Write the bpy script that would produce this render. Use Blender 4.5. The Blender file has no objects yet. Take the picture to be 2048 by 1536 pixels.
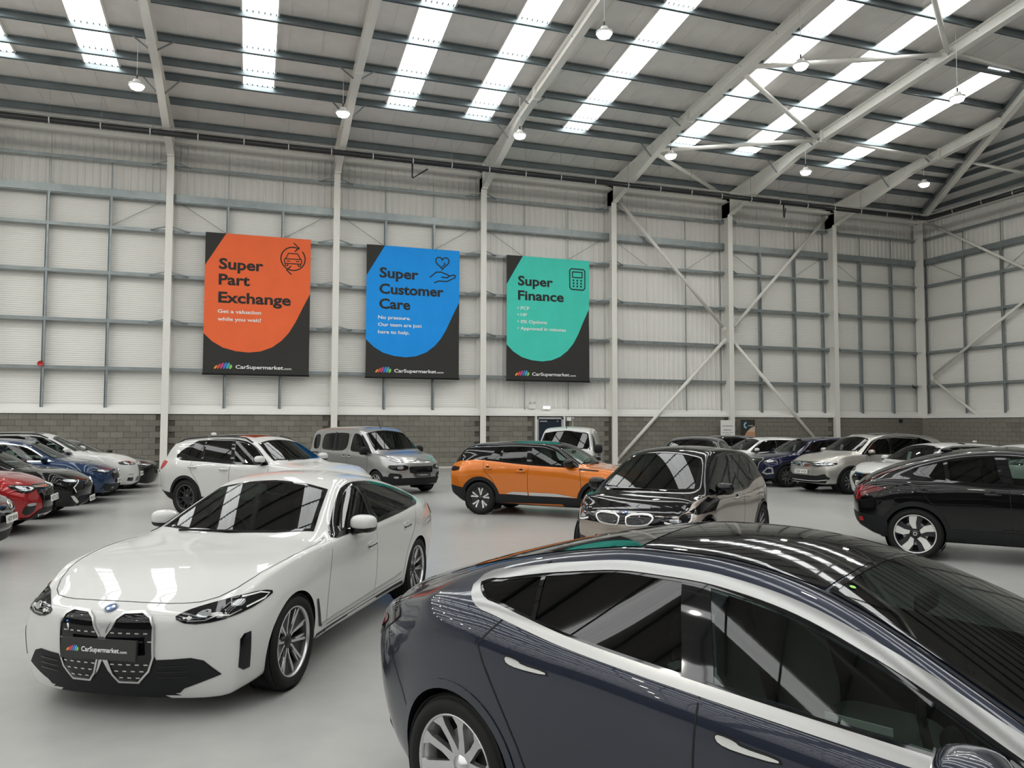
import bpy, bmesh, math, random
import numpy as np
from mathutils import Vector, Matrix
from mathutils.bvhtree import BVHTree
from mathutils.geometry import delaunay_2d_cdt
random.seed(7)
SC = bpy.context.scene
COL = SC.collection
R = math.radians
# ------------------------------------------------------------------ camera, light, exposure
CAM_POS = Vector((-35.248, -33.122, 1.903))
FW = Vector((0.3209, 0.9457, 0.0520)).normalized()
UP0 = Vector((-0.0186, -0.0486, 0.9986))
RT = FW.cross(UP0).normalized(); UPV = RT.cross(FW).normalized()
cd = bpy.data.cameras.new('camera'); cam = bpy.data.objects.new('camera', cd); COL.objects.link(cam)
cam.matrix_world = Matrix(((RT.x, UPV.x, -FW.x, CAM_POS.x), (RT.y, UPV.y, -FW.y, CAM_POS.y), (RT.z, UPV.z, -FW.z, CAM_POS.z), (0, 0, 0, 1)))
cd.sensor_fit = 'HORIZONTAL'; cd.sensor_width = 36.0; cd.lens = 36.0*1538.0/2048.0
cd.clip_start = .05; cd.clip_end = 300
SC.camera = cam
w = bpy.data.worlds.new('world'); SC.world = w; w.use_nodes = True
w.node_tree.nodes['Background'].inputs[0].default_value = (.75, .85, 1, 1)
w.node_tree.nodes['Background'].inputs[1].default_value = .6
SC.view_settings.view_transform = 'Standard'; SC.view_settings.look = 'None'
SC.view_settings.exposure = 0.0; SC.view_settings.gamma = 1.0
try: SC.view_settings.use_curve_mapping = False
except Exception: pass
SC.cycles.use_denoising = True
SC.cycles.max_bounces = 8; SC.cycles.diffuse_bounces = 4; SC.cycles.glossy_bounces = 4
SC.cycles.transmission_bounces = 4; SC.cycles.transparent_max_bounces = 8
SC.cycles.caustics_reflective = False; SC.cycles.caustics_refractive = False
SC.cycles.sample_clamp_indirect = 6.0
SKY_E = 6.1      # radiance of the daylight panels
LAMP_E = 150.0    # radiance of the lamp lenses

# ------------------------------------------------------------------ materials
def principled(name, col, rough=.5, metal=0.0, coat=0.0, spec=.5, emit=None, estr=0.0, crough=.03):
    m = bpy.data.materials.new(name); m.use_nodes = True
    b = m.node_tree.nodes['Principled BSDF']
    b.inputs['Base Color'].default_value = (*col, 1); b.inputs['Roughness'].default_value = rough
    b.inputs['Metallic'].default_value = metal; b.inputs['Coat Weight'].default_value = coat
    b.inputs['Coat Roughness'].default_value = crough; b.inputs['Specular IOR Level'].default_value = spec
    if emit: b.inputs['Emission Color'].default_value = (*emit, 1); b.inputs['Emission Strength'].default_value = estr
    return m
def NT(m): return m.node_tree, m.node_tree.nodes['Principled BSDF']
def noise_tint(m, col, amt=.15, scale=6.0, coord='Object', detail=3, rnd=0.0, rough=None):
    t, b = NT(m); N = t.nodes; L = t.links
    tc = N.new('ShaderNodeTexCoord'); nz = N.new('ShaderNodeTexNoise'); nz.inputs['Scale'].default_value = scale; nz.inputs['Detail'].default_value = detail
    L.new(tc.outputs[coord], nz.inputs['Vector'])
    mr = N.new('ShaderNodeMapRange'); mr.inputs[1].default_value = .3; mr.inputs[2].default_value = .7; mr.inputs[3].default_value = 1-amt; mr.inputs[4].default_value = 1+amt
    L.new(nz.outputs['Fac'], mr.inputs[0])
    out = mr.outputs[0]
    if rnd:
        oi = N.new('ShaderNodeObjectInfo'); m2 = N.new('ShaderNodeMapRange'); m2.inputs[3].default_value = 1-rnd; m2.inputs[4].default_value = 1+rnd
        L.new(oi.outputs['Random'], m2.inputs[0]); mm = N.new('ShaderNodeMath'); mm.operation = 'MULTIPLY'
        L.new(out, mm.inputs[0]); L.new(m2.outputs[0], mm.inputs[1]); out = mm.outputs[0]
    vm = N.new('ShaderNodeVectorMath'); vm.operation = 'SCALE'; vm.inputs[0].default_value = col
    L.new(out, vm.inputs['Scale']); L.new(vm.outputs[0], b.inputs['Base Color'])
    if rough:
        m3 = N.new('ShaderNodeMapRange'); m3.inputs[1].default_value = .3; m3.inputs[2].default_value = .7; m3.inputs[3].default_value = rough[0]; m3.inputs[4].default_value = rough[1]
        L.new(nz.outputs['Fac'], m3.inputs[0]); L.new(m3.outputs[0], b.inputs['Roughness'])
    return m
MAT = {}
def mk(name, *a, **k): MAT[name] = principled(name, *a, **k); return MAT[name]
mk('white_steel', (.82, .81, .77), .45)
mk('galv', (.30, .335, .345), .42, .55); noise_tint(MAT['galv'], (.30, .335, .345), .10, 3.0)
mk('purlin', (.24, .28, .295), .36, .75); noise_tint(MAT['purlin'], (.24, .28, .295), .12, 1.5)
mk('liner', (.80, .775, .75), .6); noise_tint(MAT['liner'], (.80, .775, .75), .04, 2.0)
mk('cladding', (.84, .835, .80), .5)
t, b = NT(MAT['cladding']); N = t.nodes; L = t.links
tc = N.new('ShaderNodeTexCoord'); mp = N.new('ShaderNodeMapping'); mp.inputs['Scale'].default_value = (0, 0, 11.5)
wv = N.new('ShaderNodeTexWave'); wv.bands_direction = 'Z'; wv.inputs['Scale'].default_value = 1.0/ (2*math.pi) * 6.283/3.0
L.new(tc.outputs['Object'], mp.inputs['Vector']); L.new(mp.outputs[0], wv.inputs['Vector'])
bp = N.new('ShaderNodeBump'); bp.inputs['Strength'].default_value = .35; bp.inputs['Distance'].default_value = .02
L.new(wv.outputs['Fac'], bp.inputs['Height']); L.new(bp.outputs[0], b.inputs['Normal'])
mk('cladding_rib', (.82, .81, .785), .5)
mk('back_wall', (.07, .07, .07), .7)
mk('block', (.21, .20, .175), .9, spec=.2); noise_tint(MAT['block'], (.215, .205, .175), .16, 30, rnd=.13, detail=6)
mk('mortar', (.115, .105, .09), .95)
mk('floor', (.42, .42, .41), .3)
mk('black_pipe', (.012, .013, .015), .35)
mk('light_grey', (.6, .6, .58), .5)
mk('plain_white', (.82, .82, .80), .45)
mk('door_blue', (.012, .022, .038), .35)
mk('frame_grey', (.42, .42, .44), .4)
mk('bright_metal', (.75, .75, .75), .25, 1.0)
mk('dark', (.02, .02, .02), .5)
mk('red', (.5, .02, .015), .4)
# skylight sheet: lit from outside by the sky
m = bpy.data.materials.new('skylight'); m.use_nodes = True; t = m.node_tree; t.nodes.clear()
out = t.nodes.new('ShaderNodeOutputMaterial'); em = t.nodes.new('ShaderNodeEmission')
tc = t.nodes.new('ShaderNodeTexCoord'); mp = t.nodes.new('ShaderNodeMapping'); mp.inputs['Scale'].default_value = (9, .5, .5)
nz = t.nodes.new('ShaderNodeTexNoise'); nz.inputs['Scale'].default_value = 1.0; nz.inputs['Detail'].default_value = 3
t.links.new(tc.outputs['Object'], mp.inputs[0]); t.links.new(mp.outputs[0], nz.inputs['Vector'])
cr = t.nodes.new('ShaderNodeMapRange'); cr.inputs[1].default_value = .3; cr.inputs[2].default_value = .7; cr.inputs[3].default_value = .86*SKY_E; cr.inputs[4].default_value = 1.08*SKY_E
t.links.new(nz.outputs['Fac'], cr.inputs[0]); t.links.new(cr.outputs[0], em.inputs['Strength'])
em.inputs['Color'].default_value = (.965, .98, .965, 1); t.links.new(em.outputs[0], out.inputs[0]); MAT['skylight'] = m
mk('lamp', (1, 1, .9), .5, emit=(1, .97, .86), estr=LAMP_E)
mk('exit_sign', (.9, .95, .9), .4, emit=(.95, 1, .95), estr=1.2)
# floor: sealed grey concrete
t, b = NT(MAT['floor']); N = t.nodes; L = t.links
tc = N.new('ShaderNodeTexCoord'); n1 = N.new('ShaderNodeTexNoise'); n1.inputs['Scale'].default_value = .35; n1.inputs['Detail'].default_value = 8
n2 = N.new('ShaderNodeTexNoise'); n2.inputs['Scale'].default_value = 5; n2.inputs['Detail'].default_value = 6
L.new(tc.outputs['Object'], n1.inputs[0]); L.new(tc.outputs['Object'], n2.inputs[0])
a1 = N.new('ShaderNodeMapRange'); a1.inputs[1].default_value = .3; a1.inputs[2].default_value = .7; a1.inputs[3].default_value = .90; a1.inputs[4].default_value = 1.08
a2 = N.new('ShaderNodeMapRange'); a2.inputs[1].default_value = .3; a2.inputs[2].default_value = .7; a2.inputs[3].default_value = .96; a2.inputs[4].default_value = 1.04
L.new(n1.outputs['Fac'], a1.inputs[0]); L.new(n2.outputs['Fac'], a2.inputs[0])
mu = N.new('ShaderNodeMath'); mu.operation = 'MULTIPLY'; L.new(a1.outputs[0], mu.inputs[0]); L.new(a2.outputs[0], mu.inputs[1])
vm = N.new('ShaderNodeVectorMath'); vm.operation = 'SCALE'; vm.inputs[0].default_value = (.37, .37, .36); L.new(mu.outputs[0], vm.inputs['Scale']); L.new(vm.outputs[0], b.inputs['Base Color'])
a3 = N.new('ShaderNodeMapRange'); a3.inputs[1].default_value = .3; a3.inputs[2].default_value = .7; a3.inputs[3].default_value = .27; a3.inputs[4].default_value = .33
L.new(n1.outputs['Fac'], a3.inputs[0]); L.new(a3.outputs[0], b.inputs['Roughness'])

# ------------------------------------------------------------------ mesh helpers
def link(name, me, mats, parent=None, smooth=False):
    o = bpy.data.objects.new(name, me); COL.objects.link(o)
    if mats is not None:
        for mm in (mats if isinstance(mats, (list, tuple)) else [mats]): me.materials.append(MAT[mm] if isinstance(mm, str) else mm)
    if smooth:
        for p in me.polygons: p.use_smooth = True
    if parent: o.parent = parent
    return o
class MB:
    def __init__(s): s.v = []; s.f = []
    def quad(s, a, b, c, d): i = len(s.v); s.v += [tuple(a), tuple(b), tuple(c), tuple(d)]; s.f.append((i, i+1, i+2, i+3)); return s
    def box(s, c, d, M=None):
        i = len(s.v)
        for x in (-.5, .5):
            for y in (-.5, .5):
                for z in (-.5, .5):
                    v = Vector((x*d[0], y*d[1], z*d[2]))
                    if M is not None: v = M @ v
                    s.v.append((c[0]+v[0], c[1]+v[1], c[2]+v[2]))
        s.f += [(i, i+1, i+3, i+2), (i+4, i+6, i+7, i+5), (i, i+4, i+5, i+1), (i+2, i+3, i+7, i+6), (i, i+2, i+6, i+4), (i+1, i+5, i+7, i+3)]
        return s
    def beam(s, p0, p1, wd, ht, up=(0, 0, 1)):
        p0 = Vector(p0); p1 = Vector(p1); d = (p1-p0); L = d.length; d.normalize()
        sd = d.cross(Vector(up)).normalized(); u = sd.cross(d)
        M = Matrix((d, sd, u)).transposed()
        return s.box((p0+p1)/2, (L, wd, ht), M)
    def tube(s, pts, r, n=10, cap=True):
        pts = [Vector(p) for p in pts]; rings = []
        ref = None
        for k, p in enumerate(pts):
            d = ((pts[min(k+1, len(pts)-1)]-p).normalized() + (p-pts[max(k-1, 0)]).normalized()).normalized()
            if ref is None: ref = d.orthogonal().normalized()
            ref = (ref - d*ref.dot(d)).normalized(); b2 = d.cross(ref)
            rr = r[k] if isinstance(r, (list, tuple)) else r
            i = len(s.v); rings.append(i)
            for a in range(n):
                t2 = 2*math.pi*a/n; q = p + ref*math.cos(t2)*rr + b2*math.sin(t2)*rr; s.v.append(tuple(q))
        for k in range(len(pts)-1):
            for a in range(n): s.f.append((rings[k]+a, rings[k]+(a+1) % n, rings[k+1]+(a+1) % n, rings[k+1]+a))
        if cap:
            s.f.append(tuple(rings[0]+a for a in range(n))[::-1]); s.f.append(tuple(rings[-1]+a for a in range(n)))
        return s
    def lathe(s, prof, n=24, M=None, close=False):
        # prof: (radius, axial y); axis = local y
        m_ = len(prof); i0 = len(s.v)
        for a in range(n):
            t2 = 2*math.pi*a/n
            for (r, y) in prof:
                v = Vector((r*math.cos(t2), y, r*math.sin(t2)))
                if M is not None: v = M @ v
                s.v.append(tuple(v))
        for a in range(n):
            for k in range(m_-1 if not close else m_):
                k2 = (k+1) % m_
                s.f.append((i0+a*m_+k, i0+a*m_+k2, i0+((a+1) % n)*m_+k2, i0+((a+1) % n)*m_+k))
        return s
    def prism(s, poly, fn, d0, d1):
        # poly: 2-D outline (counter-clockwise); fn(u, v, d) -> 3-D
        i = len(s.v); n = len(poly)
        for (u, v) in poly: s.v.append(tuple(fn(u, v, d0)))
        for (u, v) in poly: s.v.append(tuple(fn(u, v, d1)))
        s.f.append(tuple(range(i, i+n))[::-1]); s.f.append(tuple(range(i+n, i+2*n)))
        for k in range(n): s.f.append((i+k, i+(k+1) % n, i+n+(k+1) % n, i+n+k))
        return s
    def mesh(s, name='mesh'):
        me = bpy.data.meshes.new(name); me.from_pydata([tuple(v) for v in s.v], [], s.f); me.update(); return me
    def build(s, name, mat, parent=None, smooth=False): return link(name, s.mesh(name), mat, parent, smooth)
def fixn(o):
    bm = bmesh.new(); bm.from_mesh(o.data); bmesh.ops.recalc_face_normals(bm, faces=bm.faces); bm.to_mesh(o.data); bm.free(); return o
def thing(name, label, cat, loc=(0, 0, 0), rz=0.0, group=None):
    o = bpy.data.objects.new(name, None); o.empty_display_size = .2; COL.objects.link(o)
    o.location = loc; o.rotation_euler = (0, 0, rz); tag(o, label, cat, group); return o
def tag(o, label=None, cat=None, group=None, kind=None):
    if label: o['label'] = label
    if cat: o['category'] = cat
    if group: o['group'] = group
    if kind: o['kind'] = kind
    return o
def struct(o): o['kind'] = 'structure'; return o
def empty(name, parent=None, loc=(0, 0, 0)):
    o = bpy.data.objects.new(name, None); COL.objects.link(o); o.location = loc; o.empty_display_size = .1
    if parent: o.parent = parent
    return o
def text_mesh(body, bold=.02, spacing=1.0):
    cu = bpy.data.curves.new('t', 'FONT'); cu.body = body; cu.size = 1.0; cu.offset = bold; cu.resolution_u = 3; cu.space_character = spacing
    o = bpy.data.objects.new('t', cu); COL.objects.link(o)
    dg = bpy.context.evaluated_depsgraph_get(); me = bpy.data.meshes.new_from_object(o.evaluated_get(dg))
    bpy.data.objects.remove(o); bpy.data.curves.remove(cu); me.materials.clear()
    return me
def text_on(name, body, fn, x0, y0, cap, width=None, mat='plain_white', parent=None, bold=.02, spacing=1.0, center=False):
    """flat lettering; fn(u,v) -> 3-D point. cap = cap height; width squeezes the line to a width"""
    me = text_mesh(body, bold, spacing); n = len(me.vertices); co = np.empty(n*3); me.vertices.foreach_get('co', co); co = co.reshape(-1, 3)
    xs0, xs1 = co[:, 0].min(), co[:, 0].max(); sc = cap/.73
    sx = (width/(xs1-xs0)) if width else sc
    off = -(xs1+xs0)/2*sx if center else -xs0*sx
    pts = np.array([tuple(fn(x0+off+c[0]*sx, y0+c[1]*sc)) for c in co]); me.vertices.foreach_set('co', pts.ravel()); me.update()
    return link(name, me, mat, parent)
def cdt(poly, step=.05, holes=()):
    """triangulate a 2-D polygon with interior points"""
    P = [Vector(p) for p in poly]
    def dens(P):
        out = []
        for k in range(len(P)):
            a, b2 = P[k], P[(k+1) % len(P)]; n = max(1, int(math.ceil((b2-a).length/step)))
            for q in range(n): out.append(a.lerp(b2, q/n))
        return out
    loops = [dens(P)] + [dens([Vector(p) for p in h]) for h in holes]
    verts = []; edges = []
    for lp in loops:
        i = len(verts); verts += lp; edges += [(i+k, i+(k+1) % len(lp)) for k in range(len(lp))]
    A = [np.array([(p[0], p[1]) for p in lp]) for lp in loops]
    def inside(pts):
        r = pip(pts, A[0])
        for h in A[1:]: r &= ~pip(pts, h)
        return r
    lo = A[0].min(0); hi = A[0].max(0)
    gx = np.arange(lo[0]+step*.5, hi[0], step); gy = np.arange(lo[1]+step*.43, hi[1], step)
    if len(gx) and len(gy):
        G = np.array(np.meshgrid(gx, gy)).reshape(2, -1).T
        G = G[inside(G)]
        if len(G):
            allb = np.concatenate(A); d = ((G[:, None, :]-allb[None])**2).sum(2).min(1); G = G[d > (step*.45)**2]
            verts += [Vector(g) for g in G]
    vo, eo, fo, _, _, _ = delaunay_2d_cdt(verts, edges, [], 0, 1e-6)
    vo = [(v[0], v[1]) for v in vo]
    if not fo: return vo, []
    C = np.array([[(vo[f[0]][k]+vo[f[1]][k]+vo[f[2]][k])/3 for k in (0, 1)] for f in fo])
    ok = inside(C)
    return vo, [tuple(f) for f, q in zip(fo, ok) if q]
def pip(pts, poly):
    pts = np.asarray(pts, float); x, y = pts[:, 0], pts[:, 1]; c = np.zeros(len(pts), bool); n = len(poly); j = n-1
    for i in range(n):
        xi, yi = poly[i]; xj, yj = poly[j]
        m_ = ((yi > y) != (yj > y))
        if m_.any():
            with np.errstate(divide='ignore', invalid='ignore'):
                c ^= m_ & (x < (xj-xi)*(y-yi)/(yj-yi+1e-30)+xi)
        j = i
    return c
# ------------------------------------------------------------------ the hall shell
S = 6.4; CX = [-38.4, -32.0, -25.6, -19.2, -12.8, -6.4]   # portal frames along the back wall
X_L = -150.0; Y_F = -70.0; RIDGE = -35.0; SL = .11; Z0 = 13.62
def zroof(y): return Z0 + SL*(-y if y > RIDGE else (y-Y_F))
HIP = .62     # hip line: x = -HIP*|y|
# floor
struct(MB().quad((X_L-.5, Y_F-.5, 0), (.6, Y_F-.5, 0), (.6, .6, 0), (X_L-.5, .6, 0)).build('floor', 'floor'))
# ---------------- walls
RZ = [2.42, 4.05, 5.88, 7.74, 9.53, 10.97, 12.13, 13.6]
def wall_panels(parent, U, rows, horiz, fn, gap=.012):
    cache = {}
    for k in range(len(U)-1):
        for r_ in range(len(rows)-1):
            u0, u1, z0, z1 = U[k], U[k+1], rows[r_], rows[r_+1]
            flat = horiz(u0, z0)
            key = (round(u1-u0, 2), r_, flat)
            if key not in cache:
                mb = MB(); wd = u1-u0-gap; ht = z1-z0-gap
                if flat:
                    mb.box((0, 0, 0), (wd, .03, ht))
                else:
                    nr = max(2, int(round(wd/.262))); prof = []
                    for q in range(nr):
                        x = -wd/2+wd*q/nr; p_ = wd/nr
                        prof += [(x, 0), (x+p_*.12, -.028), (x+p_*.30, -.028), (x+p_*.42, 0)]
                    prof.append((wd/2, 0))
                    for q in range(len(prof)-1):
                        a, b2 = prof[q], prof[q+1]
                        mb.quad((a[0], a[1], -ht/2), (b2[0], b2[1], -ht/2), (b2[0], b2[1], ht/2), (a[0], a[1], ht/2))
                me = mb.mesh('cladding_panel'); me.materials.append(MAT['cladding' if flat else 'cladding_rib']); cache[key] = me
            o = bpy.data.objects.new('cladding_panel', cache[key]); COL.objects.link(o); o.parent = parent
            loc, rz = fn((u0+u1)/2, (z0+z1)/2); o.location = loc; o.rotation_euler = (0, 0, rz)
def girts(parent, u0, u1, fn, xs, post_lo=2.5):
    # horizontal rails and vertical posts; fn(u, depth, z) -> 3-D
    for k, z in enumerate(RZ[1:-1]):
        big = (k == 4)
        h = .30 if big else .13
        mb = MB(); mb.beam(fn(u0, .16, z), fn(u1, .16, z), .20, .035); mb.beam(fn(u0, .255, z-h/2+.03), fn(u1, .255, z-h/2+.03), .014, h)
        if big: mb.beam(fn(u0, .16, z-h), fn(u1, .16, z-h), .2, .02)
        mb.build('sheeting_rail', 'galv', parent)
    for u in xs:
        mb = MB(); zt = 10.85
        mb.beam(fn(u-.045, .17, post_lo), fn(u-.045, .17, zt), .03, .16, up=fn(0, 1, 0)-fn(0, 0, 0)); mb.beam(fn(u, .24, post_lo), fn(u, .24, zt), .10, .02, up=fn(0, 1, 0)-fn(0, 0, 0))
        mb.build('wall_post', 'galv', parent)
    for k in range(len(xs)):   # thin posts in the upper strip
        MB().beam(fn(xs[k], .2, 10.95), fn(xs[k], .2, 12.1), .035, .03, up=fn(0, 1, 0)-fn(0, 0, 0)).build('wall_post', 'galv', parent)
def back(u, d, z): return Vector((u, -d, z))
def right(u, d, z): return Vector((-d, -u, z))
wb_ = struct(MB().box(((X_L+.5)/2, .12, 6.9), (-X_L+.5, .1, 13.9)).build('wall_back', 'cladding_rib'))
UB = [-44.8, -42.67, -40.53]
for c in CX: UB += [c, c+S/3, c+2*S/3]
UB.append(0.0)
def hz_back(u, z):
    if z > 10.5: return False
    return not (-25.7 < u < -12.9)
wall_panels(wb_, UB, RZ, hz_back, lambda u, z: ((u, 0.03, z), 0.0))
girts(wb_, -60, -.1, back, [u for u in UB if min(abs(u-c) for c in CX+[0]) > .3 and not (-25.7 < u < -12.9)] + [-6.75])
for u in (-23.45, -21.3, -15.0, -13.0):
    MB().beam(back(u, .14, 2.5), back(u, .14, 12.1), .03, .03, up=(0, 1, 0)).build('wall_post', 'galv', wb_)
# white sloping flashing over the blockwork
def flashing(fn, u0, u1, parent):
    mb = MB(); p = [(0.03, 2.62), (.06, 2.60), (.47, 2.38), (.49, 2.27), (.40, 2.262)]
    for k in range(len(p)-1): mb.quad(fn(u0, *p[k]), fn(u1, *p[k]), fn(u1, *p[k+1]), fn(u0, *p[k+1]))
    mb.build('sill_flashing', 'plain_white', parent)
flashing(back, -60, -.2, wb_)
# eaves beam
MB().beam(back(-60, .42, 13.08), back(0, .42, 13.08), .22, .16).build('eaves_beam', 'white_steel', wb_)
for k in range(len(CX)):   # sag rods: thin crossing wires under the big rail
    for s_ in (-1, 1):
        a = CX[k] + s_*.25; b2 = a + s_*1.85
        MB().tube([back(a, .1, 10.75), back(b2, .1, 9.6)], .012, 5).build('sag_rod', 'galv', wb_)
    for z in RZ[2:7:1]:
        if abs(z-10.97) < .01: continue
        for s_ in (-1, 1):
            MB().beam(back(CX[k]+s_*.12, .70, z+.04), back(CX[k]+s_*.72, .26, z-.02), .04, .04).build('rail_stay', 'galv', wb_)
struct(wb_)
wr_ = struct(MB().box((.12, Y_F/2, 6.9), (.1, -Y_F+.5, 13.9)).build('wall_right', 'liner'))
UR = [0, 0.9, 3.05, 5.2, 6.4, 8.5, 10.7, 12.8, 15, 17, 19.2]
wall_panels(wr_, UR, RZ, lambda u, z: z < 10.5, lambda u, z: ((.03-.06, -u, z), -math.pi/2))
girts(wr_, .1, 60, right, [.75, 3.05, 5.2, 8.5, 10.7, 15, 17])
flashing(right, .2, 60, wr_)
MB().beam(right(0, .42, 13.08), right(60, .42, 13.08), .22, .16).build('eaves_beam', 'white_steel', wr_)
for a, b2 in ((.9, 2.95), (7.0, 5.3)): MB().tube([right(a, .1, 10.7), right(b2, .1, 9.6)], .012, 5).build('sag_rod', 'galv', wr_)
struct(MB().box((X_L-.1, Y_F/2, 8.5), (.2, -Y_F+1, 17.5)).build('wall_left', 'back_wall'))
struct(MB().box(((X_L)/2, Y_F-.1, 6.9), (-X_L+1, .2, 13.9)).build('wall_front', 'back_wall'))
# ---------------- blockwork, each block its own piece
BD = .40      # wall face of the blocks is .44 in front of the cladding
MB().box(((-60)/2, -.21, 1.125), (60, .40, 2.24)).build('block_backing', 'mortar', wb_)
MB().box((-.21, -30.2, 1.125), (.40, 60, 2.24)).build('block_backing', 'mortar', wr_)
bw, bh = .44, .215
blk = MB().box((0, 0, 0), (bw, .05, bh)); bm_full = blk.mesh('block'); bm_full.materials.append(MAT['block'])
bm_half = MB().box((0, 0, 0), (.215, .05, bh)).mesh('block'); bm_half.materials.append(MAT['block'])
DOOR = (-23.0, -21.68)
cands = []
for r_ in range(10):
    z = .1125+.225*r_
    x = -52.0 - (.225 if r_ % 2 else 0)
    while x < -.3:
        xc = x+.225
        if not (DOOR[0]-.2 < xc < DOOR[1]+.2 and r_ < 10) and min(abs(xc-c) for c in CX) > .22:
            cands.append((0, xc, z))
        x += .45
    y = .25 + (.225 if r_ % 2 else 0)
    while y < 25: cands.append((1, y, z)); y += .45
def blockpos(c): return Vector((c[1], -.425, c[2])) if c[0] == 0 else Vector((-.425, -c[1], c[2]))
def vis(c):
    P = blockpos(c)-CAM_POS; zz = P.dot(FW); u = 1024+1538*P.dot(RT)/zz; v = 768-1538*P.dot(UPV)/zz
    if not (-15 < u < 2063): return 0
    lim = 945
    for a, b2, l in ((-20, 300, 872), (330, 640, 900), (640, 860, 860), (860, 925, 940), (925, 1060, 890), (1060, 1210, 872), (1210, 1230, 930), (1230, 1320, 895), (1320, 1640, 876), (1640, 1830, 872), (1830, 2070, 890)):
        if a <= u < b2: lim = l
    return (1e3/zz if v < lim else 0)
cands.sort(key=lambda c: -vis(c))
single = cands[:300]; rest = cands[300:]
for c in single:
    o = bpy.data.objects.new('block', bm_full); COL.objects.link(o); o.parent = wb_ if c[0] == 0 else wr_; o.location = blockpos(c) + Vector((0, random.uniform(-.002, .002), 0)); o.rotation_euler = (0, 0, 0 if c[0] == 0 else math.pi/2)
for s_ in (0, 1):
    mb = MB(); Mz = Matrix.Rotation(math.pi/2, 3, 'Z')
    for c in rest:
        if c[0] == s_: mb.box(blockpos(c), (bw, .05, bh), Mz if s_ else None)
    o = mb.build('blockwork', 'block', wb_ if s_ == 0 else wr_); o['kind'] = 'stuff'
for c in CX:      # cut blocks beside the columns
    for r_ in range(10):
        for s_ in (-1, 1):
            if DOOR[0]-.2 < c+s_*.3 < DOOR[1]+.2: continue
# ---------------- roof: liner, purlins, daylight strips
ceil = struct(empty('ceiling'))
mb = MB()
yy = [0, -5, -10, -15, -20, -25, -30, RIDGE]
def xhip(y): return -HIP*abs(y)
for a, b2 in zip(yy[:-1], yy[1:]):
    mb.quad((X_L, a, zroof(a)), (xhip(a), a, zroof(a)), (xhip(b2), b2, zroof(b2)), (X_L, b2, zroof(b2)))
mb.quad((X_L, RIDGE, zroof(RIDGE)), (xhip(RIDGE), RIDGE, zroof(RIDGE)), (.4, Y_F, zroof(Y_F)), (X_L, Y_F, zroof(Y_F)))
mb.f.append((len(mb.v), len(mb.v)+1, len(mb.v)+2)); mb.v += [(0, 0, Z0), (xhip(RIDGE), RIDGE, zroof(RIDGE)), (.4, Y_F, zroof(Y_F))]
mb.build('roof_liner', 'liner', ceil)
# standing seams of the liner sheets
mb = MB()
x = -49.0
while x < -1:
    y1 = -22.0
    y0 = min(0, x/HIP) if x > -HIP*22 else 0
    ya = -.2; yb = max(y1, x/HIP*1.0 if -x/HIP < 22 else y1)
    yb = max(y1, -abs(x)/HIP)
    mb.beam((x, ya, zroof(ya)-.012), (x, yb, zroof(yb)-.012), .03, .02); x += 1.05
o = mb.build('liner_seam', 'liner', ceil); o['kind'] = 'stuff'
PY = [-1.05, -2.8, -4.5, -5.45, -6.85, -8.8, -10.75]
while PY[-1] > -33: PY.append(PY[-1]-1.95)
PY2 = [Y_F-(y) for y in PY]
PZ = .26
for k, y in enumerate(PY):
    z = zroof(y); x1 = xhip(y)
    mb = MB()
    mb.beam((X_L, y, z-PZ+.012), (x1, y, z-PZ+.012), .075, .024); mb.beam((X_L, y+.035, z-PZ/2-.03), (x1, y+.035, z-PZ/2-.03), .012, PZ-.02); mb.beam((X_L, y, z-.03), (x1, y, z-.03), .075, .02)
    mb.beam((X_L, y-.035, z-PZ+.035), (x1, y-.035, z-PZ+.035), .012, .05)
    mb.build('purlin', 'purlin', ceil)
for y in PY2:
    z = zroof(y); MB().beam((X_L, y, z-PZ/2), (0, y, z-PZ/2), .075, PZ).build('purlin', 'purlin', ceil)
for d in (.65, 1.75, 2.8, 3.4, 4.25, 5.5, 6.7, 7.9, 9.1, 10.3, 11.5):   # end slope purlins, parallel to the right wall
    y0 = -d/HIP; z = zroof(y0)
    mb = MB(); mb.beam((-d, y0, z-PZ+.012), (-d, -45, z-PZ+.012), .075, .024); mb.beam((-d, y0, z-PZ/2-.02), (-d, -45, z-PZ/2-.02), .02, PZ-.04); mb.build('purlin', 'purlin', ceil)
SX = [-43.35, -40.25, -35.2, -30.05, -26.95, -22.8, -17.7, -14.57, -9.43]
SXL = [-48.4, -52.6, -55.7]
while SXL[-1] > -142: SXL += [SXL[-3]-12.8, SXL[-2]-12.8, SXL[-1]-12.8]
BREAKS = [y for y in PY if y <= -4.5]
def strip(xc, ys, into=None):
    for a, b2 in zip(ys[:-1], ys[1:]):
        mb = into or MB(); n = 6; H0 = -.06
        if into:
            mb.quad((xc-.52, a, zroof(a)+H0), (xc+.52, a, zroof(a)+H0), (xc+.52, b2, zroof(b2)+H0), (xc-.52, b2, zroof(b2)+H0)); continue
        for q in range(n):        # shallow box ribs along the sheet
            u0, u1 = q/n, (q+1)/n
            for (t0, t1, h0, h1) in ((0, .55, 0, 0), (.55, .68, 0, .03), (.68, .87, .03, .03), (.87, 1, .03, 0)):
                xa = xc-.52+1.04*(u0+(u1-u0)*t0); xb = xc-.52+1.04*(u0+(u1-u0)*t1)
                mb.quad((xa, a, zroof(a)+H0+h0), (xb, a, zroof(a)+H0+h1), (xb, b2, zroof(b2)+H0+h1), (xa, b2, zroof(b2)+H0+h0))
        mb.build('skylight_panel', 'skylight', ceil)
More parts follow.
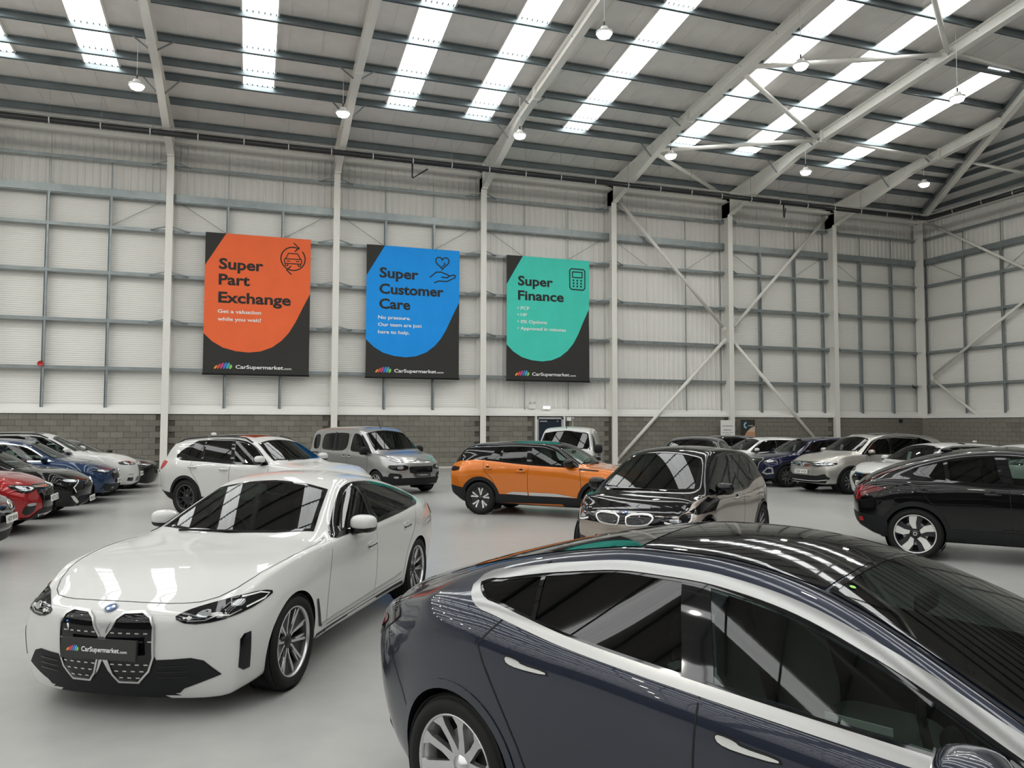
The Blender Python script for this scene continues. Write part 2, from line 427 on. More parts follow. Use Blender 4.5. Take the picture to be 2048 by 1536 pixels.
for xc in SX:
    ys = BREAKS if xc < -10 else [y for y in BREAKS if y >= -13]
    if xc > -18: ys = [y for y in BREAKS if abs(y)*HIP < abs(xc)-.6]
    strip(xc, ys)
    for s_ in (-1, 1):
        MB().beam((xc+s_*.55, ys[0], zroof(ys[0])-.04), (xc+s_*.55, ys[-1], zroof(ys[-1])-.04), .06, .06).build('skylight_kerb', 'liner', ceil)
mbo = MB()      # the daylight strips out of view
for xc in SXL: strip(xc, BREAKS, mbo)
far = sorted([y for y in PY2 if y > Y_F+4], reverse=True)
for xc in SX+SXL:
    if xc < -4: strip(xc, far, mbo)
o = mbo.build('skylight_sheeting', 'skylight', ceil); o['kind'] = 'stuff'
# ---------------- portal frames
FW_ = .26
def frame(x, label, name='portal_frame', full=True):
    t = thing(name, label, 'steel frame', (x, 0, 0))
    mb = MB()   # column: inner flange, web, outer flange
    mb.box((0, -.75, 6.165), (FW_, .024, 12.33)); mb.build('column_inner_flange', 'white_steel', t)
    mb = MB(); mb.box((0, -.40, 6.75), (.016, .70, 13.5)); mb.box((0, -.055, 6.75+1.2), (FW_, .024, 11.1)); mb.box((0, -.42, 13.0), (FW_, .66, .02)); mb.build('column_web', 'white_steel', t)
    yh, zh = -5.95, 13.60
    ye = RIDGE if x < -22 else max(RIDGE, x/HIP)
    ze = 12.95+SL*(-ye)
    mb = MB(); mb.beam((0, -.75, 12.33), (0, yh, zh), FW_, .022); mb.build('haunch_flange', 'white_steel', t)
    mb = MB(); mb.beam((0, yh, zh), (0, ye, ze), FW_, .022); mb.build('rafter_flange', 'white_steel', t)
    mb = MB()
    for q in range(2):
        sx = .008*(1 if q else -1); off = .0
        vs = [(sx, -.05, 12.2), (sx, -.75, 12.33), (sx, yh, zh), (sx, ye, ze), (sx, ye, zroof(ye)-PZ-.02), (sx, -.05, zroof(-.05)-PZ-.02)]
        i = len(mb.v); mb.v += vs; mb.f.append(tuple(range(i, i+6)) if q else tuple(range(i, i+6))[::-1])
    mb.beam((0, -.05, zroof(-.05)-PZ-.03), (0, ye, zroof(ye)-PZ-.03), FW_, .02); mb.build('rafter_web', 'white_steel', t)
    # splice plates with bolts where the haunch dies out
    for yy_, nm in ((-7.4, 'splice_plate'), (-.95, 'splice_plate')):
        zz = 12.95+SL*(-yy_) if yy_ < -5 else 12.4
        hh = zroof(yy_)-PZ-zz
        mb = MB(); mb.box((0, yy_, zz+hh/2-.03), (FW_+.01, .05, hh+.08)); mb.build(nm, 'white_steel', t)
    mb = MB()
    for yy_ in PY[:16]:
        if yy_ < ye: break
        zz = zroof(yy_)-PZ-.1
        mb.box((0, yy_, zz), (.05, .03, .03))
    if mb.v: mb.build('bolt', 'galv', t)['kind'] = 'stuff'
    # fly braces from purlins down to the flange
    for yy_ in (-4.5, -6.85):
        zf = 12.33+(yy_+.75)*(zh-12.33)/(yh+.75) if yy_ > yh else 12.95-SL*yy_
        for s_ in (-1, 1): MB().beam((s_*.06, yy_, zf+.03), (s_*.62, yy_, zroof(yy_)-PZ+.02), .045, .045).build('fly_brace', 'galv', t)
    return t
FL = ['white steel portal frame left of the orange banner', 'white steel portal frame between orange and blue banners', 'white steel portal frame between blue and green banners',
      'white steel portal frame right of the green banner', 'white steel portal frame where the wall braces cross', 'white steel portal frame nearest the far right corner']
for x, l in zip(CX, FL): frame(x, l)
for k in range(1, 17):      # rafters beyond the left edge of the picture
    x = CX[0]-S*k; mb = MB(); mb.beam((x, -5.95, 13.6), (x, RIDGE, 12.95-SL*RIDGE), FW_, .022); mb.beam((x, -.75, 12.33), (x, -5.95, 13.6), FW_, .022); mb.beam((x, -.3, 13.0), (x, RIDGE, 13.0-SL*RIDGE+.2), .016, .5); mb.box((x, -.75, 6.16), (FW_, .03, 12.3)); mb.box((x, -.4, 6.5), (.02, .7, 13)); mb.build('rafter', 'white_steel', ceil)
for k in range(-4, 17):
    x = CX[0]-S*k; MB().beam((x, Y_F, 13.1), (x, RIDGE, 13.1-SL*RIDGE), FW_, .5).build('rafter', 'white_steel', ceil)
# corner column
cc = thing('corner_column', 'white steel column in the far right corner', 'steel column', (0, 0, 0), 0)
MB().box((-.42, -.46, 6.6), (.03, .60, 13.2)).build('column_flange', 'white_steel', cc)
MB().box((-.12, -.46, 7.9), (.03, .60, 10.6)).build('column_flange', 'white_steel', cc)
MB().box((-.27, -.46, 6.6), (.28, .02, 13.2)).build('column_web', 'white_steel', cc)
for z in RZ[1:]: MB().box((-.2, -.46, z), (.9, .12, .015)).build('rail_cleat', 'white_steel', cc)
# hip rafter
hr = thing('hip_rafter', 'white steel hip rafter rising from the far right corner', 'steel beam', (0, 0, 0))
def hp(d, dz): return (-HIP*d, -d, Z0+SL*d-dz)
MB().beam(hp(.4, .62), hp(26, .62), .24, .02).build('bottom_flange', 'white_steel', hr)
MB().beam(hp(.4, .42), hp(26, .42), .014, .40).build('web', 'white_steel', hr)
MB().beam(hp(.4, .20), hp(26, .20), .24, .10).build('top_flange', 'purlin', hr)
# tube braces
def brace(a, b2, r, label, nm='tube_brace', cat='brace', mat='white_steel'):
    a = Vector(a); b2 = Vector(b2); t = thing(nm, label, cat, a); d = b2-a; n = d.normalized()
    MB().tube([n*.18, d-n*.18], r, 14).build('tube', mat, t, True)
    for q, s_ in ((Vector((0, 0, 0)), 1), (d, -1)):
        MB().beam(q, q+n*.26*s_, .012, r*1.9).build('gusset_plate', mat, t)
    return t
G = 'tube braces'
brace((-19.0, -.5, 12.7), (-12.98, -.5, 6.62), .085, 'white diagonal wall brace running down right from beside the green banner')
brace((-12.95, -.5, 6.15), (-19.0, -.5, .2), .085, 'white diagonal wall brace running down left to behind the dark blue hatchback')
brace((-12.62, -.5, 6.62), (-6.6, -.5, 12.9), .085, 'white diagonal wall brace rising right to the frame nearest the corner')
brace((-12.6, -.5, 6.1), (-6.6, -.5, .1), .085, 'white diagonal wall brace running down right behind the navy crossover')
brace((-.35, -.9, 13.05), (-.35, -6.6, 9.32), .07, 'white brace sloping down right from the top of the corner column')
brace((-.35, -1.0, 4.5), (-.35, -6.9, 8.1), .07, 'white brace rising right from the middle of the corner column')
brace((-.35, -1.0, 4.45), (-.35, -6.6, .3), .07, 'white brace sloping down right from the middle of the corner column')
def rz(y): return 13.08+SL*(-y)
brace((-12.8, -.3, 13.45), (-19.2, -4.6, 13.45), .085, 'white roof brace nearest the eaves between the third and second frames from the corner')
brace((-19.2, -4.7, 13.5), (-12.8, -7.0, 13.92), .085, 'white roof brace passing just above a hanging lamp near the eaves')
brace((-12.8, -7.1, 13.92), (-19.2, -10.8, 14.2), .085, 'white roof brace crossing two skylights steeply in the middle of the roof')
brace((-19.2, -11.0, 14.3), (-12.8, -13.4, 14.65), .085, 'white roof brace behind the second row lamp near the top of the picture')
brace((-12.8, -13.5, 14.65), (-19.2, -18.2, 15.0), .085, 'white roof brace running out of the top edge of the picture')
brace((-12.8, -7.3, 13.86), (-6.4, -7.0, 13.9), .06, 'slim white strut linking the two frames nearest the corner')
brace((-6.4, -7.0, 13.9), (-4.4, -6.9, 13.95), .06, 'short white strut between the last frame and the hip rafter')
brace((-4.3, -7.0, 13.95), (-.5, -8.0, 13.3), .07, 'white strut running right from the hip rafter to the side wall')
brace((-12.8, -13.6, 14.7), (-6.4, -13.2, 14.6), .06, 'slim white strut high up at the right edge of the roof')
# the black pipe along the eaves
pi_ = thing('pipe', 'long black pipe hung along the eaves of both walls', 'pipe', (0, 0, 0))
xe = -2.18; yp = -2.7; zp = 12.56
MB().tube([(-70, yp, zp), (xe-.25, yp, zp+.03), (xe-.06, yp-.06, zp+.03), (xe, yp-.25, zp+.03), (xe, -40, zp+.03)], .11, 12).build('pipe_run', 'black_pipe', pi_, True)
MB().tube([(-70, yp+.1, zp+.23), (xe-.1, yp+.1, zp+.25), (xe+.1, yp-.2, zp+.25), (xe+.1, -40, zp+.25)], .025, 6).build('conduit', 'light_grey', pi_, True)
x = -45.4
while x < -2.4:
    MB().lathe([(.118, -.02), (.124, -.02), (.124, .02), (.118, .02)], 14, Matrix.Translation((x, yp, zp+.01)) @ Matrix.Rotation(math.pi/2, 4, 'Z'), True).build('pipe_strap', 'light_grey', pi_)
    MB().tube([(x, yp, zp+.12), (x, yp-.05, zroof(yp)-PZ)], .006, 4).build('hanger_rod', 'galv', pi_)
    x += 1.62
for y in (-4.3, -5.9, -7.5):
    MB().lathe([(.118, -.02), (.124, -.02), (.124, .02), (.118, .02)], 14, Matrix.Translation((xe, y, zp+.03)), True).build('pipe_strap', 'light_grey', pi_)
for x in (-29.1, -11.0):
    MB().tube([(x-.12, yp, zp), (x-.12, yp, zp-.62), (x-.09, yp, zp-.68), (x+.7, yp+.9, zp+.05)], .035, 8).build('drop_leg', 'black_pipe', pi_, True)
# ---------------- high bay lamps
def lamp(x, y, zl, label, group=None):
    t = thing('high_bay_lamp', label, 'lamp', (x, y, zl), 0, group)
    MB().lathe([(.0, .16), (.10, .16), (.13, .06), (.24, .02), (.245, -.03), (.22, -.035), (0, -.02)], 20, Matrix.Rotation(math.pi/2, 4, 'X')).build('housing', 'light_grey', t, True)
    MB().lathe([(.0, -.028), (.20, -.03), (.205, -.06), (.17, -.12), (.10, -.155), (0, -.165)], 20, Matrix.Rotation(math.pi/2, 4, 'X')).build('lens', 'lamp', t, True)
    top = zroof(y)-PZ-zl
    MB().tube([(0, 0, .16), (0, 0, .32)], .028, 6).build('hook', 'dark', t)
    MB().tube([(0, 0, .3), (0, 0, top)], .008, 5).build('cable', 'light_grey', t)
LL = [(-38.85, -6.8, 12.58, 'hanging lamp in front of the frame left of the orange banner'), (-32.45, -6.8, 12.55, 'hanging lamp by the frame between orange and blue banners'), (-26.03, -6.8, 12.58, 'hanging lamp beside the frame above the green banner'),
      (-19.7, -6.8, 12.55, 'hanging lamp in front of the roof brace near the eaves'), (-13.22, -6.8, 12.6, 'hanging lamp over the crossing of the white wall braces'), (-6.75, -6.8, 12.75, 'hanging lamp nearest the far right corner'),
      (-13.35, -14.3, 12.7, 'hanging lamp high at the right under a skylight strip'), (-19.44, -14.1, 12.95, 'hanging lamp in front of the upper roof brace'), (-25.85, -13.6, 13.12, 'highest hanging lamp near the top middle of the picture')]
for a in LL: lamp(*a)
for y in (-28, -43, -58):
    for x in (-96.4, -83.6, -70.8, -58, -45.2, -32.4, -19.6):
        lamp(x+.1, y, 13.0, 'hanging lamp out of view above or behind the viewer', 'hanging lamps out of view')
for x in (-45.2, -51.5, -58, -64.4, -70.8, -77.2, -83.6):
    for y in (-6.8, -14.2): lamp(x, y, 12.7, 'hanging lamp out of view above or behind the viewer', 'hanging lamps out of view')
# ---------------- fire door, signs and small wall fittings
d1 = struct(empty('door_1', None, ((DOOR[0]+DOOR[1])/2, -.45, 0))); wd = DOOR[1]-DOOR[0]
MB().box((0, .03, 1.07), (wd-.22, .05, 2.1)).build('door_leaf', 'door_blue', d1)
mb = MB(); mb.box((-wd/2+.05, 0, 1.1), (.10, .12, 2.2)); mb.box((wd/2-.05, 0, 1.1), (.10, .12, 2.2)); mb.box((0, 0, 2.17), (wd, .12, .08)); mb.build('door_frame', 'frame_grey', d1)
mb = MB(); mb.box((-wd/2-.03, -.02, 1.12), (.07, .16, 2.28)); mb.box((wd/2+.03, -.02, 1.12), (.07, .16, 2.28)); mb.build('door_architrave', 'plain_white', d1)
MB().box((-.32, -.02, 2.03), (.34, .05, .05)).build('door_closer', 'frame_grey', d1)
MB().box((.36, -.02, 2.03), (.10, .05, .05)).build('door_stop', 'bright_metal', d1)
MB().box((.4, -.03, 1.05), (.14, .05, .03)).build('door_handle', 'bright_metal', d1)
MB().box((0, .1, 1.1), (wd, .1, 2.2)).build('door_back', 'dark', d1)
em = thing('emergency_light', 'white twin spot emergency light above left of the fire door', 'light', (-23.1, -.17, 2.72))
MB().box((0, 0, 0), (.30, .10, .22)).build('case', 'plain_white', em)
for s_ in (-1, 1): MB().lathe([(0, -.05), (.055, -.05), (.065, 0), (.03, .05), (0, .05)], 14, Matrix.Translation((s_*.10, -.02, .17))).build('spot', 'light_grey', em, True)
MB().tube([(.16, 0, -.06), (.55, 0, -.06)], .012, 6).build('conduit', 'plain_white', em)
ex = thing('exit_light', 'small lit white exit light over the fire door', 'light', (-22.45, -.28, 2.66))
MB().box((0, 0, 0), (.36, .09, .14)).build('case', 'plain_white', ex); MB().box((0, -.05, 0), (.34, .02, .12)).build('diffuser', 'exit_sign', ex)
jb = thing('junction_box', 'small cream box right of the fire door', 'box', (-21.42, -.50, 2.14))
MB().box((0, 0, 0), (.22, .10, .18)).build('case', 'plain_white', jb); MB().tube([(.20, .02, .05), (.20, .02, -.9)], .015, 6).build('conduit', 'plain_white', jb)
MB().lathe([(0, -.03), (.035, -.03), (.04, .02), (0, .03)], 10, Matrix.Translation((.20, 0, .05))).build('cap', 'plain_white', jb)
hn = thing('alarm_horn', 'small red alarm horn on a rail at the far left wall', 'alarm', (-42.72, -.32, 4.12))
MB().lathe([(0, .04), (.05, .04), (.06, -.02), (.10, -.08), (.09, -.08), (0, -.03)], 14).build('horn', 'red', hn, True); MB().box((.0, .06, .06), (.08, .06, .12)).build('bracket', 'dark', hn)
cm = thing('security_camera', 'small dark camera under a rail left of the corner column', 'camera', (-.95, -.42, 3.95))
MB().box((0, -.06, 0), (.08, .22, .08)).build('body', 'dark', cm); MB().box((0, .06, .08), (.04, .04, .12)).build('bracket', 'dark', cm)
bb = thing('wall_speaker', 'small black box high on the blockwork left of the corner', 'box', (-2.0, -.50, 2.12))
MB().box((0, 0, 0), (.16, .10, .16)).build('case', 'dark', bb); MB().lathe([(0, -.012), (.05, -.01), (.055, 0)], 12, Matrix.Translation((0, -.05, 0))).build('cone', 'black_pipe', bb)
# plinth trim where floor meets blockwork
struct(MB().box((-30, -.475, .03), (60, .03, .06)).build('baseboard_back', 'light_grey'))
# ------------------------------------------------------------------ car materials
def paint(name, col, metal=.0, rough=.3, coat=1.0):
    m = principled(name, col, rough, metal, coat, .2 if coat == 1 else .05, crough=.012); t, b = NT(m)
    g = t.nodes.new('ShaderNodeNewGeometry'); d = t.nodes.new('ShaderNodeBsdfDiffuse'); d.inputs[0].default_value = (.02, .02, .02, 1)
    mx = t.nodes.new('ShaderNodeMixShader'); o = t.nodes['Material Output']
    t.links.new(g.outputs['Backfacing'], mx.inputs[0]); t.links.new(b.outputs[0], mx.inputs[1]); t.links.new(d.outputs[0], mx.inputs[2]); t.links.new(mx.outputs[0], o.inputs[0])
    MAT[name] = m; return m
def glassmat(name, tint):
    m = bpy.data.materials.new(name); m.use_nodes = True; t = m.node_tree; t.nodes.clear()
    o = t.nodes.new('ShaderNodeOutputMaterial'); tr = t.nodes.new('ShaderNodeBsdfTransparent'); tr.inputs[0].default_value = (*tint, 1)
    gl = t.nodes.new('ShaderNodeBsdfGlossy'); gl.inputs['Roughness'].default_value = .01
    fr = t.nodes.new('ShaderNodeFresnel'); fr.inputs['IOR'].default_value = 1.5
    ad = t.nodes.new('ShaderNodeMath'); ad.operation = 'MULTIPLY_ADD'; ad.inputs[1].default_value = .85; ad.inputs[2].default_value = .0
    mx = t.nodes.new('ShaderNodeMixShader'); t.links.new(fr.outputs[0], ad.inputs[0]); t.links.new(ad.outputs[0], mx.inputs[0])
    t.links.new(tr.outputs[0], mx.inputs[1]); t.links.new(gl.outputs[0], mx.inputs[2]); t.links.new(mx.outputs[0], o.inputs[0]); MAT[name] = m; return m
paint('paint_white', (.60, .60, .59), 0, .35)
paint('paint_slate', (.015, .020, .036), .45, .28)
paint('paint_silver', (.40, .40, .40), .75, .32)
paint('paint_warm_silver', (.47, .455, .42), .6, .33)
paint('paint_beige', (.40, .35, .31), .6, .32)
paint('paint_orange', (.62, .165, .012), .30, .3)
paint('paint_red', (.32, .006, .008), .35, .3)
paint('paint_black', (.003, .003, .0035), .0, .25, .75)
paint('paint_navy', (.004, .006, .032), .3, .28, .85)
paint('paint_blue', (.008, .03, .085), .35, .28)
paint('paint_darkblue', (.005, .009, .02), .3, .28, .85)
paint('paint_grey', (.045, .05, .06), .5, .28)
mk('gloss_black', (.004, .004, .005), .04, spec=.42)
mk('trim_black', (.012, .013, .014), .6, spec=.22)
mk('rubber', (.008, .008, .008), .7, spec=.2)
mk('tyre', (.011, .011, .011), .7, spec=.25)
mk('chrome', (.88, .88, .87), .16, 1.0)
mk('satin_bright', (.36, .36, .355), .25, 1.0)
mk('satin', (.60, .60, .60), .30, 1.0)
mk('alloy', (.62, .62, .63), .28, .9)
mk('alloy_dark', (.03, .03, .032), .35, .3)
mk('alloy_white', (.72, .72, .70), .35, .3)
mk('disc', (.35, .34, .33), .35, .9)
mk('seam', (.004, .004, .004), .8)
mk('lamp_dark', (.008, .008, .009), .05, spec=.45)
mk('lamp_clear', (.42, .44, .46), .12, .5, coat=1.0)
mk('tail_red', (.10, .002, .003), .10, spec=.5)
mk('tail_bright', (.42, .008, .010), .12, spec=.5)
mk('interior', (.014, .014, .014), .8, spec=.2)
mk('interior_grey', (.10, .105, .10), .8, spec=.2)
mk('interior_lt', (.45, .47, .43), .7)
mk('plate_white', (.80, .80, .76), .5)
mk('plate_dark', (.025, .025, .024), .5)
mk('ink', (.015, .015, .015), .5)
mk('paper', (.8, .82, .8), .6)
mk('logo_blue', (.03, .14, .45), .3); mk('emblem_white', (.85, .85, .85), .3)
mk('c_orange', (.85, .38, .06), .5); mk('c_red', (.75, .08, .07), .5); mk('c_pink', (.55, .07, .25), .5); mk('c_blue', (.05, .22, .62), .5); mk('c_cyan', (.06, .45, .62), .5); mk('c_green', (.28, .62, .12), .5)
glassmat('glass', (.42, .50, .46)); glassmat('glass_dark', (.05, .06, .06)); glassmat('glass_clear', (.60, .68, .63))

# ------------------------------------------------------------------ car body surface
def pchip(tab):
    T = sorted(tab); x = np.array([p[0] for p in T], float); y = np.array([p[1] for p in T], float)
    h = np.diff(x); d = np.diff(y)/h; m_ = np.zeros(len(x))
    for k in range(1, len(x)-1):
        if d[k-1]*d[k] > 0:
            w1 = 2*h[k]+h[k-1]; w2 = h[k]+2*h[k-1]; m_[k] = (w1+w2)/(w1/d[k-1]+w2/d[k])
    m_[0] = d[0]; m_[-1] = d[-1]
    def f(q):
        q = np.asarray(q, float); qc = np.clip(q, x[0], x[-1]); i = np.clip(np.searchsorted(x, qc)-1, 0, len(h)-1)
        t2 = (qc-x[i])/h[i]; t3 = t2*t2; t4 = t3*t2
        return (2*t4-3*t3+1)*y[i] + (t4-2*t3+t2)*h[i]*m_[i] + (-2*t4+3*t3)*y[i+1] + (t4-t3)*h[i]*m_[i+1]
    return f
def bspl(P, sub, periodic):
    """uniform cubic B-spline along axis 0"""
    n = len(P)
    if periodic: Q = np.concatenate([P[-1:], P, P[:2]]); segs = n
    else: Q = np.concatenate([2*P[:1]-P[1:2], P, 2*P[-1:]-P[-2:-1]]); segs = n-1
    out = []
    for s in range(segs):
        for q in range(sub):
            t2 = q/sub
            b0 = (1-t2)**3/6; b1 = (3*t2**3-6*t2**2+4)/6; b2 = (-3*t2**3+3*t2**2+3*t2+1)/6; b3 = t2**3/6
            out.append(b0*Q[s]+b1*Q[s+1]+b2*Q[s+2]+b3*Q[s+3])
    if not periodic: out.append(P[-1])
    return np.array(out)
class Car: pass
def scale_spec(sp, kx=1, kz=1, ky=1, zs=0.0, **over):
    n = {}
    for k, v in sp.items():
        if k in ('zt', 'zb', 'zr', 'zs'): n[k] = [(a*kx, b2*kz+zs) for a, b2 in v]
        elif k in ('wb', 'wr', 'wm'): n[k] = [(a*kx, b2*ky) for a, b2 in v]
        elif k in ('xf', 'xr'): n[k] = [(a*kz+zs, b2*kx) for a, b2 in v]
        elif k == 'axle': n[k] = v*kx
        else: n[k] = v
    n.update(over); return n
def body_surface(sp, detail):
    F = {k: pchip(sp[k]) for k in ('zt', 'zb', 'zr', 'zs', 'wb', 'wr', 'wm')}
    xf, xr = pchip(sp['xf']), pchip(sp['xr'])
    xN = max(b2 for a, b2 in sp['xf']); x0 = min(b2 for a, b2 in sp['xr'])
    st = .085 if detail > 1 else .11
    ns = int(round((xN-x0)/st)); X = np.linspace(x0, xN, ns+1)
    zs_, ze_ = sp['axle']+.22, -sp['axle']-.22
    kf, pf = sp.get('kf', (.30, 2.6)); kr, pr = sp.get('kr', (.22, 3.0)); W = max(b2 for a, b2 in sp['wm'])
    bul = sp.get('bulge', .022)
    def section(x):
        zt, zb, zr, zs, wb, wr, wm = [float(F[k](x)) for k in ('zt', 'zb', 'zr', 'zs', 'wb', 'wr', 'wm')]
        zr = max(zr, zb+.012); zt = max(zt, zr+.004); h = zb-zs
        g = min(1.0, max(0.0, (zr-zb)/.25))
        b0 = (wb-.035*g-.015, zb+.02); b1 = (wr, zr)
        L = lambda t2: (b0[0]+(b1[0]-b0[0])*t2+bul*g*4*t2*(1-t2), b0[1]+(b1[1]-b0[1])*t2)
        c = zt-zr
        sh = sp.get('shoulder', .2)
        k1, k2 = .30+.25*(1-g), .76+.13*(1-g)
        return [(0, zs+.03), (.55*wm, zs+.01), (wm-.095, zs), (wm-.045, zs+.05), (wm-.02, zs+.30*h), (wm-.002, zs+.60*h), (wm+(wb-wm)*sh, zb-.13), (wb+.010, zb-.028), (wb-.01, zb+.006),
                L(.22), L(.5), L(.8), (wr-.015, zr+.004), (wr-.075, zr+k1*c), (wr*.5, zr+k2*c), (0, zt)]
    def Xf(y, z): return xf(z) - kf*np.abs(y/W)**pf
    def Xr(y, z): return xr(z) + kr*np.abs(y/W)**pr
    rings = []
    def ring(half):
        H = np.array(half); return np.concatenate([H, (H[1:-1]*np.array([-1, 1]))[::-1]])
    NR = 30
    for x in X:
        r = ring(section(x)); xx = np.full(len(r), x)
        if x > zs_: t2 = (x-zs_)/(xN-zs_); xx = zs_ + t2*(Xf(r[:, 0], r[:, 1])-zs_)
        if x < ze_: t2 = (ze_-x)/(ze_-x0); xx = ze_ + t2*(Xr(r[:, 0], r[:, 1])-ze_)
        rings.append(np.column_stack([xx, r]))
    caps = (.05, .16, .34, .56, .80, 1.0)
    fr, rr = rings[-1], rings[0]
    def cap(r, fn, zc):
        out = []
        for s in caps:
            y = r[:, 1]*(1-s); z = zc+(r[:, 2]-zc)*(1-s); out.append(np.column_stack([fn(y, z), y, z]))
        return out
    zc1 = (fr[:, 2].max()+fr[:, 2].min())/2; zc0 = (rr[:, 2].max()+rr[:, 2].min())/2
    P = np.array(cap(rr, Xr, zc0)[::-1] + rings + cap(fr, Xf, zc1))
    su, sv = (2, 3) if detail > 1 else (1, 2)
    G = bspl(P, su, False); G = np.swapaxes(bspl(np.swapaxes(G, 0, 1), sv, True), 0, 1)
    nu, nv = G.shape[:2]
    V = G.reshape(-1, 3); idx = np.arange(nu*nv).reshape(nu, nv)
    a = idx[:-1]; b2 = idx[1:]
    Q = np.stack([a, np.roll(a, -1, 1), np.roll(b2, -1, 1), b2], -1).reshape(-1, 4)
    # vertex normals
    n_ = np.zeros_like(V); d1 = V[Q[:, 2]]-V[Q[:, 0]]; d2 = V[Q[:, 3]]-V[Q[:, 1]]; fn_ = np.cross(d1, d2)
    for k in range(4): np.add.at(n_, Q[:, k], fn_)
    l_ = np.linalg.norm(n_, axis=1, keepdims=True); n_ /= np.maximum(l_, 1e-12)
    ctr = V[:, 0]*0
    if (n_[:, 2]*(V[:, 2]-.7)).sum() < 0: n_ = -n_; Q = Q[:, ::-1]
    return V, Q, n_, F
def dirs(az, el):
    a, e = R(az), R(el); d = np.array([math.cos(a)*math.cos(e), math.sin(a)*math.cos(e), math.sin(e)])   # towards the viewer of the chart
    e1 = np.array([-math.sin(a), math.cos(a), 0]); e2 = np.cross(d, e1)
    if el > 89.9: e1 = np.array([0., 1, 0]); e2 = np.array([-1., 0, 0])
    return d, e1, e2
def smooth_poly(poly, it=1):
    for _ in range(it):
        out = []
        for k in range(len(poly)):
            a, b2 = poly[k], poly[(k+1) % len(poly)]
            out.append(tuple(.75*np.array(a)+.25*np.array(b2))); out.append(tuple(.25*np.array(a)+.75*np.array(b2)))
        poly = out
    return poly
def offset_poly(poly, d):
    P = np.array(poly, float); n = len(P)
    A = 0.5*np.sum(P[:, 0]*np.roll(P[:, 1], -1)-np.roll(P[:, 0], -1)*P[:, 1])
    s = 1 if A > 0 else -1; out = []
    for k in range(n):
        a, b2, c = P[k-1], P[k], P[(k+1) % n]
        n1 = np.array([(b2-a)[1], -(b2-a)[0]]); n2 = np.array([(c-b2)[1], -(c-b2)[0]])
        n1 /= (np.linalg.norm(n1)+1e-9); n2 /= (np.linalg.norm(n2)+1e-9); m_ = n1+n2; l2 = m_@m_
        m_ = m_*2/max(l2, .7); out.append(tuple(b2+s*d*m_))
    return out
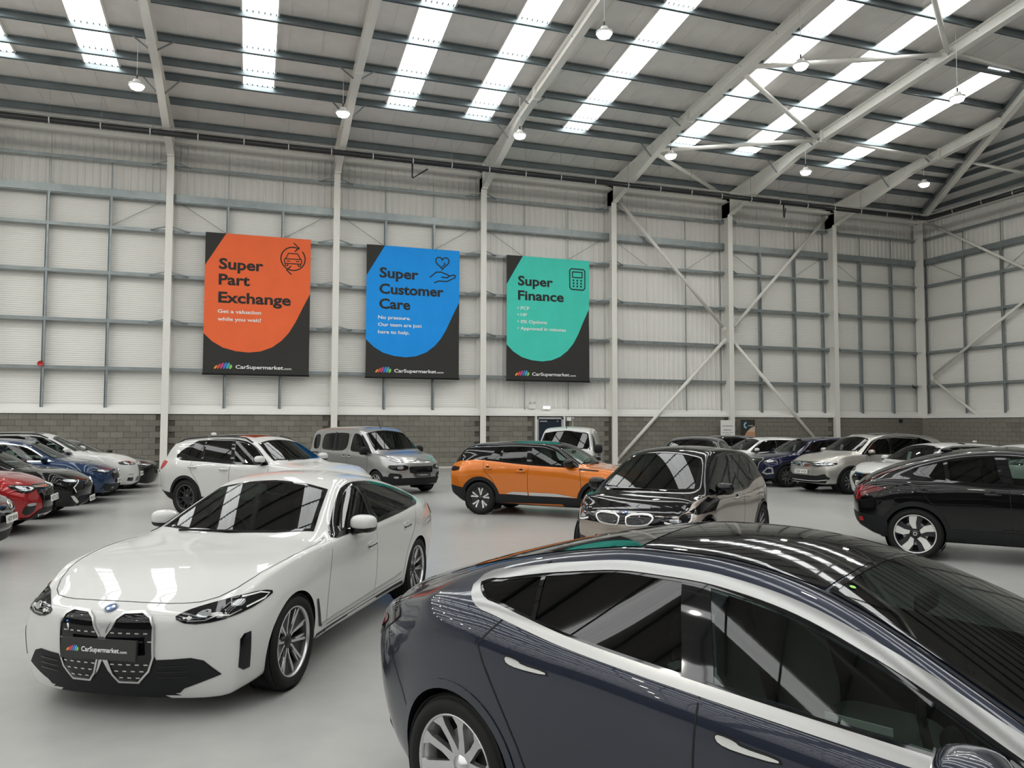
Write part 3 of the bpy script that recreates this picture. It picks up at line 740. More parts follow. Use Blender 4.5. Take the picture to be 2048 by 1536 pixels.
class CarB:
    def __init__(c, name, label, pos, heading, sp, paint_mat, detail=2, cat='car'):
        c.root = thing(name, label, cat, (pos[0], pos[1], 0), R(heading)); c.sp = sp; c.detail = detail; c.paint = paint_mat
        c.V, c.Q, c.N, c.F = body_surface(sp, detail)
        c.bvh = BVHTree.FromPolygons([Vector(v) for v in c.V], [tuple(int(i) for i in q) for q in c.Q])
        c.cuts = []; c.step = .05 if detail > 1 else .10
        W = max(b2 for a, b2 in sp['wm']); c.W = W
    # ---- ray on the body: p = chart origin point, d = outward chart direction
    def hit(c, p, d):
        d = Vector(d); o = Vector(p)+d*4.0
        co, no, i, dist = c.bvh.ray_cast(o, -d)
        if co is None:
            co, no, i, dist = c.bvh.find_nearest(Vector(p))
        q = c.Q[i]; vs = [c.V[k] for k in q]
        w_ = np.array([1.0/(1e-5+(v[0]-co[0])**2+(v[1]-co[1])**2+(v[2]-co[2])**2) for v in vs])
        from_q = c.interp(co, q)
        return np.array(co), from_q
    def interp(c, co, q):
        A = c.V[q]; n = c.N[q]
        # inverse bilinear by least squares on the quad
        s = t2 = .5; C = np.array(co)
        for _ in range(4):
            p = A[0]*(1-s)*(1-t2)+A[1]*s*(1-t2)+A[2]*s*t2+A[3]*(1-s)*t2; r = C-p
            ds = (A[1]-A[0])*(1-t2)+(A[2]-A[3])*t2; dt = (A[3]-A[0])*(1-s)+(A[2]-A[1])*s
            a, b2, d = ds@ds, ds@dt, dt@dt; det = a*d-b2*b2
            if det < 1e-14: break
            u, v = r@ds, r@dt; s += (u*d-v*b2)/det; t2 += (v*a-u*b2)/det
            s = min(1, max(0, s)); t2 = min(1, max(0, t2))
        m_ = n[0]*(1-s)*(1-t2)+n[1]*s*(1-t2)+n[2]*s*t2+n[3]*(1-s)*t2
        return m_/(np.linalg.norm(m_)+1e-12)
    def chart(c, pts, az, el):
        d, e1, e2 = dirs(az, el); return [(float(np.dot(p, e1)), float(np.dot(p, e2))) for p in np.array(pts, float)], d, e1, e2
    def pts3(c, pts, kind):
        if kind == 'xz': return [(p[0], c.W, p[1]) for p in pts]
        if kind == 'yz': return [(2.0, p[0], p[1]) for p in pts]
        if kind == 'xy': return [(p[0], p[1], 1.5) for p in pts]
        return pts
    def surf(c, name, vo, fo, d, e1, e2, off, mat, mirror, parent=None, thick=0.0, fit=False):
        used = sorted({i for f in fo for i in f}); mp = {i: k for k, i in enumerate(used)}
        P = []; Nn = []
        for i in used:
            co, no = c.hit(e1*vo[i][0]+e2*vo[i][1], d)
            if no @ d < 0: no = -no
            P.append(co+no*off); Nn.append(no)
        Fc = [tuple(mp[i] for i in f) for f in fo]
        P = np.array(P); Nn = np.array(Nn)
        if not len(P): return None
        if fit:      # glass bends in one even sweep: normals from a quadric through the panel
            A_, B_, H_ = P@e1, P@e2, P@d; ma, mb_ = A_.mean(), B_.mean(); a_, b_ = A_-ma, B_-mb_
            M_ = np.column_stack([np.ones_like(a_), a_, b_, a_*a_, a_*b_, b_*b_]); q_ = np.linalg.lstsq(M_, H_, rcond=None)[0]
            ga, gb = q_[1]+2*q_[3]*a_+q_[4]*b_, q_[2]+q_[4]*a_+2*q_[5]*b_
            Nn = d[None]-ga[:, None]*e1[None]-gb[:, None]*e2[None]; Nn /= np.linalg.norm(Nn, axis=1, keepdims=True)
        fx = []
        for f in Fc:
            n_ = np.cross(P[f[1]]-P[f[0]], P[f[2]]-P[f[0]])
            fx.append(f if n_ @ Nn[f[0]] > 0 else f[::-1])
        Fc = fx
        if thick:
            ed = {}
            for f in Fc:
                for k in range(3): ed[(f[k], f[(k+1) % 3])] = 1
            bd = [e for e in ed if (e[1], e[0]) not in ed]
            bv = sorted({i for e in bd for i in e}); n0 = len(P); m1 = {v: n0+k for k, v in enumerate(bv)}; m2 = {v: n0+len(bv)+k for k, v in enumerate(bv)}
            P = np.concatenate([P, P[bv], P[bv]-Nn[bv]*thick])
            sn = []
            Nn = np.concatenate([Nn, Nn[bv]*.01, Nn[bv]*.01])
            for a, b2 in bd: Fc.append((m1[b2], m1[a], m2[a], m2[b2]))
        outs = []
        for sgn in ((1, -1) if mirror else (1,)):
            Pm = P*np.array([1, sgn, 1]); Nm = Nn*np.array([1, sgn, 1])
            me = bpy.data.meshes.new(name); me.from_pydata([tuple(p) for p in Pm], [], [f if sgn > 0 else f[::-1] for f in Fc]); me.update()
            for p_ in me.polygons: p_.use_smooth = True
            nn = [tuple(n_) if np.linalg.norm(n_) > .5 else (0, 0, 0) for n_ in Nm]
            me.normals_split_custom_set_from_vertices(nn)
            outs.append(link(name, me, mat, parent or c.root))
        return outs if mirror else outs[0]
    def patch(c, name, pts, az, el=0.0, mat='gloss_black', off=.003, kind=None, sym=False, mirror=False, round=0, step=None, parent=None, thick=0.0, ring=None, cut=None, grow=0.0):
        """a panel that follows the body: pts outline, seen from azimuth az / elevation el"""
        pts = c.pts3(pts, kind) if kind else list(pts)
        if sym: pts = list(pts) + [(p[0], -p[1], p[2]) for p in pts[::-1] if abs(p[1]) > 1e-4]
        if round: pts = smooth_poly(pts, round)
        poly, d, e1, e2 = c.chart(pts, az, el)
        if grow: poly = offset_poly(poly, grow)
        holes = []
        if ring: holes = [offset_poly(poly, -ring)]
        st = step or c.step
        if ring: st = max(ring*1.01, .03)
        vo, fo = cdt(poly, st, holes)
        if cut is not None:
            cp = offset_poly(poly, -cut)
            c.cuts.append((cp, d, e1, e2))
            if mirror:
                M = np.array([1, -1, 1]); c.cuts.append((cp, d*M, e1*M, e2*M))
        return c.surf(name, vo, fo, d, e1, e2, off, mat, mirror, parent, thick, fit=(name in ('side_window', 'windscreen', 'rear_window')))
    def ribbon(c, name, pts, width, az, el=0.0, mat='seam', off=.0018, kind=None, mirror=False, closed=False, round=0, parent=None, thick=0.0, step=.04):
        pts = c.pts3(pts, kind) if kind else list(pts)
        poly, d, e1, e2 = c.chart(pts, az, el); P = np.array(poly)
        if closed: P = np.concatenate([P, P[:1]])
        for _ in range(round):
            q = [P[0]] if not closed else []
            for k in range(len(P)-1):
                q += [.75*P[k]+.25*P[k+1], .25*P[k]+.75*P[k+1]]
            if not closed: q.append(P[-1])
            else: q.append(q[0])
            P = np.array(q)
        D = [P[0]]
        for k in range(len(P)-1):
            n = max(1, int(np.linalg.norm(P[k+1]-P[k])/step))
            for q in range(1, n+1): D.append(P[k]+(P[k+1]-P[k])*q/n)
        D = np.array(D); n = len(D); vo = []; fo = []
        for k in range(n):
            if closed: a, b2 = D[(k-1) % (n-1)], D[(k+1) % (n-1)]
            else: a, b2 = D[max(0, k-1)], D[min(n-1, k+1)]
            t2 = b2-a; t2 /= (np.linalg.norm(t2)+1e-9); nn = np.array([-t2[1], t2[0]])*width/2
            vo += [tuple(D[k]+nn), tuple(D[k]-nn)]
            if k: i = 2*k; fo += [(i-2, i-1, i+1), (i-2, i+1, i)]
        return c.surf(name, vo, fo, d, e1, e2, off, mat, mirror, parent, thick)
    def dlo(c, xf, xr_bot, xr_top, top=.05, bot=.035, pillars=(), frame=.0, mat='glass', mats=None, trim='gloss_black', trimw=.03, curve=None, names=None):
        """side windows between belt and roof rail: xf front tip, xr rear end at bottom / top, pillars (x_bottom, x_top, width)"""
        zb, zr = c.F['zb'], c.F['zr']
        bt = lambda x: float(zb(x))+bot
        tp = lambda x: float(zr(x))-(top(x) if callable(top) else top)
        ts = np.linspace(0, 1, 25)
        B = [(xf+(xr_bot-xf)*t2, bt(xf+(xr_bot-xf)*t2)) for t2 in ts]
        T = []
        for t2 in ts:
            x = xf+(xr_top-xf)*t2; T.append((x, max(tp(x), bt(x)+.004)))
        rear = curve or []
        full = B + rear + T[::-1][:-1]
        bt_f = pchip(sorted({round(p[0], 4): p[1] for p in B}.items())); tp_f = pchip(sorted({round(p[0], 4): p[1] for p in T}.items()))
        c.dlo_poly = full
        # split by pillars (front to rear)
        cuts = sorted(pillars, key=lambda p: -p[0]); edges = []
        wins = []
        prev = None
        for k in range(len(cuts)+1):
            poly = []
            nb = [p for p in B]; nt = [p for p in T]
            def side(x0, x1, w_, sg):
                xa, xb = x0+sg*w_/2, x1+sg*w_/2
                return (xa, float(bt_f(xa))), (xb, float(tp_f(xb)))
            if k == 0:
                Bq = [p for p in B if p[0] > cuts[0][0]+cuts[0][2]/2] if cuts else B
                Tq = [p for p in T if p[0] > cuts[0][1]+cuts[0][2]/2] if cuts else T
                if cuts: e = side(*cuts[0], 1); poly = Bq+[e[0], e[1]]+Tq[::-1][:-1]
                else: poly = full
            else:
                c0 = cuts[k-1]; e0 = side(*c0, -1)
                lo = cuts[k][0]+cuts[k][2]/2 if k < len(cuts) else -9
                lo2 = cuts[k][1]+cuts[k][2]/2 if k < len(cuts) else -9
                Bq = [p for p in B if lo < p[0] < c0[0]-c0[2]/2]; Tq = [p for p in T if lo2 < p[0] < c0[1]-c0[2]/2]
                if k < len(cuts): e1 = side(*cuts[k], 1); poly = [e0[0]]+Bq+[e1[0], e1[1]]+Tq[::-1]+[e0[1]]
                else: poly = [e0[0]]+Bq+rear+Tq[::-1]+[e0[1]]
            wins.append(poly)
        if c.detail > 0:
            c.ribbon('window_trim', full, trimw, 90, 0, trim, .005, 'xz', True, True, thick=.006)
        for k, pl in enumerate(cuts):
            e0 = ((pl[0]-pl[2]/2, bt(pl[0])), (pl[1]-pl[2]/2, float(tp_f(pl[1])))); e1 = ((pl[0]+pl[2]/2, bt(pl[0])), (pl[1]+pl[2]/2, float(tp_f(pl[1]))))
            c.patch('window_pillar', [e1[0], e0[0], e0[1], e1[1]], 90, 0, 'gloss_black', .004, 'xz', mirror=True)
        for k, poly in enumerate(wins):
            c.patch('side_window', poly, 90, 0, (mats[k] if mats else mat), .0025, 'xz', mirror=True, cut=.012)
        return wins
    def finish(c, arch=.365, za=None, depth=.36, upper=None, upper_mat='gloss_black', lip=None):
        V = c.V.copy(); N = c.N.copy(); Q = c.Q; ax = c.sp['axle']; zw = za if za is not None else c.sp['rw']
        kill = np.zeros(len(V), bool); snapped = {}
        drop = np.zeros(len(Q), bool)
        # wheel arches
        for xa in (ax, -ax):
            dx = V[:, 0]-xa; dz = V[:, 2]-zw; r = np.hypot(dx, dz); ins = (r < arch) & (np.abs(V[:, 1]) > c.W-depth) & (V[:, 2] < zw+arch)
            fi = ins[Q]; allin = fi.all(1); drop |= allin
            strad = fi.any(1) & ~allin
            for i in np.unique(Q[strad][fi[strad]]):
                v = V[i]
                if v[2] < zw-.02 and abs(N[i][2]) > .6:      # underside
                    h = max(0.0, arch**2-(v[2]-zw)**2)**.5; v[0] = xa+math.copysign(h, v[0]-xa)
                else:
                    k = arch/max(1e-4, math.hypot(v[0]-xa, v[2]-zw)); nx, nz = xa+(v[0]-xa)*k, zw+(v[2]-zw)*k
                    if nz < v[2] and v[2] < zw: nz = v[2]; nx = xa+math.copysign(max(0, arch**2-(nz-zw)**2)**.5, v[0]-xa)
                    co, no = c.hit((nx, v[1], nz), (0, math.copysign(1, v[1]), 0)); V[i] = (nx, co[1], nz); N[i] = no if no[1]*v[1] > 0 else -no
        # window openings
        for poly, d, e1, e2 in c.cuts:
            s = V@e1; t2 = V@e2; pp = np.array(poly); m_ = (s > pp[:, 0].min()) & (s < pp[:, 0].max()) & (t2 > pp[:, 1].min()) & (t2 < pp[:, 1].max()) & (N@d > .12)
            idx = np.where(m_)[0]
            if not len(idx): continue
            ins = np.zeros(len(V), bool); ins[idx] = pip(np.column_stack([s[idx], t2[idx]]), poly)
            fi = ins[Q]; allin = fi.all(1); drop |= allin; strad = fi.any(1) & ~allin & ~drop
            A = pp; B2 = np.roll(pp, -1, 0); AB = B2-A; L2 = (AB**2).sum(1)+1e-12
            for i in np.unique(Q[strad][fi[strad]]):
                p = np.array([s[i], t2[i]]); k = np.clip(((p-A)*AB).sum(1)/L2, 0, 1); C = A+AB*k[:, None]; j = ((C-p)**2).sum(1).argmin(); q = C[j]
                co, no = c.hit(e1*q[0]+e2*q[1], d); V[i] = co; N[i] = no if no@d > 0 else -no
        Qk = Q[~drop]
        parts = [('body_shell', Qk, c.paint)]
        if upper is not None:
            mu = upper(V)[Qk].all(1); parts = [('body_shell', Qk[~mu], c.paint), ('upper_shell', Qk[mu], upper_mat)]
        if lip is not None:
            Qb = parts[0][1]; ml = lip(V)[Qb].all(1); parts[0] = ('body_shell', Qb[~ml], c.paint); parts.append(('front_lip', Qb[ml], 'trim_black'))
        for nm, Qp, pm in parts:
            used = np.unique(Qp); mp = np.full(len(V), -1); mp[used] = np.arange(len(used))
            me = bpy.data.meshes.new(nm); me.from_pydata([tuple(v) for v in V[used]], [], [tuple(int(i) for i in q) for q in mp[Qp]]); me.update(); me.validate()
            for p_ in me.polygons: p_.use_smooth = True
            if len(me.vertices) == len(used): me.normals_split_custom_set_from_vertices([tuple(n_) for n_ in N[used]])
            link(nm, me, [pm], c.root)
        # arch liners
        for xa in (ax, -ax):
            for s_ in (1, -1):
                mb = MB(); n = 18; A0, A1 = R(-38), R(218)
                yo, yi = s_*(c.W-.03), s_*(c.W-.40)
                for k in range(n):
                    a, b2 = A0+(A1-A0)*k/n, A0+(A1-A0)*(k+1)/n
                    p = [(xa+math.cos(q)*(arch+.006), zw+math.sin(q)*(arch+.006)) for q in (a, b2)]
                    yoa = [s_*(abs(float(c.hit((pp_[0], s_, pp_[1]), (0, s_, 0))[0][1]))-.006) if c.detail > 1 else yo for pp_ in p]
                    mb.quad((p[0][0], yoa[0], p[0][1]), (p[1][0], yoa[1], p[1][1]), (p[1][0], yi, p[1][1]), (p[0][0], yi, p[0][1]))
                i = len(mb.v); mb.v += [(xa+math.cos(A0+(A1-A0)*k/n)*arch, yi, zw+math.sin(A0+(A1-A0)*k/n)*arch) for k in range(n+1)]; mb.f.append(tuple(range(i, i+n+1)))
                mb.build('arch_liner', 'rubber', c.root)
    def arch_trim(c, r0, r1, mat='trim_black', za=None, off=.008, a0=-28, a1=208, thick=.014, ends=None):
        zw = za if za is not None else c.sp['rw']
        for xa in (c.sp['axle'], -c.sp['axle']):
            n = 30; A = np.radians(np.linspace(a0, a1, n))
            zmin = float(c.F['zs'](xa))+.03
            P = [(xa+r1*math.cos(a), max(zmin, zw+r1*math.sin(a))) for a in A] + [(xa+r0*math.cos(a), max(zmin, zw+r0*math.sin(a))) for a in A[::-1]]
            c.patch('wheel_arch_trim', P, 90, 0, mat, off, 'xz', mirror=True, step=max(.04, r1-r0), thick=thick)

# ------------------------------------------------------------------ wheels
WCACHE = {}
def ring_sector(r0, r1, a0, a1, n=6):
    return [(r0+(r1-r0)*0, 0)]
def spokes_for(style, rim):
    """list of (outline in (r, lateral), material, front depth at hub, at rim, thickness) and the number of repeats"""
    k = rim
    if style == 'double_y':
        a = [(.04, .004), (.30*k, .006), (.48*k, .024), (.97*k, .072), (.97*k, .092), (.48*k, .044), (.30*k, .024), (.04, .018)]
        b2 = [(.46*k, .034), (.97*k, .112), (.97*k, .128), (.42*k, .048)]
        return 5, [(a, 'alloy', .0, .035, .02), ([(u, -v) for u, v in a], 'alloy', .0, .035, .02), ([(.04, -.02), (.45*k, -.05), (.97*k, -.10), (.97*k, .10), (.45*k, .05), (.04, .02)], 'alloy_dark', -.014, .018, .02),
                   (b2, 'alloy', -.006, .028, .02), ([(u, -v) for u, v in b2], 'alloy', -.006, .028, .02)]
    if style == 'turbine':
        return 10, [([(.05, -.026), (.5*k, -.018), (.8*k, -.022), (.985*k, -.062), (.985*k, .030), (.8*k, .016), (.5*k, .017), (.05, .020)], 'alloy', .0, .05, .03)]
    if style == 'thin_black':
        return 5, [([(.04, -.03), (.5*k, -.045), (.97*k, -.085), (.97*k, -.055), (.5*k, -.018), (.5*k, .018), (.97*k, .055), (.97*k, .085), (.5*k, .045), (.04, .03)], 'alloy_dark', 0, .03, .02)]
    if style == 'ten_blade':
        return 5, [([(.22*k, -.040), (.60*k, -.088), (.95*k, -.118), (.95*k, -.072), (.6*k, -.055), (.22*k, -.022)], 'alloy_white', .0, .03, .02), ([(.22*k, .040), (.60*k, .088), (.95*k, .118), (.95*k, .072), (.6*k, .055), (.22*k, .022)], 'alloy_white', .0, .03, .02),
                   ([(.03, -.05), (.97*k, -.15), (.97*k, .15), (.03, .05)], 'alloy_dark', -.015, .012, .02)]
    if style == 'five_blade':
        return 5, [([(.26*k, -.030), (.52*k, -.070), (.95*k, -.070), (.965*k, .035), (.55*k, .012), (.26*k, .020)], 'alloy_white', .0, .03, .02),
                   ([(.02, -.06), (.5*k, -.07), (.97*k, -.12), (.97*k, .12), (.5*k, .07), (.02, .06)], 'alloy_dark', -.02, .0, .02)]
    if style == 'double_spoke':
        return 5, [([(.04, -.045), (.5*k, -.055), (.97*k, -.085), (.97*k, -.045), (.5*k, -.025), (.04, -.01)], 'alloy', 0, .03, .02), ([(.04, .045), (.5*k, .055), (.97*k, .085), (.97*k, .045), (.5*k, .025), (.04, .01)], 'alloy', 0, .03, .02)]
    if style == 'tri_dark':
        return 5, [([(.04, -.04), (.45*k, -.05), (.97*k, -.10), (.97*k, -.075), (.45*k, -.03), (.04, -.02)], 'alloy', 0, .03, .02), ([(.04, .04), (.45*k, .05), (.97*k, .10), (.97*k, .075), (.45*k, .03), (.04, .02)], 'alloy', 0, .03, .02),
                   ([(.04, -.02), (.45*k, -.03), (.97*k, -.05), (.97*k, .05), (.45*k, .03), (.04, .02)], 'alloy_dark', -.01, .02, .02)]
    return 5, [([(.04, -.04), (.5*k, -.035), (.97*k, -.06), (.97*k, .06), (.5*k, .035), (.04, .04)], 'alloy', 0, .03, .02)]
def wheel_meshes(Rw, rim, wid, style, lip, face):
    key = (round(Rw, 3), round(rim, 3), round(wid, 3), style, lip)
    if key in WCACHE: return WCACHE[key]
    h = wid/2; sw = Rw-rim
    pr = [(rim-.005, h-.018), (rim+.012, h-.006), (rim+sw*.35, h+.004), (rim+sw*.7, h-.002), (Rw-.022, h-.016), (Rw-.006, h-.034)]
    for g in (.5, .17, -.17, -.5):
        pr += [(Rw, g*wid*.78+.012), (Rw-.001, g*wid*.78+.006), (Rw-.008, g*wid*.78+.004), (Rw-.008, g*wid*.78-.004), (Rw-.001, g*wid*.78-.006), (Rw, g*wid*.78-.012)]
    pr += [(Rw-.006, -h+.034), (Rw-.03, -h+.012), (rim+sw*.4, -h), (rim-.005, -h+.02)]
    ty = MB().lathe(pr, 48).mesh('tyre'); ty.materials.append(MAT['tyre'])
    rp = [(rim, h-.020), (rim+.002, h-.010), (rim-.004, h-.008), (rim-.011, h-.016), (rim-.014, h-.030)]
    ri = MB().lathe(rp, 48).mesh('rim'); ri.materials.append(MAT[lip])
    br = MB().lathe([(rim-.014, h-.030), (rim-.028, h-.055), (rim-.032, -h+.03), (rim, -h+.02)], 48).mesh('rim_barrel'); br.materials.append(MAT['alloy' if not face else 'alloy_dark'])
    bd = MB(); bd.lathe([(0, -.02), (rim-.03, -.02)], 32); bk = bd.mesh('backing'); bk.materials.append(MAT['rubber'])
    dd = MB(); dd.lathe([(.05, .0), (.165, .0), (.165, -.015), (.05, -.015)], 32); ds = dd.mesh('brake_disc'); ds.materials.append(MAT['disc'])
    n, defs = spokes_for(style, rim); sp = []
    for out, mat, y0, y1, th in defs:
        mb = MB(); yb = h-.062-max(0, 0)
        A = np.array(out); a_ = .5*np.sum(A[:, 0]*np.roll(A[:, 1], -1)-np.roll(A[:, 0], -1)*A[:, 1])
        if a_ < 0: out = out[::-1]
        mb.prism(out, lambda u, v, d: (u, yb+y0+(y1-y0)*(u/rim)**1.5-d, v), th, 0.0)
        o = mb.mesh('spoke'); bm = bmesh.new(); bm.from_mesh(o); bmesh.ops.triangulate(bm, faces=[f for f in bm.faces if len(f.verts) > 4]); bmesh.ops.recalc_face_normals(bm, faces=bm.faces); bm.to_mesh(o); bm.free()
        o.materials.append(MAT[mat]); sp.append(o)
    hb = MB().lathe([(0, h-.042), (.028, h-.044), (.036, h-.052), (.062, h-.062), (.07, h-.09)], 20).mesh('hub_cap'); hb.materials.append(MAT['alloy_dark' if face else 'alloy'])
    WCACHE[key] = (ty, (ri, br), bk, ds, n, sp, hb); return WCACHE[key]
def add_wheels(c, Rw, rim, wid, style, lip='alloy', track=None, sides=(1, -1), face=True, steer=0.0, ang=0.0):
    ty, ri, bk, ds, n, sp, hb = wheel_meshes(Rw, rim, wid, style, lip, face)
    tr = track if track is not None else c.W-.02
    def sm(me):
        for p in me.polygons: p.use_smooth = True
    sm(ty); sm(ri[0]); sm(ri[1]); sm(hb)
    for fa, xa in ((1, c.sp['axle']), (0, -c.sp['axle'])):
        for s_ in (1, -1):
            w_ = empty('wheel', c.root, (xa, s_*(tr-wid/2), Rw)); w_.rotation_euler = (0, 0, (0 if s_ > 0 else math.pi)+(R(steer) if fa else 0))
            def add(nm, me, rot=0.0):
                o = bpy.data.objects.new(nm, me); COL.objects.link(o); o.parent = w_; o.rotation_euler = (0, rot, 0); return o
            add('tyre', ty); add('rim', ri[0]); add('rim_barrel', ri[1]); add('backing', bk)
            if s_ in sides:
                add('brake_disc', ds); add('hub_cap', hb)
                for k in range(n):
                    for m_ in sp: add('spoke', m_, 2*math.pi*k/n+R(ang))
# ------------------------------------------------------------------ small car parts
def blob(name, size, mat, parent, loc=(0, 0, 0), rot=None, p=2.6, n=14, taper=0.0, cutz=None):
    """rounded box (superellipsoid)"""
    mb = MB(); nv = n; nu = n*2
    f = lambda q: math.copysign(abs(q)**(2/p), q)
    vs = []
    for i in range(nv+1):
        th = -math.pi/2+math.pi*i/nv
        for j in range(nu):
            ph = 2*math.pi*j/nu
            x, y, z = f(math.cos(th))*f(math.cos(ph)), f(math.cos(th))*f(math.sin(ph)), f(math.sin(th))
            k = 1+taper*y
            if cutz is not None: z = max(z, cutz)
            v = Vector((x*size[0]/2*k, y*size[1]/2, z*size[2]/2*k))
            if rot is not None: v = rot @ v
            mb.v.append((v.x+loc[0], v.y+loc[1], v.z+loc[2]))
    for i in range(nv):
        for j in range(nu): mb.f.append((i*nu+j, i*nu+(j+1) % nu, (i+1)*nu+(j+1) % nu, (i+1)*nu+j))
    return mb.build(name, mat, parent, True)
def mirrors(c, x, z, mat, y=None, size=(.17, .24, .15), base='gloss_black', lower='gloss_black', arm=.06):
    for s_ in (1, -1):
        co, no = c.hit((x, 0, z), (0, s_, 0)); yb = abs(co[1]) if y is None else y
        m_ = empty('wing_mirror', c.root, (x, s_*(yb+.115), z+.055))
        Rm = Matrix.Rotation(R(-12*s_), 3, 'Z')
        blob('mirror_cap', size, mat, m_, (0, 0, .012), Rm, 2.7, 12, 0, -.55)
        blob('mirror_housing', (size[0]*.97, size[1]*.97, size[2]*.9), lower, m_, (-.006, 0, -.006), Rm, 3.2, 10)
        MB().box((-size[0]*.49, 0, 0), (.006, size[1]*.72, size[2]*.55), Rm.to_3x3()).build('mirror_glass', 'chrome', m_)
        MB().beam((.01, -s_*.17, -.075), (.0, s_*.02, -.05), .075, .035).build('mirror_arm', base, m_)
def handles(c, xs, z, mat, side=(1, -1), L=.22, H=.032, off=.03, recess='seam'):
    for s_ in side:
        for x in xs:
            zz = z(x) if callable(z) else z
            p0, n0 = c.hit((x-L/2, 0, zz), (0, s_, 0)); p1, n1 = c.hit((x+L/2, 0, zz), (0, s_, 0))
            h = empty('door_handle', c.root, tuple((p0+p1)/2)); mid = Vector((p0+p1)/2)
            a = Vector(p0)-mid; b2 = Vector(p1)-mid; n_ = Vector(n0)
            MB().tube([a-n_*.01, a+n_*off*.8+(b2-a)*.1, (a+b2)/2+n_*off*1.1, b2+n_*off*.8+(a-b2)*.1, b2-n_*.01], [H*.35, H*.5, H*.55, H*.5, H*.35], 8).build('grip', mat, h, True)
            MB().lathe([(0, -.002), (.05, .0), (.055, -.004)], 16, Matrix.Translation(n_*.001) @ Matrix.Rotation(0 if s_ > 0 else math.pi, 4, 'Z')).build('recess', recess, h)
def plate(c, x, z, text, y=0, kind='uk', tilt=-6, w_=.52, h_=.111, rear=False):
    t = empty('number_plate', c.root, (x, y, z)); t.rotation_euler = (0, R(tilt), 0)
    if rear: t.rotation_euler = (0, R(-tilt), math.pi)
    if kind == 'uk':
        MB().box((0, 0, 0), (.012, w_, h_)).build('plate_board', 'plate_white', t)
        text_on('lettering', text, lambda u, v: (.0075, u, v), 0, -.037, .074, w_*.90, 'ink', t, .012, center=True)
    else:
        MB().box((0, 0, 0), (.018, w_, h_)).build('plate_board', 'plate_dark', t)
        fn = lambda u, v: (.0105, u, v)
        text_on('lettering', 'CarSupermarket', fn, -w_*.22, -.016, .031, w_*.50, 'emblem_white', t, .02)
        text_on('lettering', '.com', fn, w_*.285, -.016, .018, w_*.10, 'emblem_white', t, .02)
        rainbow(fn, -w_*.415, -.018, w_*.16, .038, t)
def rainbow(fn, x0, y0, wd, ht, parent, nm='logo_stripe'):
    """striped car emblem: slanted colour bars under a car-shaped arch"""
    cols = ['c_orange', 'c_red', 'c_pink', 'c_blue', 'c_cyan', 'c_green']; hs = [(.0, .42, .0, .62), (.02, .66, .0, .88), (.0, .9, .0, .98), (.0, .98, .0, 1.0), (.0, 1.0, .02, .9), (.0, .8, .0, .46)]
    for k, (m_, (a0, a1, b0, b1)) in enumerate(zip(cols, hs)):
        u0 = k/6; u1 = (k+.86)/6; sl = .16
        P = [(u0-sl*.3, a0), (u1-sl*.3, b0), (u1+sl*.55*b1, b1), (u0+sl*.55*a1, a1)]
        P = smooth_poly([(x0+p[0]*wd, y0+p[1]*ht) for p in P], 2)
        mb = MB(); mb.v = [tuple(fn(*p)) for p in P]; mb.f = [tuple(range(len(P)))]; mb.build(nm, m_, parent)
def roundel(c, x, z, r, az=0, y=0.0, el=20, parent=None, nm='badge'):
    co, no = c.hit((x, y, z), dirs(az, el)[0]); d = Vector(no); e1 = Vector((0, 1, 0)) if abs(d.y) < .9 else Vector((-1, 0, 0)); e1 = (e1-d*e1.dot(d)).normalized(); e2 = d.cross(e1)
    b_ = empty(nm, c.root, tuple(co+no*.004))
    P = lambda u, v, h: e1*u+e2*v+d*h
    def disc(name, r0, r1, mat, h, a0=0, a1=360):
        n = 32 if a1-a0 > 180 else 10; mb = MB(); A = [R(a0+(a1-a0)*k/n) for k in range(n+1)]
        for k in range(n): mb.quad(P(r0*math.cos(A[k]), r0*math.sin(A[k]), h), P(r1*math.cos(A[k]), r1*math.sin(A[k]), h), P(r1*math.cos(A[k+1]), r1*math.sin(A[k+1]), h), P(r0*math.cos(A[k+1]), r0*math.sin(A[k+1]), h))
        mb.build(name, mat, b_)
    disc('outer_ring', .9*r, r, 'logo_blue', .004); disc('ring', .62*r, .9*r, 'satin', .003); disc('ring', .66*r, .86*r, 'ink', .0035)
    for q in range(4): disc('quadrant', 0.001, .62*r, 'logo_blue' if q % 2 else 'emblem_white', .0036, 90*q, 90*q+90)
    return b_, P
def badge_frame(c, p3, az, el, nm='badge'):
    co, no = c.hit(p3, dirs(az, el)[0]); d = Vector(no); e1 = Vector((0, 1, 0)); e1 = (e1-d*e1.dot(d)).normalized(); e2 = d.cross(e1)
    b_ = empty(nm, c.root, tuple(co+no*.006)); return b_, (lambda u, v, h=.0: e1*u+e2*v+d*h)
def strokes(lines, w_, P, mat, parent, name='emblem_stroke', h=.004):
    for ln in lines:
        MB().tube([P(u, v, h) for u, v in ln], w_/2, 6).build(name, mat, parent, True)
def circle_pts(cx, cy, r, n=24, a0=0, a1=360): return [(cx+r*math.cos(R(a0+(a1-a0)*k/n)), cy+r*math.sin(R(a0+(a1-a0)*k/n))) for k in range(n+1)]
SEATS = {}
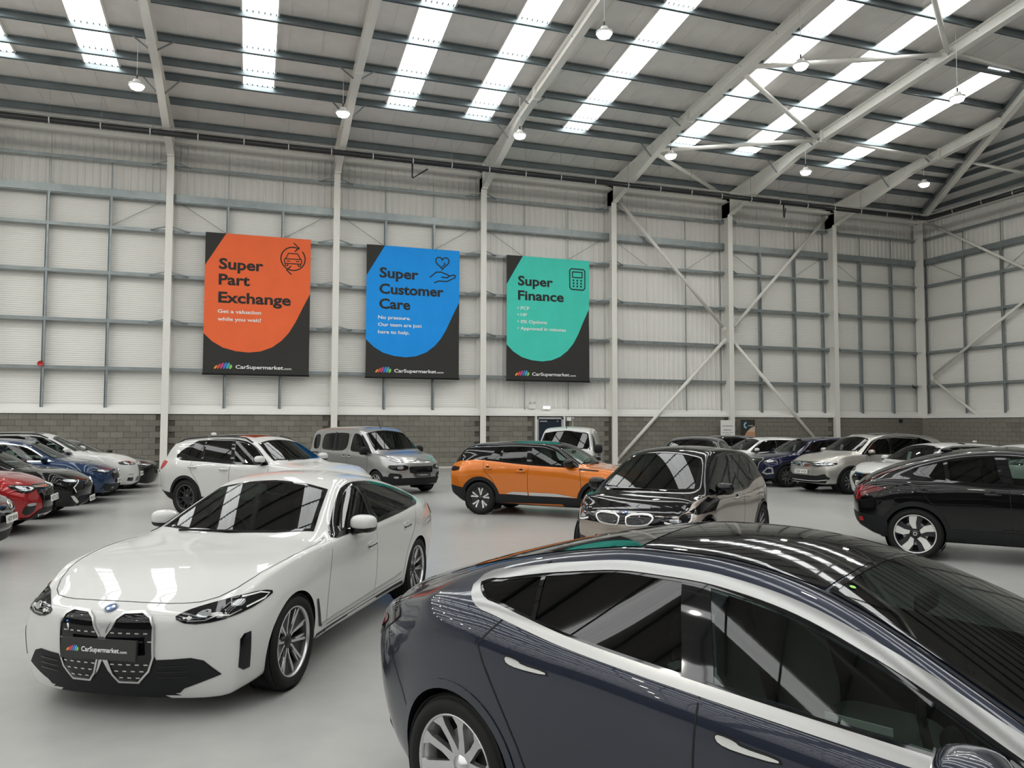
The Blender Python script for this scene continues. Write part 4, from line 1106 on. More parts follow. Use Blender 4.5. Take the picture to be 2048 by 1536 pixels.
def interior(c, zf=.32, xs=.05, seat='interior', dash=1.0, xd=1.0, zd=.93, rhd=True, wheel='interior', xr_=-.95, wy=.36, rear=True):
    W = c.W-.12
    I = empty('cabin', c.root)
    MB().box((-.2, 0, zf), (2.6, 2*W-.2, .04)).build('cabin_floor', 'interior', I)
    MB().box((xd+.1, 0, zd-.13), (.5, 2*W-.20, .22)).build('dashboard', 'interior', I)
    for y in (wy, -wy):
        blob('front_seat', (.52, .50, .20), seat, I, (xs+.1, y, zf+.22), None, 4, 8)
        Mt = Matrix.Rotation(R(-18), 3, 'Y'); blob('front_seat_back', (.16, .48, .66), seat, I, (xs-.26, y, zf+.55), Mt, 4, 8)
        blob('headrest', (.10, .26, .18), seat, I, (xs-.40, y, zf+.98), Mt, 4, 8)
    if rear:
        blob('rear_bench', (.5, 2*W-.35, .2), seat, I, (xr_+.15, 0, zf+.22), None, 5, 8); blob('rear_seat_back', (.16, 2*W-.35, .60), seat, I, (xr_-.22, 0, zf+.52), Matrix.Rotation(R(-22), 3, 'Y'), 5, 8)
    y = -wy if rhd else wy
    M = Matrix.Translation((xd-.33, y, zd-.06)) @ Matrix.Rotation(R(65), 4, 'Y')
    MB().tube([M @ Vector((.185*math.cos(a), .185*math.sin(a), 0)) for a in np.linspace(0, 2*math.pi, 25)], .016, 6, False).build('steering_wheel', wheel, I, True)
    blob('steering_hub', (.13, .16, .05), wheel, I, (xd-.32, y, zd-.06), Matrix.Rotation(R(65), 3, 'Y'), 3, 8)
    blob('rear_view_mirror', (.04, .24, .07), 'interior', I, (c.sp.get('xmir', .62), 0, c.sp.get('zmir', 1.25)), None, 4, 8)
    return I
def wipers(c, x, z, y0=.55):
    for a in ((.10, -.45), (-.45, .05)):
        P = []
        for t2 in np.linspace(0, 1, 8):
            y = a[0]+(a[1]-a[0])*t2; co, no = c.hit((x, y, z-.008*0+.012*t2), dirs(0, 50)[0]); P.append(co+no*.014)
        MB().tube(P, .007, 5).build('wiper', 'rubber', c.root)
# ------------------------------------------------------------------ the white saloon in front
FAST = dict(axle=1.428, rw=.335,
 zt=[(-2.51, 1.0), (-2.38, 1.07), (-2.1, 1.135), (-1.6, 1.27), (-1.1, 1.385), (-.55, 1.445), (-.3, 1.448), (-.05, 1.415), (.2, 1.325), (.55, 1.155), (.84, 1.01), (1.0, .978), (1.45, .92), (1.9, .835), (2.15, .755), (2.27, .70)],
 zb=[(-2.51, .94), (-2.1, 1.0), (-1.6, 1.005), (-.9, .975), (0, .95), (.7, .94), (1.1, .925), (1.5, .88), (1.9, .795), (2.27, .67)],
 zr=[(-2.51, .955), (-2.2, 1.03), (-2.0, 1.08), (-1.6, 1.185), (-1.1, 1.295), (-.6, 1.362), (-.3, 1.372), (-.08, 1.345), (.15, 1.26), (.45, 1.115), (.72, .975), (.88, .945), (1.1, .935), (1.5, .89), (1.9, .81), (2.27, .685)],
 wb=[(-2.51, .70), (-2.1, .80), (-1.5, .865), (0, .885), (.8, .872), (1.45, .85), (1.9, .81), (2.27, .74)],
 wr=[(-2.51, .60), (-2.1, .66), (-1.6, .62), (-.8, .575), (-.1, .580), (.15, .62), (.45, .695), (.72, .765), (1.1, .785), (1.5, .765), (1.9, .72), (2.27, .64)],
 wm=[(-2.51, .76), (-2.2, .86), (-1.43, .925), (-.6, .90), (.6, .90), (1.43, .925), (1.9, .895), (2.27, .82)],
 zs=[(-2.51, .36), (-2.2, .25), (-1.9, .20), (1.7, .18), (2.0, .15), (2.27, .12)],
 xf=[(.10, 2.19), (.3, 2.25), (.5, 2.27), (.64, 2.265), (.74, 2.20)], xr=[(.3, -2.42), (.5, -2.48), (.9, -2.51), (1.08, -2.46)], kf=(.34, 2.4), kr=(.22, 3.0), xmir=.2, zmir=1.24)
def build_i4():
    c = CarB('saloon_car', 'white fastback saloon with tall twin grilles and a dealer plate in the left foreground', (-34.99, -25.59), -119.7, FAST, 'paint_white', 2)
    c.dlo(.66, -1.52, -1.42, .045, .03, [(-.26, -.42, .085)], trimw=.035, curve=[(-1.62, 1.055), (-1.66, 1.09), (-1.58, 1.13), (-1.5, 1.155)])
    ws = [(.86, 0, 1.005), (.79, .40, .99), (.66, .69, .965), (.40, .62, 1.10), (.07, .535, 1.275), (.05, .3, 1.335), (.04, 0, 1.36)]
    c.patch('windscreen', ws, 0, 50, 'glass', .003, sym=True, cut=.03)
    c.patch('windscreen_frit', ws, 0, 50, 'gloss_black', .0045, sym=True, ring=.035)
    c.patch('rear_window', [(-2.05, 0, 1.13), (-2.0, .48, 1.11), (-1.4, .46, 1.28), (-1.15, .42, 1.35), (-1.12, 0, 1.38)], 180, 70, 'glass_dark', .003, sym=True)
    # headlights
    hl = [(2.20, .44, .662), (2.15, .52, .612), (2.05, .66, .616), (1.92, .80, .664), (1.80, .86, .71), (1.70, .885, .752), (1.80, .85, .778), (1.95, .76, .765), (2.10, .60, .728), (2.16, .51, .70)]
    c.patch('headlight', hl, 35, 12, 'lamp_dark', .006, round=1, mirror=True, thick=.01)
    c.ribbon('headlight_trim', [(1.92, .79, .685), (1.80, .858, .722), (1.755, .87, .748), (1.82, .84, .765), (1.93, .77, .752)], .010, 35, 12, 'emblem_white', .009, mirror=True)
    c.ribbon('headlight_bar', [(2.15, .51, .635), (2.09, .60, .632), (2.05, .655, .655), (1.99, .71, .645), (1.94, .765, .672)], .007, 35, 12, 'satin', .009, mirror=True)
    for k, (x, y, z) in enumerate(((2.09, .60, .668), (1.94, .755, .712))):
        P = [(x+.03, y-.05, z-.012), (x+.0, y-.0, z-.022), (x-.02, y+.03, z+.0), (x-.02, y+.03, z+.03), (x+.02, y-.03, z+.018)]
        c.patch('headlight_lens', P, 35, 12, 'lamp_clear', .009, round=1, mirror=True)
    # kidney grilles
    kd = [(.06, .60), (.085, .655), (.13, .685), (.25, .69), (.305, .665), (.335, .61), (.335, .42), (.305, .335), (.235, .262), (.105, .262), (.065, .31), (.035, .40), (.022, .46), (.022, .55)]
    for s_ in (1, -1):
        P = [(2.3, s_*a, b2) for a, b2 in kd]
        g = c.patch('grille', P, 0, 0, 'gloss_black', .008)
        c.patch('grille_surround', P, 0, 0, 'satin', .016, grow=.006, ring=.012, parent=g, thick=.014)
        for r_ in range(5):
            z = .29+.042*r_ if r_ < 3 else .52+.05*(r_-3)
            for q in range(5):
                y = .055+.055*q+(.027 if r_ % 2 else 0)
                if pip([(y, z), (y+.026, z)], kd).all() and not (z > .4 and r_ < 3): c.patch('grille_bar', [(2.3, s_*y, z-.004), (2.3, s_*(y+.026), z-.004), (2.3, s_*(y+.026), z+.004), (2.3, s_*y, z+.004)], 0, 0, 'satin', .011, parent=g)
    c.patch('grille_divider', [(2.3, .020, .585), (2.3, .05, .635), (2.3, -.05, .635), (2.3, -.020, .585), (2.3, -.018, .42), (2.3, -.06, .30), (2.3, -.035, .33), (2.3, 0, .40), (2.3, .035, .33), (2.3, .06, .30), (2.3, .018, .42)], 0, 0, 'satin', .010)
    lo = [(2.2, 0, .43), (2.2, .34, .43), (2.2, .35, .405), (2.2, .55, .405), (2.15, .62, .385), (2.1, .71, .285), (2.2, .50, .205), (2.2, .47, .175), (2.2, 0, .165)]
    c.patch('lower_intake', lo, 0, -6, 'trim_black', .005, sym=True, thick=.01)
    for z in (.29, .325, .36): c.ribbon('intake_slat', [(2.2, .36, z), (2.15, .54, z)], .008, 0, 0, 'gloss_black', .010, mirror=True)
    c.patch('air_curtain', [(1.97, .80, .53), (1.93, .835, .535), (1.93, .835, .30), (1.97, .805, .295), (2.0, .785, .32), (1.995, .785, .50)], 50, 0, 'gloss_black', .005, mirror=True, thick=.012)
    # bonnet and panel gaps
    c.ribbon('bonnet_gap', [(.72, .79, 1), (.9, .815, 1), (1.15, .82, 1), (1.45, .80, 1), (1.80, .72, 1), (2.02, .58, 1), (2.10, .40, .9), (2.125, .2, .9), (2.13, 0, .9)], .005, 0, 90, mirror=True, round=1)
    for ln in ([(.74, .94), (.84, .70), (.86, .45), (.82, .30)], [(-.20, .955), (-.23, .6), (-.22, .30)], [(-1.42, 1.0), (-1.28, .80), (-1.06, .60), (-1.0, .32)], [(.82, .30), (-.98, .32)]):
        c.ribbon('door_gap', ln, .0045, 90, 0, 'seam', .0015, 'xz', True, round=1)
        c.patch('air_breather', [(1.06, .56), (1.09, .56), (.99, .33), (.93, .315), (.955, .345)], 90, 0, 'gloss_black', .006, 'xz', mirror=True)
    c.patch('sill_blade', [(.93, .335), (-.80, .37), (-.98, .395), (-.85, .345), (.93, .308)], 90, 0, 'satin', .005, 'xz', mirror=True)
    c.patch('sill_trim', [(1.0, .27), (-1.0, .29), (-1.06, .2), (1.05, .19)], 90, 0, 'trim_black', .006, 'xz', mirror=True, thick=.012)
    for x, z in ((-.08, .815), (-1.06, .865)):
        P = [(x-.13, z-.018), (x+.10, z-.026), (x+.10, z+.016), (x-.13, z+.024)]
        c.patch('door_handle', P, 90, 0, 'paint_white', .008, 'xz', mirror=True, round=1, thick=.008)
        c.patch('handle_recess', [(x-.11, z-.020), (x+.085, z-.028), (x+.06, z-.062), (x-.06, z-.058)], 90, 0, 'light_grey', .002, 'xz', mirror=True, round=1)
        c.ribbon('handle_gap', [(x-.12, z-.022), (x+.095, z-.030)], .010, 90, 0, 'seam', .0075, 'xz', True)
    c.patch('door_mirror_base', [(.66, .965), (.50, .965), (.44, 1.02), (.54, 1.05)], 90, 0, 'gloss_black', .006, 'xz', mirror=True)
    c.patch('tail_light', [(-2.46, .60, .80), (-2.42, .72, .79), (-2.25, .86, .86), (-2.12, .89, .93), (-2.30, .83, .95), (-2.44, .66, .93)], 140, 0, 'tail_red', .006, mirror=True)
    c.ribbon('boot_gap', [(-2.0, .60, 1.1), (-2.3, .64, 1.05), (-2.44, .5, 1.0)], .006, 180, 60, mirror=True)
    c.ribbon('parking_sensor', [(2.2, .66+.013*math.cos(a), .50+.013*math.sin(a)) for a in np.linspace(0, 6.283, 13)], .0025, 0, 0, 'light_grey', .002, mirror=True, step=.01)
    c.finish(.355, depth=.34, lip=lambda V: (V[:, 2] < .215) & (V[:, 0] > 1.95) & (np.abs(V[:, 1]) < .50))
    add_wheels(c, .335, .246, .245, 'double_y', 'alloy', .905, (1,), ang=8)
    mirrors(c, .30, .975, 'paint_white', None, (.17, .235, .145))
    interior(c, .30, -.3, 'interior', 1, .55, .93, xr_=-1.2)
    wipers(c, .84, 1.0)
    roundel(c, 2.2, .705, .042)
    plate(c, 2.305, .475, '', kind='dealer', tilt=-2, w_=.54, h_=.125)
    b_, P = badge_frame(c, (2.3, -.27, .595), 0, 0, 'badge'); strokes([[(.012, -.03), (-.004, .015)]], .014, P, 'satin', b_); strokes([[(-.008, .024), (-.011, .034)]], .014, P, 'c_blue', b_)
    return c
build_i4()
# ------------------------------------------------------------------ the dark blue-grey saloon on the right
TES = dict(axle=1.4375, rw=.332,
 zt=[(-2.34, .985), (-2.27, 1.05), (-2.1, 1.095), (-1.85, 1.16), (-1.4, 1.29), (-1.0, 1.385), (-.65, 1.437), (-.4, 1.443), (-.15, 1.425), (.1, 1.372), (.4, 1.265), (.8, 1.09), (1.08, .965), (1.22, .93), (1.6, .875), (1.95, .785), (2.15, .70), (2.28, .61)],
 zb=[(-2.34, .90), (-2.15, .955), (-1.9, 1.01), (-1.55, 1.075), (-1.3, 1.07), (-1.1, 1.042), (-.8, 1.0), (-.2, .957), (.5, .92), (.95, .90), (1.25, .88), (1.7, .82), (2.1, .69), (2.28, .57)],
 zr=[(-2.34, .92), (-2.2, .985), (-2.0, 1.055), (-1.8, 1.115), (-1.4, 1.225), (-.95, 1.32), (-.6, 1.362), (-.35, 1.362), (-.1, 1.338), (.1, 1.298), (.35, 1.215), (.7, 1.05), (.98, .92), (1.12, .895), (1.3, .882), (1.7, .832), (2.1, .705), (2.28, .585)],
 wb=[(-2.34, .70), (-2.05, .80), (-1.6, .855), (-.5, .868), (.6, .866), (1.1, .85), (1.6, .82), (2.0, .77), (2.28, .68)],
 wr=[(-2.34, .60), (-2.05, .65), (-1.7, .635), (-1.0, .60), (-.4, .575), (.05, .59), (.4, .65), (.7, .71), (.98, .77), (1.3, .775), (1.75, .73), (2.1, .66), (2.28, .56)],
 wm=[(-2.34, .76), (-2.15, .855), (-1.44, .925), (-.6, .908), (.6, .908), (1.44, .92), (1.9, .885), (2.28, .76)],
 zs=[(-2.34, .36), (-2.15, .25), (-1.9, .19), (1.9, .18), (2.28, .17)],
 xf=[(.15, 2.18), (.35, 2.28), (.5, 2.275), (.62, 2.22)], xr=[(.3, -2.26), (.5, -2.32), (.85, -2.33), (1.03, -2.29)], kf=(.36, 2.2), kr=(.24, 2.6), shoulder=.05, xmir=.30, zmir=1.22)
def build_tesla():
    c = CarB('saloon_car', 'dark blue grey saloon with black glass roof and chrome window surround in the right foreground', (-32.89, -30.51), -62.6, TES, 'paint_slate', 2)
    c.dlo(.93, -1.31, -1.30, lambda x: .045+.027*min(1, max(0, (.75-x)/.5)), .035, [(-.215, -.335, .125)], mats=['glass', 'glass_dark'], trimw=.012, curve=[(-1.385, 1.135), (-1.405, 1.152), (-1.375, 1.168)])
    ring = smooth_poly(offset_poly(c.dlo_poly, .022), 1)
    c.ribbon('window_surround', ring, .036, 90, 0, 'satin_bright', .010, 'xz', True, True, thick=.014)
    c.ribbon('window_pillar_gap', [(-1.01, 1.06), (-1.09, 1.275)], .022, 90, 0, 'gloss_black', .006, 'xz', True)
    ws = [(1.23, 0, .94), (1.13, .45, .935), (.96, .70, .92), (.65, .635, 1.075), (.33, .56, 1.225), (.12, .515, 1.30), (.13, .3, 1.345), (.135, 0, 1.365)]
    c.patch('windscreen', ws, 0, 55, 'glass_clear', .0035, sym=True, cut=.025)
    c.patch('windscreen_frit', ws, 0, 55, 'gloss_black', .005, sym=True, ring=.02)
    rf = [(.128, 0, 1.4), (.123, .3, 1.4), (.113, .515, 1.36), (-.2, .505, 1.38), (-.66, .515, 1.36), (-.66, 0, 1.42)]
    c.patch('roof_glass', rf, 0, 90, 'gloss_black', .0035, sym=True)
    rg = [(-.672, 0, 1.42), (-.672, .51, 1.36), (-1.2, .535, 1.26), (-1.62, .56, 1.15), (-1.9, .50, 1.09), (-1.97, .25, 1.1), (-1.98, 0, 1.11)]
    c.patch('rear_window', rg, 0, 90, 'gloss_black', .0035, sym=True)
    c.ribbon('roof_gap', [(.94, .72, 1), (.65, .65, 1), (.33, .575, 1), (.1, .53, 1), (-.2, .52, 1), (-.66, .535, 1), (-1.2, .56, 1), (-1.62, .585, 1)], .010, 0, 90, 'seam', .0025, mirror=True, round=1)
    for ln in ([(.90, .905), (.95, .70), (.95, .45), (.93, .28)], [(-.19, .965), (-.20, .6), (-.20, .28)], [(-1.14, 1.07), (-1.26, .945), (-1.265, .92), (-1.12, .70), (-1.0, .50), (-.92, .28)], [(.93, .28), (-.92, .28)]):
        c.ribbon('door_gap', ln, .008, 90, 0, 'seam', .0018, 'xz', True, round=1)
    c.ribbon('boot_gap', [(-1.50, .60, 1.20), (-1.8, .69, 1.09), (-2.1, .76, 1.0), (-2.30, .70, .95)], .007, 130, 45, mirror=True, round=1)
    c.ribbon('bumper_gap', [(-2.02, .86), (-1.83, .60), (-1.78, .50)], .005, 90, 0, 'seam', .0018, 'xz', True)
    for x, z in ((.0, .835), (-.985, .893)):
        P = [(x-.115, z+.014), (x-.10, z+.022), (x-.04, z+.016), (x-.02, z+.004), (x+.11, z+.001), (x+.115, z-.011), (x-.04, z-.014), (x-.10, z-.006)]
        c.patch('handle_gap', P, 90, 0, 'seam', .002, 'xz', mirror=True, round=1, grow=.006)
        c.patch('door_handle', P, 90, 0, 'chrome', .006, 'xz', mirror=True, round=1, thick=.006)
    tl = [(-2.32, .56, .82), (-2.29, .68, .78), (-2.18, .78, .77), (-2.0, .86, .895), (-1.95, .865, .945), (-2.12, .80, .985), (-2.26, .68, .965), (-2.32, .58, .93)]
    c.patch('tail_light', tl, 140, 5, 'lamp_dark', .006, round=1, mirror=True, thick=.01)
    c.patch('tail_lens', [(-2.29, .66, .82), (-2.22, .74, .80), (-2.08, .81, .87), (-2.12, .80, .90), (-2.24, .73, .885)], 140, 5, 'tail_red', .009, round=1, mirror=True)
    c.patch('headlight', [(2.15, .52, .60), (2.05, .66, .62), (1.85, .80, .70), (1.75, .82, .75), (1.95, .70, .72), (2.12, .55, .65)], 35, 10, 'lamp_dark', .006, round=1, mirror=True)
    c.patch('sill_trim', [(1.06, .25), (-1.06, .25), (-1.08, .185), (1.08, .18)], 90, 0, 'trim_black', .006, 'xz', mirror=True, thick=.012)
    c.patch('rear_diffuser', [(-2.3, 0, .42), (-2.28, .5, .42), (-2.15, .78, .36), (-2.15, .75, .27), (-2.2, 0, .30)], 180, 0, 'trim_black', .006, sym=True, thick=.012)
    c.patch('charge_port_gap', [(-2.06, .885), (-1.88, .86), (-1.86, .78), (-1.98, .78)], 90, 0, 'paint_slate', .002, 'xz', mirror=False)
    plate(c, -2.335, .66, 'LG21 ZHT', tilt=4, rear=True)
    c.patch('sticker', [(.19, -.42, 1.39), (.175, -.405, 1.39), (.16, -.42, 1.39), (.175, -.435, 1.39)], 0, 90, 'c_green', .007, round=2)
    c.finish(.366, depth=.34)
    c.arch_trim(.364, .405, 'paint_slate', off=.005, a0=-18, a1=198, thick=.012)
    add_wheels(c, .332, .243, .245, 'turbine', 'alloy', .905, (-1,), ang=10, face=False)
    mirrors(c, .68, .905, 'paint_slate', None, (.20, .25, .155), 'gloss_black', 'gloss_black')
    I = interior(c, .28, -.12, 'interior_grey', 1, .80, .88, xr_=-1.1)
    MB().box((.50, .0, 1.0), (.02, .38, .24), Matrix.Rotation(R(-8), 3, 'Y')).build('touch_screen', 'gloss_black', I)
    MB().lathe([(0, 0), (.19, 0), (.19, .004), (0, .004)], 28, Matrix.Translation((.15, -.52, .80)) @ Matrix.Rotation(R(80), 4, 'X')).build('paper_disc', 'paper', I)
    MB().box((.25, -.58, .82), (.22, .004, .20), Matrix.Rotation(R(12), 3, 'X')).build('paper_sheet', 'paper', I)
    MB().box((.05, -.70, .86), (.75, .10, .10)).build('door_card', 'interior_grey', I)
    return c
build_tesla()
# ------------------------------------------------------------------ sport utility shape
SUV = dict(axle=1.432, rw=.37,
 zt=[(-2.40, 1.12), (-2.33, 1.27), (-2.2, 1.48), (-2.08, 1.575), (-1.7, 1.63), (-1.0, 1.67), (-.5, 1.676), (-.1, 1.65), (.16, 1.58), (.5, 1.40), (.90, 1.175), (1.05, 1.135), (1.5, 1.09), (1.95, 1.0), (2.15, .92), (2.25, .84)],
 zb=[(-2.40, 1.07), (-2.0, 1.12), (-1.0, 1.10), (-.2, 1.07), (.7, 1.06), (1.2, 1.045), (1.7, .985), (2.05, .90), (2.25, .80)],
 zr=[(-2.40, 1.09), (-2.32, 1.23), (-2.18, 1.42), (-2.0, 1.50), (-1.5, 1.56), (-.8, 1.605), (-.4, 1.605), (-.08, 1.575), (.16, 1.505), (.45, 1.34), (.76, 1.13), (.9, 1.075), (1.2, 1.055), (1.7, .995), (2.05, .91), (2.25, .815)],
 wb=[(-2.40, .78), (-2.0, .86), (-1.4, .895), (0, .90), (.8, .89), (1.4, .88), (1.9, .84), (2.25, .77)],
 wr=[(-2.40, .70), (-2.1, .645), (-1.2, .63), (-.2, .615), (.16, .64), (.45, .71), (.76, .79), (1.2, .80), (1.8, .76), (2.25, .68)],
 wm=[(-2.40, .84), (-2.1, .92), (-1.43, .948), (-.6, .93), (.6, .93), (1.43, .948), (1.95, .905), (2.25, .82)],
 zs=[(-2.40, .45), (-2.2, .32), (-1.9, .27), (1.9, .26), (2.25, .26)],
 xf=[(.2, 2.17), (.4, 2.24), (.6, 2.265), (.8, 2.24), (.9, 2.19)], xr=[(.3, -2.28), (.55, -2.39), (.9, -2.41), (1.12, -2.36)], kf=(.30, 2.6), kr=(.18, 3.2), xmir=.35, zmir=1.42)
WS_SUV = [(.92, 0, 1.165), (.85, .42, 1.155), (.72, .72, 1.12), (.48, .665, 1.28), (.20, .575, 1.475), (.18, .3, 1.53), (.17, 0, 1.55)]
def generic_gaps(c, xs, zt=.98, zl=.32, mirror=True):
    for ln in xs: c.ribbon('door_gap', ln, .008, 90, 0, 'seam', .0018, 'xz', mirror, round=1)
def red_sign(c, x, y, z, rz=0, text='HELLO'):
    """red round card hung behind the glass"""
    t = empty('red_card', c.root, (x, y, z)); t.rotation_euler = (0, 0, R(rz))
    MB().lathe([(0, -.002), (.17, -.002), (.17, .002), (0, .002)], 24, Matrix.Rotation(R(90), 4, 'Z')).build('card', 'red', t)
    MB().prism([(-.20, .02), (-.08, .10), (.10, .13), (.16, .10), (.05, .07), (-.08, .04)], lambda u, v, d: (.006+d, u, v), 0, .003).build('swoosh', 'paper', t)
def price_card(c, x, y, z, rz=0):
    t = empty('price_card', c.root, (x, y, z)); t.rotation_euler = (0, R(-18), R(rz))
    MB().box((0, 0, 0), (.003, .11, .22)).build('card', 'paper', t)
    for k in range(3): MB().box((.003, 0, .06-.05*k), (.002, .08, .015)).build('print_line', 'light_grey', t)
def build_x3(pos, h, label, sides, front):
    c = CarB('sport_utility_car', label, pos, h, SUV, 'paint_white', 2 if not front else 1)
    c.dlo(.74, -1.60, -1.35, .05, .035, [(-.19, -.36, .09), (-1.02, -1.12, .05)], mats=['glass', 'glass_dark', 'glass_dark'], trimw=.04, curve=[(-1.78, 1.20), (-1.80, 1.245), (-1.72, 1.30), (-1.55, 1.41)])
    c.patch('windscreen', WS_SUV, 0, 45, 'glass', .0035, sym=True, cut=.03)
    c.patch('windscreen_frit', WS_SUV, 0, 45, 'gloss_black', .005, sym=True, ring=.04)
    c.patch('sun_roof', [(-.05, 0, 1.66), (-.05, .40, 1.64), (-1.1, .42, 1.64), (-1.1, 0, 1.66)], 0, 90, 'gloss_black', .004, sym=True)
    c.patch('rear_window', [(-2.33, 0, 1.16), (-2.30, .62, 1.18), (-2.18, .55, 1.42), (-2.12, 0, 1.48)], 180, 20, 'glass_dark', .003, sym=True)
    for s_ in (1, -1):
        P = []
        for x in np.linspace(.12, -2.0, 12):
            co, no = c.hit((x, s_*float(c.F['wr'](x))*.97, 2), (0, 0, 1)); P.append(co+np.array([0, 0, .035 if -1.95 < x < .08 else .0]))
        MB().tube(P, .017, 6).build('roof_rail', 'gloss_black', c.root, True)
    blob('roof_aerial', (.16, .06, .07), 'paint_white', c.root, (-1.62, 0, 1.67), None, 2.2, 8)
    generic_gaps(c, ([(.78, 1.06), (.84, .8), (.86, .5), (.83, .36)], [(-.2, 1.08), (-.22, .7), (-.2, .36)], [(-1.28, 1.13), (-1.3, .95), (-1.05, .68), (-.97, .36)]))
    c.patch('sill_trim', [(1.05, .40), (-1.05, .40), (-1.06, .27), (1.06, .26)], 90, 0, 'trim_black', .008, 'xz', mirror=True, thick=.012)
    c.patch('tail_light', [(-2.38, .50, 1.03), (-2.36, .66, 1.10), (-2.22, .84, 1.12), (-2.10, .895, 1.10), (-2.12, .895, 1.02), (-2.24, .86, .93), (-2.36, .72, .92)], 140, 5, 'tail_bright', .008, round=1, mirror=True, thick=.012)
    c.patch('rear_bumper_trim', [(-2.4, 0, .50), (-2.36, .5, .50), (-2.2, .80, .48), (-2.0, .92, .46), (-1.82, .93, .44), (-1.85, .92, .28), (-2.1, .8, .33), (-2.3, 0, .38)], 150, 0, 'trim_black', .007, mirror=True, thick=.012)
    if front:
        kd = [(.03, .60), (.02, .76), (.05, .85), (.24, .87), (.32, .83), (.33, .76), (.29, .64), (.23, .59)]
        for s_ in (1, -1):
            P = [(2.3, s_*a, b2) for a, b2 in kd]
            g = c.patch('grille', P, 0, 0, 'gloss_black', .006); c.patch('grille_surround', P, 0, 0, 'chrome', .012, ring=.022, grow=.01, parent=g)
        hl = [(2.18, .44, .80), (2.05, .63, .775), (1.86, .82, .80), (1.78, .87, .86), (1.95, .77, .905), (2.13, .52, .885)]
        c.patch('headlight', hl, 35, 8, 'lamp_dark', .008, round=1, mirror=True)
        for x, y in ((2.08, .57), (1.95, .72)):
            c.patch('headlight_lens', [(x+.04, y-.05, .80), (x-.03, y+.05, .81), (x-.03, y+.05, .875), (x+.04, y-.05, .87)], 35, 8, 'lamp_clear', .011, round=2, mirror=True)
        c.patch('lower_intake', [(2.2, 0, .47), (2.2, .40, .47), (2.15, .46, .36), (2.15, 0, .34)], 0, 0, 'gloss_black', .006, sym=True)
        c.patch('side_intake', [(2.1, .56, .46), (1.98, .76, .47), (1.97, .76, .38), (2.1, .58, .36)], 30, 0, 'gloss_black', .006, mirror=True)
        c.patch('fog_light', [(2.1, .58, .56), (1.99, .74, .565), (1.99, .745, .53), (2.1, .59, .52)], 30, 0, 'lamp_clear', .007, mirror=True)
        c.patch('skid_plate', [(2.2, 0, .335), (2.15, .5, .335), (2.1, .45, .275), (2.15, 0, .27)], 0, 0, 'satin', .008, sym=True)
        plate(c, 2.29, .53, 'WV19 KFE'); roundel(c, 2.18, .91, .04)
    c.finish(.40, depth=.36)
    if not front: c.arch_trim(.395, .455, 'trim_black')
    else: c.arch_trim(.395, .44, 'trim_black', thick=0)
    add_wheels(c, .37, .255, .245, 'thin_black', 'alloy_dark', .925, sides, ang=20)
    for s_ in sides:      # thin polished edge of the rim
        for xa in (1.432, -1.432):
            mb = MB(); mb.lathe([(.247, 0), (.253, 0), (.253, .004), (.247, .004)], 36, Matrix.Translation((xa, s_*.918, .37)), True); mb.build('rim_edge', 'alloy', c.root)
    mirrors(c, .62, 1.12, 'paint_white', None, (.18, .23, .165))
    handles(c, (-.36, -1.22), lambda x: .975 if x > -.8 else 1.0, 'paint_white', sides if not front else (sides), .23, .034, .035, 'light_grey')
    interior(c, .42, -.25, 'interior', 1, .65, 1.05, xr_=-1.15)
    wipers(c, .90, 1.16)
    return c
build_x3((-34.85, -16.03), -44.1, 'white sport utility car with black wheels, standing behind the white fastback saloon', (-1,), False)
build_x3((-40.35, -9.65), 0, 'white sport utility car with twin grilles, second from the wall in the left row', (-1,), True)
# ------------------------------------------------------------------ orange crossover
HAT = dict(axle=1.3025, rw=.345,
 zt=[(-2.15, 1.04), (-2.08, 1.17), (-1.92, 1.36), (-1.75, 1.465), (-1.3, 1.52), (-.5, 1.55), (0, 1.54), (.3, 1.49), (.6, 1.35), (1.02, 1.085), (1.18, 1.05), (1.6, 1.01), (1.9, .945), (2.03, .88), (2.12, .80)],
 zb=[(-2.15, 1.0), (-1.7, 1.09), (-1.2, 1.12), (-.6, 1.075), (0, 1.035), (.8, 1.01), (1.3, .99), (1.8, .91), (2.12, .76)],
 zr=[(-2.15, 1.02), (-2.06, 1.14), (-1.9, 1.32), (-1.7, 1.40), (-1.2, 1.455), (-.4, 1.485), (0, 1.475), (.3, 1.42), (.55, 1.28), (.86, 1.075), (1.0, 1.02), (1.3, 1.0), (1.8, .925), (2.12, .775)],
 wb=[(-2.15, .70), (-1.8, .79), (-1.3, .83), (0, .845), (.9, .835), (1.4, .82), (1.8, .79), (2.12, .70)],
 wr=[(-2.15, .62), (-1.85, .585), (-1.2, .58), (-.2, .57), (.3, .60), (.6, .675), (.86, .74), (1.3, .745), (1.8, .71), (2.12, .62)],
 wm=[(-2.15, .78), (-1.85, .86), (-1.3, .885), (-.5, .87), (.5, .87), (1.3, .885), (1.8, .85), (2.12, .76)],
 zs=[(-2.15, .40), (-1.95, .28), (-1.75, .24), (1.75, .22), (2.12, .22)],
 xf=[(.2, 2.05), (.4, 2.11), (.6, 2.13), (.75, 2.11), (.86, 2.06)], xr=[(.3, -2.06), (.55, -2.15), (.85, -2.17), (1.05, -2.11)], kf=(.30, 2.5), kr=(.20, 3.0), xmir=.5, zmir=1.32)
WS_HAT = [(1.03, 0, 1.08), (.96, .40, 1.07), (.84, .68, 1.045), (.58, .63, 1.21), (.31, .55, 1.38), (.29, .3, 1.44), (.28, 0, 1.46)]
